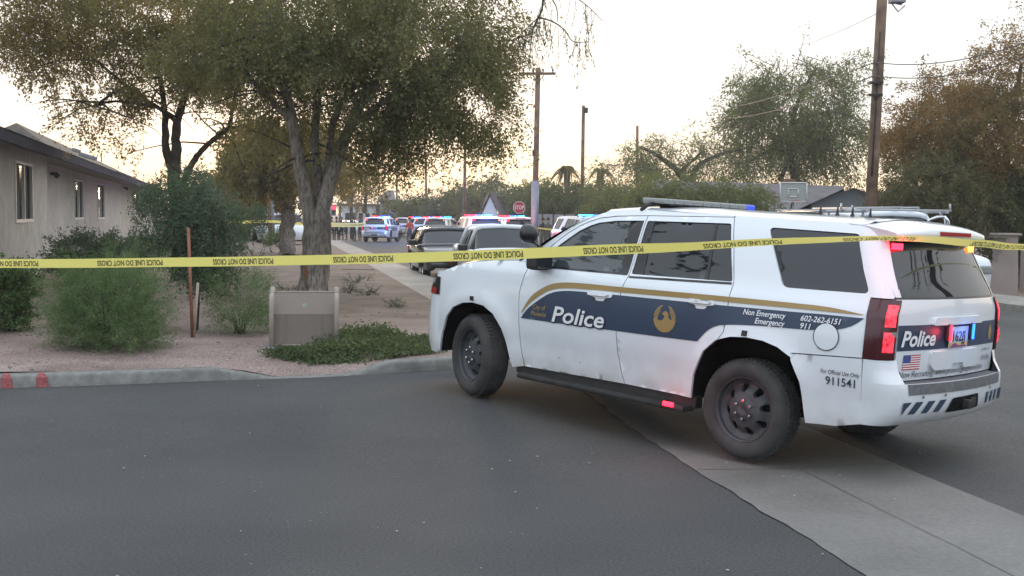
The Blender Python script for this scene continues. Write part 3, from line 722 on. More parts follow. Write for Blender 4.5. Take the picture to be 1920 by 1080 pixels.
    def bar(y0, y1, z0, z1, x0, x1, mi, tgt): tgt.box(((x0 + x1) / 2, (y0 + y1) / 2, (z0 + z1) / 2), (x1 - x0, y1 - y0, z1 - z0), bev=.018)
    bar(-.60, .60, 1.848, 1.868, LX - .11, LX + .11, 0, lb)
    for y_ in (-.45, .45): lb.box((LX, y_, 1.842), (.12, .10, .03), bev=.01)
    lb.tube([(LX, .62, 1.865), (LX + .02, .71, 1.84), (LX + .04, .765, 1.795)], .016, 6); lb.tube([(LX, -.62, 1.865), (LX + .02, -.71, 1.84), (LX + .04, -.765, 1.795)], .016, 6)
    lbo = lb.build('light_bar', PLAST, root)
    k = 10
    for i in range(k):
        y0 = -.66 + 1.32 * i / k; mm = MB(); mm.box((LX, y0 + .066, 1.880), (.24, .130, .042), bev=.014)
        if lit: mt = E_CYAN if i < 4 else (E_BLUE if i < 6 else E_RED)
        else: mt = LENSB if i == 0 else LENSC
        mm.build('light_module', mt, lbo)
    for x_, h_ in ((.06, .065), (-.09, .065), (-.22, .07), (-.37, .065)):
        an = MB(); an.tube([(x_, 0, 1.84), (x_, 0, 1.866)], .018, 8); an.tube([(x_, 0, 1.86), (x_, 0, 1.853 + h_)], [.011, .007], 8); an.build('roof_antenna', TRIM, root)
    # red lamp under the running board
    rl = MB(); rl.box((.62, 1.062, .317), (.10, .018, .034), bev=.008); rl.build('under_door_lamp', E_RED, root)

def fxc(y, z):
    X0 = float(np.interp(z, [.33, .45, .60, .90, 1.0, 1.10], [3.80, 3.87, 3.88, 3.84, 3.80, 3.70])); a = min(1, abs(y) / .9)
    return X0 - .10 * a * a
def fwrap(t, z, sg=1, off=0.0):
    """front corner + nose, t 0 (side, x=3.45) .. 1 (centre)"""
    W0 = ys(3.45, z); ry = .42; tc_ = .55
    if t < tc_:
        th = t / tc_ * math.pi / 2; y = W0 - ry + ry * math.cos(th); xe = fxc(W0 - ry, z); x = 3.45 + (xe - 3.45) * math.sin(th)
        return (x + off * math.sin(th), sg * (y + off * math.cos(th)), z)
    y = (W0 - ry) * (1 - (t - tc_) / (1 - tc_)); return (fxc(y, z) + off, sg * y, z)

CAR_T = Vector((2.38626, 9.31577, CAM_H - 1.82712)); CAR_YAW, CAR_P, CAR_R = 2.35669, -.045639, .02904
def place_suv():
    r_ = thing('police_car', CAR_T, 'large near police SUV with navy band and gold stripe, rear wheel on the concrete gutter', 'police car')
    r_.rotation_euler = (CAR_R, CAR_P, CAR_YAW)
    make_suv(r_, False, R(-16)); return r_
# ------------------------------------------------------------------ ground surfaces
ASPH = noise_mat('new_asphalt', [(.047, .049, .051), (.067, .069, .070), (.091, .092, .091)], .35, .85, 8, bump=.35, bscale=70, cols2=[(.72, .73, .75), (1.12, 1.10, 1.06)], scale2=55, f2=1.0, dist=.006, pos=[.25, .5, .8])
ASPH2 = noise_mat('street_asphalt', [(.066, .066, .066), (.10, .099, .095)], .6, .88, 8, bump=.3, bscale=60, cols2=[(.75, .75, .75), (1.1, 1.1, 1.08)], scale2=40, f2=1.0, dist=.006)
def add_specks(m, scale, thr, col):
    n, l, b = nodes(m); t = n.new('ShaderNodeTexCoord'); v = n.new('ShaderNodeTexVoronoi'); v.inputs['Scale'].default_value = scale; l.new(t.outputs['Object'], v.inputs['Vector'])
    nz = n.new('ShaderNodeTexNoise'); nz.inputs['Scale'].default_value = scale * .13; l.new(t.outputs['Object'], nz.inputs['Vector'])
    lt = n.new('ShaderNodeMath'); lt.operation = 'LESS_THAN'; lt.inputs[1].default_value = thr; l.new(v.outputs['Distance'], lt.inputs[0])
    gt = n.new('ShaderNodeMath'); gt.operation = 'GREATER_THAN'; gt.inputs[1].default_value = .60; l.new(nz.outputs['Fac'], gt.inputs[0])
    mu = n.new('ShaderNodeMath'); mu.operation = 'MULTIPLY'; l.new(lt.outputs[0], mu.inputs[0]); l.new(gt.outputs[0], mu.inputs[1])
    src = b.inputs['Base Color'].links[0].from_socket; mx_ = n.new('ShaderNodeMix'); mx_.data_type = 'RGBA'; l.new(mu.outputs[0], mx_.inputs[0]); l.new(src, mx_.inputs[6]); mx_.inputs[7].default_value = (*col, 1); l.new(mx_.outputs[2], b.inputs['Base Color'])
add_specks(ASPH, 11, .060, (.24, .235, .22)); add_specks(ASPH2, 9, .07, (.28, .27, .25))
CONC = noise_mat('worn_concrete', [(.130, .127, .117), (.168, .164, .153), (.205, .20, .187)], .8, .85, 9, bump=.3, bscale=45, cols2=[(.86, .86, .86), (1.06, 1.06, 1.05)], scale2=30, f2=.9, dist=.008)
CURB = noise_mat('kerb_concrete', [(.155, .155, .145), (.225, .22, .205)], 3, .85, 8, bump=.3, bscale=40, cols2=[(.8, .8, .8), (1.1, 1.1, 1.1)], scale2=12, f2=.8)
WALKM = noise_mat('pavement_concrete', [(.21, .20, .18), (.29, .275, .25)], .9, .85, 8, cols2=[(.82, .82, .82), (1.1, 1.1, 1.08)], scale2=6, f2=.8)
GRAV = noise_mat('pink_gravel', [(.20, .155, .135), (.285, .225, .20), (.34, .275, .25)], 1.1, .95, 8, bump=.9, bscale=55, cols2=[(.50, .50, .52), (1.30, 1.26, 1.22)], scale2=42, f2=.9, dist=.02)
DIRT = noise_mat('brown_dirt', [(.155, .115, .095), (.215, .165, .135)], .6, .95, 8, bump=.6, bscale=25, cols2=[(.75, .74, .74), (1.15, 1.12, 1.1)], scale2=16, f2=.8, dist=.02)
# blend gravel -> dirt away from the kerb
def verge_mat():
    m = GRAV; n, l, b = nodes(m); t = n.new('ShaderNodeTexCoord'); s = n.new('ShaderNodeSeparateXYZ'); l.new(t.outputs['Object'], s.inputs[0])
    nz = n.new('ShaderNodeTexNoise'); nz.inputs['Scale'].default_value = .5; nz.inputs['Detail'].default_value = 5; l.new(t.outputs['Object'], nz.inputs['Vector'])
    a = n.new('ShaderNodeMath'); a.operation = 'MULTIPLY_ADD'; a.inputs[1].default_value = 6.0; l.new(nz.outputs['Fac'], a.inputs[0]); l.new(s.outputs['Y'], a.inputs[2])
    mr = n.new('ShaderNodeMapRange'); mr.inputs[1].default_value = 17; mr.inputs[2].default_value = 21; l.new(a.outputs[0], mr.inputs[0])
    n2 = n.new('ShaderNodeTexNoise'); n2.inputs['Scale'].default_value = 1.4; n2.inputs['Detail'].default_value = 8; l.new(t.outputs['Object'], n2.inputs['Vector'])
    r_ = n.new('ShaderNodeValToRGB'); l.new(n2.outputs['Fac'], r_.inputs[0]); r_.color_ramp.elements[0].color = (.140, .108, .085, 1); r_.color_ramp.elements[0].position = .3; r_.color_ramp.elements[1].color = (.235, .185, .150, 1); r_.color_ramp.elements[1].position = .7
    src = b.inputs['Base Color'].links[0].from_socket; mx_ = n.new('ShaderNodeMix'); mx_.data_type = 'RGBA'; l.new(mr.outputs[0], mx_.inputs[0]); l.new(src, mx_.inputs[6]); l.new(r_.outputs[0], mx_.inputs[7]); l.new(mx_.outputs[2], b.inputs['Base Color'])
verge_mat()

def gx(y): return 1.8 - .197 * (y - 6.03)                 # left edge of the valley gutter
def sheet(name, poly, m, hf, off=0.0, step=.5, gstep=None, kind='structure', skirt=None):
    mb = MB(); vs, T = cdt(poly, (), step, gstep); mb.add([(x, y, hf(x, y) + off) for x, y in vs], T, 0, True)
    o = mb.build(name, m); return tag(o, kind=kind)
# kerb line: side street kerb, corner, then the main street kerb
ks = [(-40, 3.5), (-20, 8.0), (-10, 10.25), (-4.97, 11.42), (-2.75, 12.13), (-1.75, 12.45), (-.69, 13.0), (.02, 13.75), (.42, 14.9), (.50, 16.3), (.40, 18.2)]
km = [(.40 - .193 * (y - 18.2), y) for y in (22, 28, 31, 40, 55, 70, 80)] + [(-12.2, 84.5), (-15, 86.5), (-30, 88)]
KERB = smoothpoly(ks, 5) + km
# terrain to the horizon
t = MB()
ax = [-1500, -600, -250, -120, -60, -35] + list(np.arange(-30, 31, 3)) + [35, 60, 120, 250, 600, 1500]
ay = [-400, -150, -60] + list(np.arange(-30, 101, 4)) + [120, 160, 240, 400, 800, 2500]
t.add([(x, y, ground(x, min(y, 400)) - .06) for y in ay for x in ax], [(j*len(ax)+i, j*len(ax)+i+1, (j+1)*len(ax)+i+1, (j+1)*len(ax)+i) for j in range(len(ay)-1) for i in range(len(ax)-1)], 0, True)
tag(t.build('terrain', DIRT), kind='structure')
# side street (camera stands here)
left = [(gx(y) + .35, y) for y in np.arange(-12, 16.1, 1.0)]
side_poly = [(-40, -12)] + [(left[0][0], -12)] + left[1:] + [(.50, 16.3)] + [p for p in smoothpoly(ks, 5)[::-1] if p[1] < 16.2]
sheet('side_street', side_poly, ASPH, ground, 0.0, .5)
W_G = 1.55
gut = [(gx(y), y) for y in np.arange(-12, 17, .16)]
jit = [(x + .010 * math.sin(y * 5.1) + .008 * math.sin(y * 13) + .016 * rnd.uniform(-1, 1), y) for x, y in gut]
gut_r = [(gx(y) + W_G * 1.02 + .015 * math.sin(y * 7), y) for y in np.arange(-12, 17, .8)]
sheet('gutter', jit + gut_r[::-1], CONC, ground, .006, .4)
# joint lines pressed into the gutter
jt = MB()
def strip(mb, pts, wd, hf, off):
    v = []
    for i, (x, y) in enumerate(pts):
        a = pts[max(0, i-1)]; b = pts[min(len(pts)-1, i+1)]; d = Vector((b[0]-a[0], b[1]-a[1])).normalized(); nrm = Vector((-d.y, d.x)) * wd / 2
        v += [(x + nrm.x, y + nrm.y, hf(x, y) + off), (x - nrm.x, y - nrm.y, hf(x, y) + off)]
    mb.add(v, [(2*i, 2*i+1, 2*i+3, 2*i+2) for i in range(len(pts)-1)], 0, True)
strip(jt, [(gx(y) + .80 + .006 * math.sin(y * 5), y) for y in np.arange(-12, 17, .5)], .013, ground, .010)
for y in (5.3, 8.35, 11.4, 14.4): strip(jt, [(gx(y) + s_ * W_G, y + s_ * .3) for s_ in (0, .25, .5, .75, 1)], .012, ground, .010)
tag(jt.build('gutter_joints', mat('joint_dark', (.12, .115, .105), .9)), kind='structure')
# main street
far_r = [(9.6 - .193 * (y - 22.8), y) for y in np.arange(84, -13, -4)]
main_poly = [(gx(y) + W_G, y) for y in np.arange(-12, 16.1, 2)] + [(.50, 16.9), (.40, 18.2)] + km[:-1] + [(-30, 88), (-30, 97), (-12, 96.5), (-9, 130), (-7, 130), (-4, 97), (20, 97), (20, 90), (-1.5, 86)] + far_r
sheet('main_street', main_poly, ASPH2, ground, 0.001, 1.2)
sheet('far_street', [(-9, 130), (-7, 130), (-24, 260), (-33, 260)], ASPH2, ground, .002, 8)
# verge
vg = [(x, y) for x, y in KERB]
# inner offset of kerb (0.15 m)
def offset(pts, d):
    o = []
    for i, (x, y) in enumerate(pts):
        a = pts[max(0, i-1)]; b = pts[min(len(pts)-1, i+1)]; t_ = Vector((b[0]-a[0], b[1]-a[1])).normalized(); o.append((x - t_.y * d, y + t_.x * d))
    return o
KI = offset(KERB, .15)
def kh(x, y):      # kerb upstand, dropping to nothing at the ramp
    k = .13
    d = x
    if y < 13.2: k *= 1 - max(0, min(1, (x + 2.98) / .45)) * max(0, min(1, (-1.30 - x) / .45))
    return k
kb = MB(); n_ = len(KERB)
prof = []
for i in range(n_):
    (x, y), (xi, yi) = KERB[i], KI[i]; g = ground(x, y); h = kh(x, y)
    t_ = Vector((xi - x, yi - y)).normalized()
    prof.append([(x, y, g - .02), (x + t_.x * .012, y + t_.y * .012, g + max(.002, h - .03)), (x + t_.x * .035, y + t_.y * .035, g + max(.004, h - .004)), (xi, yi, g + max(.005, h + .002)), (xi, yi, g - .05)])
kb.add([p for r_ in prof for p in r_], [(5*i+k, 5*(i+1)+k, 5*(i+1)+k+1, 5*i+k+1) for i in range(n_-1) for k in range(4)], 0, True)
tag(kb.build('kerb', CURB), kind='structure')
rm = MB()      # red marks on the kerb face
for px_ in (6, 81):
    c = at(px_, 716, 11.0); f_ = min(range(n_ - 1), key=lambda i: abs(KERB[i][0] - (px_ - 960) / FPX * KERB[i][1]))
    a = Vector(KERB[f_]); b = Vector(KERB[f_ + 1]); u_ = (b - a).normalized(); xr_ = (px_ - 960) / FPX * a.y
    q = a + u_ * ((xr_ - a.x) / u_.x); nrm = Vector((-u_.y, u_.x)); g = ground(q.x, q.y)
    vs = []
    for k, (d_, hz) in enumerate(((-.004, .0), (.008, .098), (.031, .130), (.10, .136))):
        for s_ in (-1, 1):
            p = q + u_ * s_ * (.05 if k < 2 else .035) * (1 if s_ < 0 else 1.3 - .25 * k) + nrm * d_; vs.append((p.x, p.y, g + hz))
    rm.add(vs, [(2*k, 2*k+1, 2*k+3, 2*k+2) for k in range(3)])
tag(rm.build('kerb_paint', noise_mat('red_spray', [(.24, .05, .06), (.30, .12, .11)], 40, .8)), kind='structure')
# pavement strip inside the kerb from y=18
wl = [(-1.41 - .193 * (y - 21.4), y) for y in (17.2, 19, 21.4, 28, 35, 42, 50, 60, 70)] + [(-12.6, 80), (-16, 84), (-30, 85.5)]
wr = [(x, y) for x, y in KI if y > 16.4]
ramp_y = 17.0
walk = wr[::1] + wl[::-1]
def vh(x, y): return verge(x, y) + .02
def wh(x, y): return ground(x, y) + .135
sheet('pavement', walk, WALKM, wh, .004, .8)
sheet('ramp', [(-1.35, 14.05), (-.1, 14.2), (.22, 15.3), (.25, 16.5), (-.55, 17.2), (-.9, 16.0)], WALKM, lambda x, y: ground(x, y) + .145, .004, .3)
jw = MB()
for y in np.arange(18.5, 80, 1.5): strip(jw, [(-1.41 - .193 * (y - 21.4) + .02, y), (.22 - .193 * (y - 18.2), y + .3)], .02, wh, .009)
tag(jw.build('pavement_joints', mat('joint_dark2', (.12, .115, .10), .9)), kind='structure')
def vz(x, y):
    g = ground(x, y)
    dk = min(math.hypot(x - a, y - b) for a, b in KI[::2]) if y < 20 else 9
    base = g + kh(x, y) - .004
    k = min(1, dk / 1.2)
    k = k * k * (3 - 2 * k)
    dw = abs(x - (-1.41 - .193 * (y - 21.4))) if y > 17 else 9
    k2 = min(1, dw / 1.0)
    v = verge(x, y)
    target = g + .135 + (v - g - .135) * k2
    return base * (1 - k) + target * k if dk < 1.2 else target
vp = [(x, y) for x, y in KI if y <= 16.6 and x > -30] + [(-.55, 17.2)] + wl[1:-3] + [(-12.6, 80), (-16, 84), (-30, 85.5), (-60, 84), (-60, 5), (-30, 6.2)]
sheet('gravel_verge', vp, GRAV, vz, 0, .35, .6)
# light streaks of grit on the paving, a stick
# far right pavement and kerb
rk = MB(); rp = []
for y in np.arange(-10, 90, 3.0):
    x = 9.6 - .193 * (y - 22.8); g = ground(x, y); rp.append([(x, y, g - .02), (x + .03, y, g + .12), (x + .16, y, g + .135), (x + 1.5, y + .3, g + .14), (x + 1.55, y + .3, g - .02)])
rk.add([p for r_ in rp for p in r_], [(5*i+k, 5*i+k+1, 5*(i+1)+k+1, 5*(i+1)+k) for i in range(len(rp)-1) for k in range(4)], 0, False)
tag(rk.build('far_pavement', WALKM), kind='structure')

for m_ in (ASPH, ASPH2, CONC, CURB, WALKM, GRAV, DIRT): nodes(m_)[2].inputs['Specular IOR Level'].default_value = .18
# ------------------------------------------------------------------ other vehicles (lofted bodies)
def simple_wheel(parent, x, y, r, sg, rim=STEEL, w_=.21):
    M = Matrix.Translation((0, 0, 0)) @ Matrix.Rotation(-math.pi / 2 * sg, 4, 'X')
    t = MB(); h = w_ / 2
    t.lathe([(r*.62, h*.75), (r*.70, h), (r*.93, h*.95), (r, h*.55), (r, -h*.55), (r*.93, -h), (r*.6, -h)], 28, M)
    o = MB()
    o.lathe([(0, h*.55), (r*.16, h*.6), (r*.2, h*.35), (r*.52, h*.3), (r*.6, h*.75), (r*.64, h*.8), (r*.62, 0)], 28, M)
    for k in range(5):
        a = 2 * math.pi * k / 5; rt = M.to_3x3() @ Matrix.Rotation(a, 3, 'Z'); o.box(rt @ Vector((r*.36, 0, h*.5)), (r*.42, r*.13, .02), rt, bev=.006)
    wo = o.build('wheel', rim, parent, (x, y, r)); t.build('tyre', RUBBER, wo); return wo

def loft_car(root, st, mat_, roofz, glass=GLASS, wb=(1.35, -1.35), r=.34, track=.78, style='suv', lights=True, rim=CHROME, mirror=TRIM):
    """st: stations (x, zbottom, zbelt, half width, ztop, top half width); front = +x. cabin between stations where ztop > zbelt+.1"""
    body = MB(); gl = {}
    rings = []
    for (x, zb, zl, hw, zt, tw) in st:
        q = []
        zm = zb + (zl - zb) * .55
        cab = zt - zl > .12
        for sg in (1, -1):
            row = [(x, sg * hw * .80, zb), (x, sg * hw * .97, zb + .06), (x, sg * hw, zm), (x, sg * hw * .985, zl - .06), (x, sg * hw * .955, zl)]
            if cab: row += [(x, sg * (tw + .02), zt - .09), (x, sg * tw, zt - .045), (x, sg * tw * .80, zt - .01)]
            else: row += [(x, sg * hw * .90, zl + (zt - zl) * .5), (x, sg * hw * .80, zl + (zt - zl) * .8), (x, sg * hw * .6, zt)]
            q.append(row)
        ring = q[0] + [(x, 0, zt + (.012 if cab else .008))] + q[1][::-1]
        rings.append(ring)
    n = len(rings[0]); V = [p for r_ in rings for p in r_]
    F = []; G = []
    def cabq(i): return st[i][4] - st[i][2] > .12
    for i in range(len(st) - 1):
        for k in range(n - 1):
            f = (i*n+k, i*n+k+1, (i+1)*n+k+1, (i+1)*n+k)
            a, b = cabq(i), cabq(i + 1)
            side = k in (4, n - 6)
            if a and b and side: G.append(('side', i, f)); continue
            if a != b and 4 <= k <= n - 6: G.append(('front' if i > 0 and b else 'rear', i, f) if st[i][0] > st[i+1][0] else ('rear', i, f)); continue
            F.append(f)
    F.append(tuple(range(n))[::-1]); F.append(tuple((len(st) - 1) * n + k for k in range(n)))
    F = [f[::-1] for f in F]
    body.add(V, F, 0, True)
    # window glass inset between pillars
    for kind, i, f in G:
        pts = [Vector(V[j]) for j in f]
        if kind == 'side':
            c = sum(pts, Vector()) / 4; g = MB(); ins = [p.lerp(c, .10) for p in pts]
            fr = pts + ins; body.add(fr, [(j, (j+1) % 4, 4 + (j+1) % 4, 4 + j)[::-1] for j in range(4)], 0, False)
            g.add([p - Vector((0, .012 * (1 if c.y > 0 else -1), 0)) for p in ins], [(0, 3, 2, 1)]); gl.setdefault(('side_window', i, c.y > 0), g)
    for key in ('front', 'rear'):
        fs = [(i, f) for kd, i, f in G if kd == key]
        if not fs: continue
        g = MB(); fr = MB()
        for i, f in fs:
            pts = [Vector(V[j]) for j in f]
            g.add([p + Vector((0, 0, .004)) for p in pts], [(3, 2, 1, 0)], 0, True)
        gl[('windshield' if key == 'front' else 'back_window', 0, 0)] = g
        # frame: posts along both edges and header
        ids = [f for i, f in fs]
        L0 = [Vector(V[ids[0][0]]), Vector(V[ids[0][3]])]; R0 = [Vector(V[ids[-1][1]]), Vector(V[ids[-1][2]])]
        for P_ in (L0, R0): body.tube([P_[0], P_[1]], .075, 8)
        for e_ in (0, 1):
            idx = 0 if e_ == 0 else 3; idx2 = 1 if e_ == 0 else 2
            line = [Vector(V[ids[0][idx]])] + [Vector(V[f[idx2]]) for f in ids]; body.tube(line, .07, 8)
    b = body.build('body', mat_, root)
    for (nm, i, s_), g in gl.items(): g.build(nm, GLASSW if nm == 'windshield' else glass, root)
    hw = max(s[3] for s in st)
    for x in wb:
        for sg in (1, -1):
            simple_wheel(root, x, sg * track, r, sg, rim)
            a = MB(); pr = [(x + (r + .07) * math.cos(t), (r + .02) + (r + .06) * math.sin(t)) for t in np.linspace(-.12, math.pi + .12, 15)]
            a.add([(p[0], sg * (hw + .004), p[1]) for p in pr] , [tuple(range(15)) if sg < 0 else tuple(range(14, -1, -1))]); a.build('wheel_arch', DARK, root)
    xf = st[0][0]; xr = st[-1][0]; zl = st[1][2]
    for sg in (1, -1):
        m = MB(); mx = [s[0] for s in st if s[4] - s[2] > .12][0] + .05; zb_ = [s[2] for s in st if s[4] - s[2] > .12][0]
        m.box((mx, sg * (hw + .10), zb_ + .10), (.10, .22, .15), bev=.03); m.box((mx, sg * (hw - .02), zb_ + .05), (.06, .14, .04)); m.build('side_mirror', mirror, root)
        if lights:
            MB().box((xf - .03, sg * hw * .72, zl - .17), (.14, .36, .15), bev=.03).build('head_lamp', LENSC, root)
            MB().box((xr + .02, sg * hw * .85, zl - .10), (.08, .20, .30), bev=.02).build('tail_lamp', TAILR, root)
    MB().box((xf + .01, 0, zl - .22), (.06, hw * 1.0, .20), bev=.03).build('grille', TRIM, root)
    MB().box((xf + .03, 0, .42), (.12, hw * 1.7, .16), bev=.05).build('bumper', mat_ if style != 'truck' else CHROME, root)
    MB().box((xf + .098, 0, .46), (.012, .305, .152)).build('licence_plate', PLATEM, root)
    return b

SUVST = [(2.30, .42, .80, .70, .90, .60), (2.22, .28, .92, .84, .98, .7), (1.9, .24, 1.0, .91, 1.06, .7), (1.15, .22, 1.05, .93, 1.12, .7), (.35, .22, 1.06, .93, 1.66, .68), (-.10, .22, 1.07, .93, 1.72, .70), (-.95, .22, 1.08, .93, 1.73, .70), (-1.75, .24, 1.10, .92, 1.70, .67), (-2.10, .30, 1.08, .88, 1.14, .6), (-2.25, .40, .95, .80, 1.0, .6)]
SEDST = [(2.30, .35, .66, .70, .72, .60), (2.22, .26, .76, .84, .82, .7), (1.9, .2, .86, .89, .92, .7), (1.05, .2, .93, .90, .99, .7), (.20, .2, .94, .90, 1.42, .60), (-.3, .2, .95, .90, 1.46, .62), (-1.0, .2, .95, .90, 1.42, .60), (-1.75, .22, .98, .88, 1.06, .7), (-2.25, .3, .95, .80, 1.02, .6)]
TRKST = [(2.75, .50, .95, .80, 1.02, .70), (2.68, .38, 1.05, .94, 1.12, .8), (2.2, .36, 1.12, .99, 1.18, .8), (1.45, .36, 1.17, 1.0, 1.24, .8), (.75, .36, 1.18, 1.0, 1.86, .74), (.25, .36, 1.18, 1.0, 1.92, .76), (-.55, .36, 1.18, 1.0, 1.90, .75), (-.80, .36, 1.18, .98, 1.24, .7), (-2.7, .45, 1.18, .98, 1.22, .8), (-2.78, .5, 1.15, .95, 1.18, .8)]
DAZ = math.atan2(.98, -.193)            # street axis, pointing away
def vehicle(name, px, depth, yaw, st, mat_, label, cat, lat=None, group=None, z=None, **k):
    p = at(px, 450, depth); x = p.x if lat is None else lat
    r_ = thing(name, (x, depth, ground(x, depth) + .004 if z is None else z), label, cat, group, yaw); loft_car(r_, st, mat_, 0, **k); return r_
vehicle('parked_suv', 838, 34.0, DAZ + math.pi, [(a, b, c * .84, d, e_ * .82, f) for a, b, c, d, e_, f in SUVST], BLACKP, 'dark SUV facing the camera, parked along the left kerb', 'car')
vehicle('parked_car', 938, 29.3, DAZ + math.pi + .03, [(a, b, c * .92, d, e_ * .92 if e_ < 1.1 else e_ * 1.035, f * 1.05) for a, b, c, d, e_, f in SEDST], WHITE, 'white car facing the camera between the dark SUV and the large police SUV', 'car')
wt = vehicle('work_truck', 1632, 23.5, DAZ + math.pi, TRKST, WHITE, 'white pickup with ladder rack, mostly hidden behind the police SUV', 'pickup truck', wb=(1.85, -1.75), r=.38, track=.86, style='truck')
wt.location.z = ground(7, 24) - .02
rk_ = MB()
RZ = 1.91
for y_ in (-.82, .82):
    rk_.tube([(1.4, y_, RZ), (-2.6, y_, RZ)], .03, 6)
    for x_ in (1.2, -.2, -1.3, -2.5): rk_.tube([(x_, y_, 1.15 if x_ < -.7 else 1.80), (x_, y_ * .98, RZ + .02)], .025, 6)
for x_ in (1.35, .5, -.3, -1.1, -1.9, -2.55): rk_.tube([(x_, -.92, RZ + .03), (x_, .92, RZ + .03)], .022, 6)
for x_, y_ in ((1.35, .9), (-2.55, .9), (.5, -.9)): rk_.tube([(x_, y_, RZ + .03), (x_, y_, RZ + .16)], .02, 6)
rk_.tube([(1.0, .45, RZ + .08), (-2.3, .2, RZ + .07)], .028, 6); rk_.tube([(1.0, .1, RZ + .08), (-2.3, -.15, RZ + .07)], .028, 6)
for k_ in range(9): rk_.tube([(.9 - .38*k_, .44 - .03*k_, RZ + .08), (.9 - .38*k_, .09 - .03*k_, RZ + .08)], .014, 5)
rk_.build('ladder_rack', mat('rack_white', (.33, .34, .35), .35), wt)
tm = MB(); pc = wt.matrix_world
mp_ = at(1758, 419, 21.6); m_ = MB(); wti = Matrix.Translation(wt.location) @ Matrix.Rotation(wt.rotation_euler.z, 4, 'Z'); wti = wti.inverted()
def wq(dx, dz, dy=0): return wti @ Vector((mp_.x + dx, mp_.y + dy, mp_.z + dz))
m_.tube([wq(-.19, -.12), wq(-.17, .06), wq(-.02, .12), wq(.12, .13), wq(.17, -.13)], .022, 8); m_.tube([wq(.12, .13), wq(.19, .05), wq(.22, -.14)], .028, 8); m_.tube([wq(-.19, -.12), wq(-.5, -.3, .1)], .03, 8)
m_.build('tow_mirror', CHROME, wt)
vehicle('white_pickup', 531, 66, R(122), TRKST, WHITE, 'white pickup seen from the side between the trees on the left', 'pickup truck', wb=(1.85, -1.75), r=.40, track=.86, style='truck')

# police vehicles further down the street share the near one's parts
suv = place_suv()
lit = bpy.data.objects.new('police_car', None); C.objects.link(lit)
def copy_suv(o, parent):
    for ch in o.children:
        if ch.name.startswith('light_bar'): continue
        c = ch.copy(); C.objects.link(c); c.parent = parent; copy_suv(ch, c)
copy_suv(suv, lit)
lb0 = [c_ for c_ in suv.children if c_.name.startswith('light_bar')][0]
lbn = lb0.copy(); C.objects.link(lbn); lbn.parent = lit
mods = [c_ for c_ in lb0.children]
for i, md in enumerate(mods):
    nm_ = md.data.copy(); nm_.materials.clear(); nm_.materials.append(E_RED if i >= 6 else (E_CYAN if i < 4 else E_BLUE)); q = md.copy(); q.data = nm_; C.objects.link(q); q.parent = lbn
def put_suv(o, px, depth, az, label, dz=0):
    p = at(px, 440, depth); o.location = (p.x, depth, ground(p.x, depth) + dz); o.rotation_euler = (0, 0, math.pi / 2 - az)
    tag(o, label, 'police car', 'police cars with lights flashing down the street')
specs = [(708, 86, R(6), 'leftmost flashing police SUV, its rear and right side showing, beside the group of officers'),
         (800, 96, R(12), 'police SUV with blue roof lights, seen past the dark SUV, its front wheel in view'),
         (822, 84, R(10), 'police SUV with blue roof lights directly above the dark parked SUV'),
         (905, 55, R(-12), 'police SUV with red and blue roof lights directly behind the white parked car'),
         (968, 60, R(-11), 'police SUV just below the stop sign, amber and blue lamps in its back window'),
         (1092, 47, R(160), 'white police SUV glimpsed over the bonnet of the near police SUV, beside a kneeling person'),
         (764, 112, R(30), 'small distant police SUV between the two blue flashing ones')]
for i, s_ in enumerate(specs):
    put_suv(lit if i == 0 else copy_tree(lit), *s_)
for k, (px, dep, m_, lb_, yw) in enumerate(((664, 118, WHITE, 'white car behind the officers, small and far off', R(20)), (700, 135, SILVER, 'silver car far down the street beyond the leftmost flashing police SUV', R(100)), (744, 140, BLACKP, 'black car far down the street between the flashing police SUVs', R(95)))):
    vehicle('distant_car', px, dep, yw, SEDST, m_, lb_, 'car', group='small cars at the far end of the street')
# small lamps at the rear windows of the nearer ones cast their own light
for px, py, dep, col, pw in ((1245, 752, 8.50, (1, .04, .06), 2), (1697, 464, 7.75, (1, .04, .08), 2.0), (1776, 624, 8.3, (1, .05, .08), .25), (1816, 624, 8.5, (.1, .2, 1), .3)):
    ld = bpy.data.lights.new('lamp_glow', 'POINT'); ld.energy = pw; ld.color = col; ld.shadow_soft_size = .03
    lo = bpy.data.objects.new('lamp_glow', ld); C.objects.link(lo); lo.location = at(px, py, dep)
for px, py, dep, col, pw in ((735, 395, 84, (.1, .25, 1), 260), (812, 396, 92, (.1, .25, 1), 300), (925, 392, 53, (.12, .3, 1), 500), (872, 392, 53, (1, .1, .1), 300), (957, 405, 57, (1, .3, .1), 60)):
    ld = bpy.data.lights.new('beacon_glow', 'POINT'); ld.energy = pw; ld.color = col; ld.shadow_soft_size = .15
    lo = bpy.data.objects.new('beacon_glow', ld); C.objects.link(lo); lo.location = at(px, py, dep)
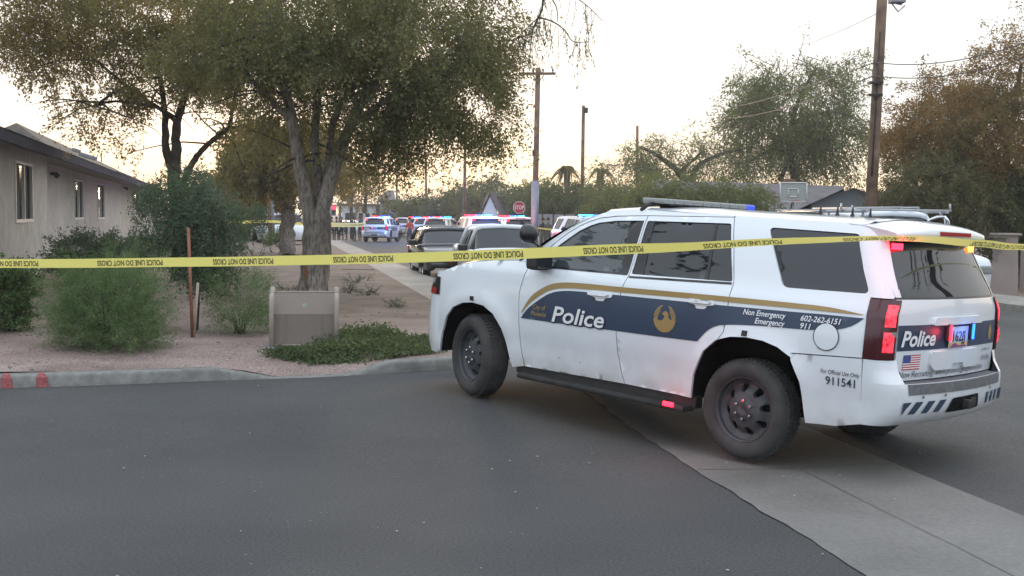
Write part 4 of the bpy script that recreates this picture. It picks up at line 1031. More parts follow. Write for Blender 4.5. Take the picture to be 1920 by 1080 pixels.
# ------------------------------------------------------------------ trees and plants
BARK = noise_mat('grey_bark', [(.13, .115, .10), (.205, .182, .158), (.29, .265, .235)], 4, .95, 9, bump=1.0, bscale=30, cols2=[(.45, .43, .40), (1.25, 1.22, 1.18)], scale2=26, f2=.9, dist=.03, zs=.28)
BARKD = noise_mat('dark_bark', [(.035, .028, .022), (.085, .070, .056)], 6, .95, 8, bump=.9, bscale=20, dist=.03)
TWIG = mat('twig', (.10, .08, .065), .9)
LEAFG = leaf_mat('elm_leaves', [(.095, .120, .062), (.14, .165, .085), (.19, .20, .10), (.26, .21, .09)], .42, (.42, .30, .05))
LEAFG2 = leaf_mat('elm_leaves_backlit', [(.095, .115, .058), (.14, .155, .075), (.20, .185, .08), (.27, .19, .065)], .50, (.46, .30, .07))  # copy of the elm leaves with warm backlight put into the colour
LEAFM = leaf_mat('mesquite_leaves', [(.075, .110, .050), (.115, .155, .070), (.155, .18, .080)], .40, (.36, .32, .08))
LEAFO = leaf_mat('russet_leaves', [(.085, .105, .048), (.12, .135, .060), (.25, .155, .07), (.17, .175, .08)], .38, (.42, .20, .06))
LEAFD = leaf_mat('dark_hedge_leaves', [(0.048, 0.067, 0.035), (0.096, 0.125, 0.061), (0.152, 0.160, 0.080)], .25)
LEAFS = leaf_mat('shrub_leaves', [(0.048, 0.090, 0.041), (0.078, 0.132, 0.054), (0.120, 0.180, 0.072)], .25)
LEAFB = leaf_mat('young_tree_leaves', [(.055, .092, .060), (.088, .135, .085), (.14, .175, .115)], .25)
LEAFF = leaf_mat('feathery_leaves', [(.090, .150, .068), (.13, .205, .09), (.18, .26, .115)], .3)
LEAFW = leaf_mat('weed_leaves', [(.060, .085, .045), (.095, .13, .065), (.15, .19, .10)], .3)
PALM = leaf_mat('palm_leaves', [(0.075, 0.090, 0.038), (0.150, 0.143, 0.068), (0.255, 0.195, 0.090)], .35, (.4, .3, .08))

def leaf_mesh(name, P, A, B, m, parent=None):
    """P centres, A/B half vectors -> diamond leaves"""
    n = len(P); V = np.empty((n, 4, 3), np.float32)
    V[:, 0] = P - A; V[:, 1] = P + B - A * .1; V[:, 2] = P + A; V[:, 3] = P - B - A * .1
    me = bpy.data.meshes.new(name); me.vertices.add(n * 4); me.vertices.foreach_set('co', V.reshape(-1))
    me.loops.add(n * 4); me.loops.foreach_set('vertex_index', np.arange(n * 4, dtype=np.int32))
    me.polygons.add(n); me.polygons.foreach_set('loop_start', np.arange(0, n * 4, 4, dtype=np.int32)); me.polygons.foreach_set('loop_total', np.full(n, 4, np.int32))
    me.materials.append(m); me.update(calc_edges=True); me.validate()
    o = bpy.data.objects.new(name, me); C.objects.link(o)
    if parent is not None: o.parent = parent
    return o
def unit(v): return v / np.maximum(1e-9, np.linalg.norm(v, axis=-1, keepdims=True))
def sample_blob(c, r, n, shell=.5, gap=.25, gs=1.0):
    out_ = []
    c = np.array(c); r = np.array(r); tot = 0
    ph = npr.uniform(0, 6, 3)
    while tot < n:
        d = unit(npr.normal(size=(n, 3))); q = npr.uniform(0, 1, (n, 1)) ** (1 / 3); q = q * (1 - shell) + shell * npr.uniform(.75, 1.03, (n, 1)) ** 1.0 * (npr.uniform(0, 1, (n, 1)) < .8) + (q * shell) * 0
        q = np.clip(q, .15, 1.05)
        p = c + d * q * r
        f = np.sin(p[:, 0] * 2.1 * gs + ph[0]) + np.sin(p[:, 1] * 1.7 * gs + ph[1]) * .6 + np.sin(p[:, 2] * 2.6 * gs + ph[2]) + .7 * np.sin(p[:, 0] * 4.7 * gs + p[:, 2] * 3.9 * gs)
        k = f > -2.6 + 2.6 * gap * 2 * npr.uniform(.5, 1, n)
        p = p[k]; out_.append(p); tot += len(p)
    return np.concatenate(out_)[:n]
def make_foliage(name, blobs, m, parent, origin, per=46, L_=.7, leaf=(.045, .018), droop=.75, spread=.07, up=0.0, twigs=True, twmat=None, gap=.25, shell=.5, gs=1.0, tw=.004):
    """blobs (centre, radii, nclusters) in world space; origin subtracted (object parent location)"""
    PP, AA, BB = [], [], []; tv = []; tf = []
    for (c, r, n) in blobs:
        cl = sample_blob(c, r, n, shell, gap, gs); k = len(cl)
        outw = unit((cl - np.array(c)) / np.array(r)); 
        dirs = unit(outw * (1 - droop) + np.array([0, 0, -droop + up]) + npr.normal(size=(k, 3)) * .28)
        ln = L_ * npr.uniform(.45, 1.25, (k, 1)); 
        t = npr.uniform(0, 1, (k, per)); 
        bend = np.array([0, 0, -.25 if up == 0 else -.05])
        pos = cl[:, None, :] + dirs[:, None, :] * (t * ln)[..., None] + bend * (t ** 2 * ln)[..., None] + npr.normal(size=(k, per, 3)) * spread * (1 - .45 * t[..., None])
        PP.append(pos.reshape(-1, 3)); d2 = np.repeat(dirs, per, 0)
        a = unit(d2 * .6 + npr.normal(size=d2.shape) * .6); s = npr.uniform(.6, 1.35, (len(a), 1))
        b = unit(np.cross(a, npr.normal(size=a.shape)))
        AA.append(a * leaf[0] * s); BB.append(b * leaf[1] * s)
        if twigs:
            for i in range(k):
                q0 = cl[i] - dirs[i] * ln[i] * .35; q1 = cl[i] + dirs[i] * ln[i] * .5 + bend * .25 * ln[i]; q2 = cl[i] + dirs[i] * ln[i] + bend * ln[i]
                sd_ = unit(np.cross(dirs[i], npr.normal(size=3))) * tw; o_ = len(tv)
                tv += [q0 - sd_ * 1.6, q0 + sd_ * 1.6, q1 - sd_, q1 + sd_, q2]; tf += [(o_, o_+1, o_+3, o_+2), (o_+2, o_+3, o_+4)]
    og = np.array(origin)
    o = leaf_mesh(name, np.concatenate(PP) - og, np.concatenate(AA), np.concatenate(BB), m, parent)
    if twigs and tv:
        mb = MB(); mb.add([tuple(np.array(v) - og) for v in tv], tf); mb.build('twigs', twmat or TWIG, parent)
    return o
def pxblob(px, py, dep, rx, ry, rd, n):
    s = FPX / dep; c = at(px, py, dep); return (tuple(c), (rx / s, rd, ry / s), n)
def limbs(name, paths, m, parent, origin, wob=.03, n=10):
    mb = MB(); og = Vector(origin)
    for pts, r0, r1 in paths:
        P = [Vector(p) for p in pts]; sp = [Vector(q) for q in smoothpoly([tuple(p) for p in P], 5)]
        k = len(sp); rad = [(r0 + (r1 - r0) * (i / (k - 1)) ** .8) * (1 + .06 * math.sin(i * 1.7 + r0 * 40)) for i in range(k)]
        sp = [p + Vector((rnd.uniform(-1, 1), rnd.uniform(-1, 1), 0)) * wob * rad[i] * 2 - og for i, p in enumerate(sp)]
        mb.tube(sp, rad, n)
    return mb.build(name, m, parent)
def branchlets(paths_from, m, parent, origin, n=60, L_=(0.8, 2.0), r=.012):
    mb = MB(); og = Vector(origin)
    for k in range(n):
        pts = rnd.choice(paths_from); i = rnd.randrange(max(1, len(pts) // 2 - 1), len(pts) - 1); p = Vector(pts[i]).lerp(Vector(pts[i + 1]), rnd.random())
        d = Vector((rnd.gauss(0, 1), rnd.gauss(0, 1), rnd.uniform(-.2, 1.2))).normalized(); ln = rnd.uniform(*L_); P = [p - og]
        for j in range(4):
            d = (d + Vector((rnd.gauss(0, .25), rnd.gauss(0, .25), -.18))).normalized(); P.append(P[-1] + d * ln / 4)
        mb.tube(P, [r * (1.6 - .35 * j) for j in range(5)], 5)
    return mb.build('branches', m, parent)

# ---- big tree beside the pavement
def wp(px, py, dep): return tuple(at(px, py, dep))
D = 21.7
base = at(583, 560, D); base.z = verge(base.x, base.y)
bt = thing('shade_tree', base, 'largest tree, thick grey forked trunk with a bark scar, behind the mesh cage', 'tree')
tp = [([(base.x, D, base.z - .12), wp(583, 545, D), wp(586, 500, D), wp(590, 440, D), wp(592, 395, D)], .215, .225), ([wp(603, 562, D + .3), wp(605, 520, D + .35), wp(609, 470, D + .4), wp(607, 400, D + .3)], .11, .13)]
lim = [([wp(586, 420, D), wp(574, 370, D), wp(560, 300, D - .1), wp(548, 230, D - .2), wp(530, 150, D - .3), wp(500, 60, D - .4), wp(470, -60, D - .4)], .155, .06),
       ([wp(598, 420, D), wp(612, 365, D), wp(632, 300, D), wp(655, 240, D), wp(690, 170, D), wp(735, 90, D - .2), wp(760, -40, D - .2)], .150, .06),
       ([wp(592, 410, D + .1), wp(596, 340, D + .3), wp(590, 260, D + .5), wp(600, 160, D + .7), wp(620, 40, D + .8)], .11, .05),
       ([wp(606, 380, D + .2), wp(618, 300, D + .4), wp(628, 220, D + .7), wp(690, 120, D + 1), wp(800, 20, D + 1.4)], .10, .04),
       ([wp(655, 240, D), wp(720, 190, D - .4), wp(790, 150, D - .6), wp(850, 120, D - .8)], .07, .025),
       ([wp(548, 230, D - .2), wp(500, 180, D - .5), wp(450, 130, D - .6)], .07, .025)]
trunk = limbs('trunk', tp + lim, BARK, bt, base, .015, 18)
root_ = MB()
for a in range(7):
    th = a * .9 + .3; d = Vector((math.cos(th), math.sin(th) * .8, 0)); p0 = Vector((0, 0, .24)) + d * .13
    root_.tube([p0 + Vector((0, 0, .2)), p0 + d * .06 - Vector((0, 0, .05)), d * .28 - Vector((0, 0, .10))], [.08, .08, .04], 8)
root_.build('root_flare', BARK, bt)
sc_ = MB(); c0 = at(574, 512, D - .228)
sc_pts = [(-.045, .13), (.03, .15), (.085, .12), (.10, .06), (.05, .0), (.02, -.12), (.0, -.2), (-.03, -.1), (-.055, .0)]
sc_.add([(c0.x + a - base.x, c0.y + abs(a) * .35 - .00 - base.y, c0.z + b - base.z) for a, b in sc_pts], [tuple(range(9))[::-1]])
sc_.build('bark_scar', noise_mat('bare_wood', [(.10, .045, .025), (.20, .10, .06)], 12, .9), bt)
branchlets([l_[0] for l_ in lim], BARKD, bt, base, 55, (.9, 2.0), .014)
make_foliage('crown', [pxblob(600, 40, D, 200, 110, 2.8, 420), pxblob(470, 110, D + .4, 100, 110, 2.0, 190), pxblob(620, 130, D - .9, 110, 75, 1.2, 170), pxblob(760, 90, D - .3, 150, 95, 2.2, 330), pxblob(540, 190, D + 1.0, 75, 75, 1.2, 90), pxblob(700, 215, D + .2, 95, 50, 1.4, 150),
    pxblob(850, 170, D - .2, 95, 62, 1.4, 190), pxblob(900, 60, D, 65, 75, 1.4, 120), pxblob(790, 235, D + .3, 85, 42, 1.3, 110), pxblob(905, 225, D + .6, 62, 38, 1.0, 80), pxblob(720, 295, D + .6, 62, 30, 1.0, 50), pxblob(560, -80, D, 360, 100, 3.2, 430), pxblob(770, -60, D, 220, 90, 2.6, 220), pxblob(400, 70, D, 90, 70, 1.6, 110), pxblob(930, 130, D, 35, 50, .8, 40)],
    LEAFG, bt, base, per=62, L_=.62, leaf=(.033, .015), droop=.42, gap=.36, shell=.12, spread=.10, gs=.9)
# bare drooping bough on its right side, over the street
bb = MB(); og = base
def bough(pts, r0, r1): bb.tube([Vector(p) - og for p in smoothpoly(pts, 4)], [r0 + (r1 - r0) * i / (4 * (len(pts) - 1)) for i in range(4 * (len(pts) - 1) + 1)], 6)
DB = D - 1.5
bough([wp(760, -40, D - .2), wp(860, -90, DB), wp(960, -80, DB), wp(1020, -20, DB)], .06, .022)
bough([wp(1020, -20, DB), wp(1016, 18, DB), wp(1009, 33, DB), wp(998, 60, DB), wp(994, 100, DB), wp(988, 125, DB)], .020, .006)
bough([wp(1009, 33, DB), wp(1035, 40, DB), wp(1058, 56, DB), wp(1075, 78, DB), wp(1105, 78, DB)], .016, .006)
bough([wp(1020, -20, DB), wp(1042, 10, DB), wp(1046, 42, DB)], .014, .006)
bough([wp(1020, -20, DB), wp(1060, -15, DB), wp(1100, 10, DB), wp(1130, 40, DB)], .014, .005)
bough([wp(1009, 33, DB), wp(985, 55, DB), wp(962, 80, DB), wp(950, 95, DB)], .010, .004)
srcs = [[wp(1020, -20, DB), wp(1009, 33, DB), wp(994, 100, DB)], [wp(1009, 33, DB), wp(1058, 56, DB), wp(1105, 78, DB)], [wp(1020, -20, DB), wp(1100, 10, DB), wp(1130, 40, DB)], [wp(962, 80, DB), wp(1009, 33, DB)]]
tipP = []
for k in range(70):
    s_ = rnd.choice(srcs); i = rnd.randrange(len(s_) - 1); p = Vector(s_[i]).lerp(Vector(s_[i+1]), rnd.random()); d = Vector((rnd.gauss(0, .35), rnd.gauss(0, .4), -1)).normalized(); ln = rnd.uniform(.25, 1.0); P = [p]
    for j in range(4): d = (d + Vector((rnd.gauss(0, .12), rnd.gauss(0, .12), -.2))).normalized(); P.append(P[-1] + d * ln / 4)
    bb.tube([q - og for q in P], [.005, .004, .0035, .003, .0025], 4)
    for j in range(9): tipP.append(P[rnd.randrange(1, 4)].lerp(P[rnd.randrange(2, 5)], rnd.random()) + Vector((rnd.gauss(0, .02), rnd.gauss(0, .02), 0)))
bb.build('drooping_bough', BARKD, bt)
tp_ = np.array([tuple(p) for p in tipP]) - np.array(base); a_ = unit(npr.normal(size=tp_.shape) * .5 + np.array([0, 0, -1])); b_ = unit(np.cross(a_, npr.normal(size=tp_.shape)))
leaf_mesh('sparse_leaves', tp_, a_ * .028, b_ * .010, LEAFG, bt)

# ---- left tree in front of the building
D2 = 27.0
b2 = at(335, 505, D2); b2.z = verge(b2.x, b2.y)
t2 = thing('shade_tree', b2, 'tree with a thin forked trunk beside the building, sun setting behind it', 'tree')
l2 = [([(b2.x, D2, b2.z - .1), wp(334, 440, D2), wp(330, 370, D2), wp(326, 320, D2)], .17, .15),
      ([wp(326, 325, D2), wp(313, 290, D2), wp(310, 245, D2), wp(308, 200, D2), wp(295, 130, D2), wp(260, 60, D2)], .12, .04),
      ([wp(328, 325, D2), wp(330, 280, D2), wp(332, 230, D2), wp(350, 170, D2), wp(370, 80, D2), wp(390, -20, D2)], .14, .05),
      ([wp(340, 350, D2), wp(362, 305, D2), wp(382, 278, D2), wp(412, 252, D2), wp(430, 235, D2), wp(436, 205, D2), wp(450, 120, D2)], .085, .03),
      ([wp(332, 230, D2), wp(312, 212, D2), wp(250, 170, D2), wp(150, 90, D2), wp(80, 40, D2)], .06, .02),
      ([wp(312, 205, D2), wp(220, 190, D2 - 1), wp(170, 200, D2 - 1.5)], .04, .015)]
limbs('trunk', l2, BARKD, t2, b2, .08, 12)
branchlets([l_[0] for l_ in l2[1:]], BARKD, t2, b2, 45, (1.0, 2.4), .014)
make_foliage('crown', [pxblob(250, 10, D2, 210, 85, 3.2, 430), pxblob(60, 10, D2, 130, 65, 2.4, 210), pxblob(340, 100, D2, 140, 60, 2.2, 220), pxblob(110, 100, D2, 100, 35, 1.6, 80), pxblob(175, 180, D2 - 1, 75, 24, 1.2, 46), pxblob(165, 225, D2 - 1, 26, 34, .8, 20),
    pxblob(395, 180, D2, 62, 55, 1.6, 85), pxblob(100, 150, D2 - .5, 60, 30, 1.2, 24), pxblob(450, 90, D2, 90, 80, 2.0, 140), pxblob(40, 75, D2 - .5, 55, 40, 1.2, 40), pxblob(290, -80, D2, 320, 60, 3, 240), pxblob(250, 262, D2, 40, 14, .6, 5), pxblob(440, 230, D2, 30, 30, .8, 20)],
    LEAFG2, t2, b2, per=54, L_=.72, leaf=(.040, .018), droop=.42, gap=.42, shell=.12, spread=.11, gs=.8)

# ---- tree further back between the two
D3 = 46.0
b3 = at(537, 480, D3); b3.z = verge(b3.x, b3.y)
t3 = thing('shade_tree', b3, 'slender grey tree with leaves tinted golden for the backlight, standing behind and left of the largest trunk', 'tree')
l3 = [([(b3.x, D3, b3.z - .1), wp(538, 455, D3), wp(539, 420, D3), wp(540, 388, D3)], .34, .26),
      ([wp(537, 400, D3), wp(528, 360, D3), wp(520, 310, D3), wp(508, 250, D3)], .20, .10), ([wp(541, 395, D3), wp(545, 350, D3), wp(555, 300, D3), wp(570, 240, D3)], .16, .08),
      ([wp(538, 390, D3), wp(533, 350, D3), wp(530, 300, D3)], .10, .05), ([wp(545, 385, D3), wp(556, 360, D3), wp(575, 320, D3)], .09, .04)]
limbs('trunk', l3, BARK, t3, b3, .08, 12)
make_foliage('crown', [pxblob(490, 270, D3, 70, 55, 3, 210), pxblob(570, 270, D3, 90, 70, 3, 260), pxblob(455, 300, D3, 45, 32, 2, 90), pxblob(530, 310, D3, 55, 28, 2, 80), pxblob(640, 310, D3 + 4, 40, 25, 2, 45)], LEAFG2, t3, b3, per=46, L_=1.2, leaf=(.085, .036), gap=.2, shell=.3, spread=.13, tw=.008)

# ---- airy mesquite on the right and its low arching neighbour
D4 = 60.0
def tree(name, label, dep, base_px, base_py, trunkp, blobs, lm, bark=BARKD, zb=None, **kw):
    b = at(base_px, base_py, dep); b.z = ground(b.x, b.y) if zb is None else zb
    t = thing(name, b, label, 'tree')
    P = []
    for pts, r0, r1 in trunkp: P.append(([wp(x, y, dep) for x, y in pts], r0, r1))
    P.append(([(b.x, dep, b.z - .1), wp(trunkp[0][0][0][0], trunkp[0][0][0][1], dep)], trunkp[0][1] * 1.15, trunkp[0][1]))
    limbs('trunk', P, bark, t, b, .06, 8); make_foliage('crown', [pxblob(x, y, dep + dd, rx, ry, rd, n) for x, y, dd, rx, ry, rd, n in blobs], lm, t, b, **kw); return t
tree('mesquite_tree', 'tall airy mesquite rising behind the house and basketball backboard', D4, 1492, 420, [([(1492, 345), (1484, 300), (1482, 250), (1500, 180), (1530, 130)], .22, .05), ([(1482, 290), (1462, 340)], .14, .12), ([(1484, 285), (1450, 280), (1410, 300), (1380, 310)], .13, .04), ([(1482, 250), (1440, 190), (1410, 160)], .12, .04), ([(1484, 230), (1550, 210), (1600, 220)], .12, .04)],
     [(1500, 185, 0, 105, 55, 4, 350), (1560, 255, 0, 66, 60, 3, 260), (1430, 225, 0, 72, 60, 3, 180), (1465, 130, 0, 85, 28, 3, 60), (1580, 125, 0, 50, 26, 2.5, 38), (1500, 270, 1, 60, 45, 3, 150), (1405, 170, 0, 45, 34, 2, 26), (1400, 290, 0, 60, 20, 2, 36), (1575, 318, 0, 55, 20, 2, 34)], LEAFM, per=34, L_=1.7, leaf=(.085, .030), droop=.5, spread=.20, gap=.45, shell=.1, gs=.6, tw=.012)
tree('mesquite_tree', 'low wide mesquite arching over the hedge left of the tall one', 58, 1290, 420, [([(1290, 350), (1270, 320), (1230, 290), (1200, 275)], .2, .06), ([(1290, 345), (1310, 310), (1350, 290), (1390, 280)], .15, .05), ([(1270, 325), (1300, 300), (1320, 280)], .10, .04)],
     [(1200, 290, 0, 60, 28, 3, 60), (1270, 278, 0, 75, 20, 3, 56), (1340, 298, 0, 80, 24, 3, 66), (1180, 322, 0, 55, 24, 2, 90), (1250, 322, 0, 90, 16, 2, 60), (1400, 305, 0, 60, 22, 2, 50), (1450, 322, 2, 70, 16, 2, 44)], LEAFM, per=30, L_=1.5, leaf=(.075, .026), droop=.4, spread=.18, gap=.5, shell=.2, gs=.7, tw=.010)
# ---- russet tree and bushes on the right
D5 = 33.0
tree('russet_tree', 'broad russet brown tree filling the right edge above the gate', D5, 1880, 470, [([(1880, 400), (1860, 300), (1830, 200)], .2, .06), ([(1880, 330), (1900, 220), (1915, 120)], .14, .05), ([(1860, 300), (1780, 240), (1740, 200)], .10, .04)],
     [(1830, 250, 0, 130, 90, 3, 620), (1900, 150, 0, 80, 75, 2.6, 300), (1740, 250, 0, 70, 65, 2.4, 250), (1950, 280, 0, 80, 130, 2.4, 340), (1895, 75, 0, 50, 40, 2, 32), (1725, 155, 0, 22, 24, .8, 16), (1790, 175, 0, 60, 35, 1.5, 44), (1690, 285, 0, 30, 45, 1.2, 46)], LEAFO, per=54, L_=.7, leaf=(.040, .018), droop=.35, gap=.38, shell=.15, spread=.11, gs=.9)
tree('olive_tree', 'dull green bushy tree below the russet one, behind the ladder rack', 31.5, 1740, 470, [([(1740, 410), (1730, 370), (1710, 330)], .10, .03), ([(1740, 400), (1760, 350), (1790, 310)], .08, .03)],
     [(1740, 350, 0, 80, 62, 2, 360), (1700, 385, 0, 55, 40, 1.6, 190), (1790, 390, 0, 70, 55, 1.8, 260)], leaf_mat('olive_leaves', [(0.077, 0.084, 0.045), (0.119, 0.126, 0.067), (0.168, 0.154, 0.091)], .3, (.3, .24, .08)), per=44, L_=.65, leaf=(.042, .016), droop=.35, gap=.15, shell=.25)
tree('evergreen_tree', 'dark green dense tree behind the ornate gate', 32.5, 1880, 480, [([(1880, 440), (1875, 400)], .12, .08)],
     [(1870, 380, 0, 90, 70, 2, 430), (1930, 420, 0, 70, 90, 2, 330), (1930, 500, 0, 60, 60, 1.6, 200)], LEAFD, per=44, L_=.6, leaf=(.045, .018), droop=.4, gap=.1, shell=.25)
# ---- hedge and trees behind the street, centre
tree('hedge_tree', 'dark round tree left of the hedge, below the leaning palm fronds', 68, 1190, 430, [([(1190, 410), (1192, 390), (1196, 370)], .25, .12)], [(1195, 372, 0, 62, 34, 3, 260), (1150, 380, 0, 50, 28, 3, 190)], LEAFM, per=36, L_=1.3, leaf=(.085, .032), droop=.5, spread=.14, gap=.12, shell=.2)
tree('hedge_tree', 'dense dark green tree right behind the stop sign and light pole', 78, 1010, 420, [([(1010, 405), (1010, 390)], .2, .12)], [(1010, 378, 0, 50, 26, 3, 220), (1070, 375, 0, 55, 28, 3, 240), (1120, 368, 0, 50, 28, 3, 200), (990, 374, 4, 26, 20, 3, 90)], LEAFD, per=36, L_=1.3, leaf=(.10, .040), droop=.5, spread=.15, gap=.08, shell=.2)
tree('hedge_tree', 'long green hedge tree in front of the house roof, right of the round one', 57, 1340, 425, [([(1340, 405), (1340, 385)], .2, .12)], [(1270, 366, -9, 80, 30, 1.5, 210), (1360, 366, -9, 70, 26, 1.5, 110), (1230, 380, -9, 50, 30, 1.5, 120), (1425, 372, -9, 40, 18, 1, 30)], LEAFM, per=34, L_=1.2, leaf=(.08, .03), droop=.5, spread=.14, gap=.3, shell=.2)
tree('far_tree', 'bushy far tree left of the white gable, behind the flashing police cars', 120, 800, 420, [([(800, 410), (800, 390)], .3, .2)], [(770, 388, 0, 40, 18, 4, 130), (820, 386, 0, 45, 20, 4, 150), (865, 380, 0, 34, 24, 3, 130), (905, 350, 0, 28, 12, 3, 50), (860, 360, -12, 22, 12, 3, 30), (930, 345, -8, 20, 12, 3, 25)], LEAFD, per=36, L_=2.0, leaf=(.16, .065), droop=.5, spread=.25, gap=.12, shell=.2, tw=.012)
tree('far_tree', 'bushy far tree behind the white gable building', 105, 950, 420, [([(950, 400), (950, 385)], .3, .2)], [(960, 366, 0, 42, 16, 3, 90), (1010, 355, 0, 40, 14, 3, 70), (880, 372, 8, 20, 14, 3, 40)], LEAFM, per=36, L_=1.8, leaf=(.15, .06), droop=.5, spread=.22, gap=.15, shell=.2, tw=.012)
tree('far_tree', 'dark far tree behind the white pickup on the left', 74, 450, 440, [([(450, 420), (450, 390)], .3, .2)], [(440, 370, 0, 75, 48, 3, 420), (500, 390, 2, 40, 40, 3, 170), (385, 360, 0, 50, 40, 3, 200), (470, 420, -2, 70, 16, 2, 120)], LEAFD, per=38, L_=1.4, leaf=(.10, .040), droop=.5, spread=.17, gap=.08, shell=.2)
tree('far_tree', 'tall far tree with bare drooping twigs, right of the diamond sign', 100, 660, 430, [([(658, 400), (660, 350), (655, 320)], .14, .06), ([(684, 400), (686, 340), (684, 320)], .16, .06)], [(680, 325, 0, 34, 18, 3, 42), (700, 345, 0, 20, 22, 2, 16), (640, 330, 0, 18, 14, 2, 12)], LEAFG2, per=30, L_=2.4, leaf=(.13, .05), droop=.95, spread=.2, gap=.2, shell=.2, tw=.02)
# palms
def palm(label, px, py_top, dep, rpx, py_base=420, drop=1.0):
    b = at(px, py_base, dep); b.z = ground(b.x, b.y); t = thing('palm_tree', b, label, 'palm tree', None)
    top = at(px, py_top, dep); h = top.z - b.z; rr = rpx * dep / FPX
    m = MB(); m.tube([(0, 0, 0), (.05, 0, h * .5), (0, 0, h)], [.28, .22, .24], 10); m.build('trunk', BARKD, t)
    PP, AA, BB = [], [], []
    for k in range(30):
        az = rnd.uniform(0, 6.28); el = rnd.uniform(-.3, 1.2); d0 = np.array([math.cos(az) * math.cos(el), math.sin(az) * math.cos(el), math.sin(el)])
        for j in range(34):
            s = j / 25; p = np.array([0, 0, h]) + d0 * rr * s + np.array([0, 0, -1.0]) * rr * .75 * drop * s * s
            tn = unit(d0 - np.array([0, 0, 1.5 * s * drop])); sd_ = unit(np.cross(tn, [0, 0, 1]))
            for q in (-1, 1):
                a = unit(tn * .7 + sd_ * q - np.array([0, 0, .35])) * rr * .16 * (1 - .5 * s); PP.append(p + a * .6); AA.append(a); BB.append(unit(np.cross(a, tn)) * rr * .018 + tn * rr * .026)
    leaf_mesh('crown', np.array(PP), np.array(AA), np.array(BB), PALM, t); return t
palm('feathery palm above the hedge, left of the second wooden pole', 1062, 318, 92, 29, drop=1.1)
palm('lower palm right of the second wooden pole, half hidden by the hedge', 1125, 322, 90, 28, drop=1.1)
palm('tiny far palm over the pale building, right of the diamond sign', 653, 368, 170, 11)
palm('tiny far palm standing beyond the traffic light', 637, 382, 190, 10)

# ---- trees across the side street behind the camera; the car windows mirror them
for i, (x, y, h, r_, lb_) in enumerate(((-19.5, 10.5, 15, 5.5, 'tall leafy tree out of frame on the left, mirrored in the police car windows'), (-34, -26, 7, 4.5, 'round leafy tree behind the camera on the left'), (-14, -38, 6, 4, 'low leafy tree behind the camera'), (14, -34, 6.5, 4, 'leafy tree behind the camera, right of the low one'), (40, -14, 8, 4.5, 'leafy tree far right behind the camera'), (-46, 0, 7, 4, 'leafy tree far left behind the camera'))):
    t_ = thing('street_tree', (x, y, 0), lb_, 'tree'); m = MB(); m.tube([(0, 0, -.2), (.1, 0, h * .4), (0, 0, h * .7)], [.25, .2, .12], 8); m.build('trunk', BARKD, t_)
    make_foliage('crown', [((x, y, h * .62), (r_, r_, h * .36), 120)], LEAFD, t_, (x, y, 0), per=30, L_=1.2, leaf=(.16, .07), twigs=False)
for x, y, lb_ in ((13.5, 12.6, 'tall palm out of frame on the right, mirrored in the back window'),):
    t_ = thing('palm_tree', (x, y, 0), lb_, 'palm tree'); m = MB(); m.tube([(0, 0, 0), (.1, 0, 6.2)], [.3, .25], 8); m.build('trunk', BARKD, t_); PP, AA, BB = [], [], []
    for k in range(26):
        d0 = unit(np.array([rnd.gauss(0, 1), rnd.gauss(0, 1), rnd.uniform(-.1, 2)]))
        for j in range(22):
            s_ = j / 21; p = np.array([0, 0, 6.2]) + d0 * 2.4 * s_ - np.array([0, 0, 1.0]) * s_ * s_; a = unit(npr.normal(size=3) * .5 + d0) * .30; PP.append(p); AA.append(a); BB.append(unit(np.cross(a, npr.normal(size=3))) * .035)
    leaf_mesh('crown', np.array(PP), np.array(AA), np.array(BB), PALM, t_)

# ---- garden shrubs, front left
def shrub(name, label, px, pybase, dep, blobs, lm, stems=6, hgt=.5, cat='shrub', **kw):
    b = at(px, pybase, dep); b.z = verge(b.x, b.y) - .02; t = thing(name, b, label, cat)
    m = MB()
    for k in range(stems):
        a = rnd.uniform(0, 6.28); m.tube([(rnd.gauss(0, .04), rnd.gauss(0, .04), 0), (math.cos(a) * hgt * .25, math.sin(a) * hgt * .25, hgt * .5), (math.cos(a) * hgt * .55, math.sin(a) * hgt * .55, hgt)], [.012, .009, .004], 5)
    m.build('stems', BARKD, t); make_foliage('foliage', [pxblob(x, y, dep + dd, rx, ry, rd, n) for x, y, dd, rx, ry, rd, n in blobs], lm, t, b, **kw); return t
shrub('feathery_shrub', 'large feathery light green shrub at front left, behind the red marked kerb', 200, 680, 13.4, [(203, 595, 0, 80, 58, .55, 360), (195, 545, 0, 68, 36, .45, 170), (160, 630, 0, 58, 36, .45, 150), (250, 630, 0, 48, 32, .45, 120), (250, 555, 0, 45, 36, .4, 80), (125, 605, 0, 30, 36, .35, 40)], LEAFF, 12, .8, per=60, L_=.42, leaf=(.022, .0028), droop=-.1, up=.75, spread=.045, gap=.3, shell=.3, gs=2, tw=.0015, twmat=LEAFF)
shrub('leafy_shrub', 'bright green leafy shrub with a twiggy brown base at the left edge', 20, 640, 15.0, [(10, 550, 0, 45, 45, .5, 150), (0, 600, 0, 55, 26, .5, 80), (35, 520, 0, 30, 12, .3, 30)], LEAFS, 14, .6, per=34, L_=.22, leaf=(.026, .011), droop=.1, up=.5, spread=.04, gap=.15, shell=.3, gs=2, tw=.002)
shrub('wispy_shrub', 'pale wispy shrub between the young staked tree and the mesh cage', 450, 640, 15.2, [(450, 560, 0, 62, 45, .5, 120), (480, 610, 0, 40, 30, .4, 55), (430, 540, 0, 45, 26, .4, 60), (455, 600, 0, 55, 40, .45, 80)], LEAFF, 8, .35, per=50, L_=.32, leaf=(.018, .0028), droop=-.1, up=.8, spread=.05, gap=.2, shell=.2, gs=2, tw=.0015, twmat=LEAFF)
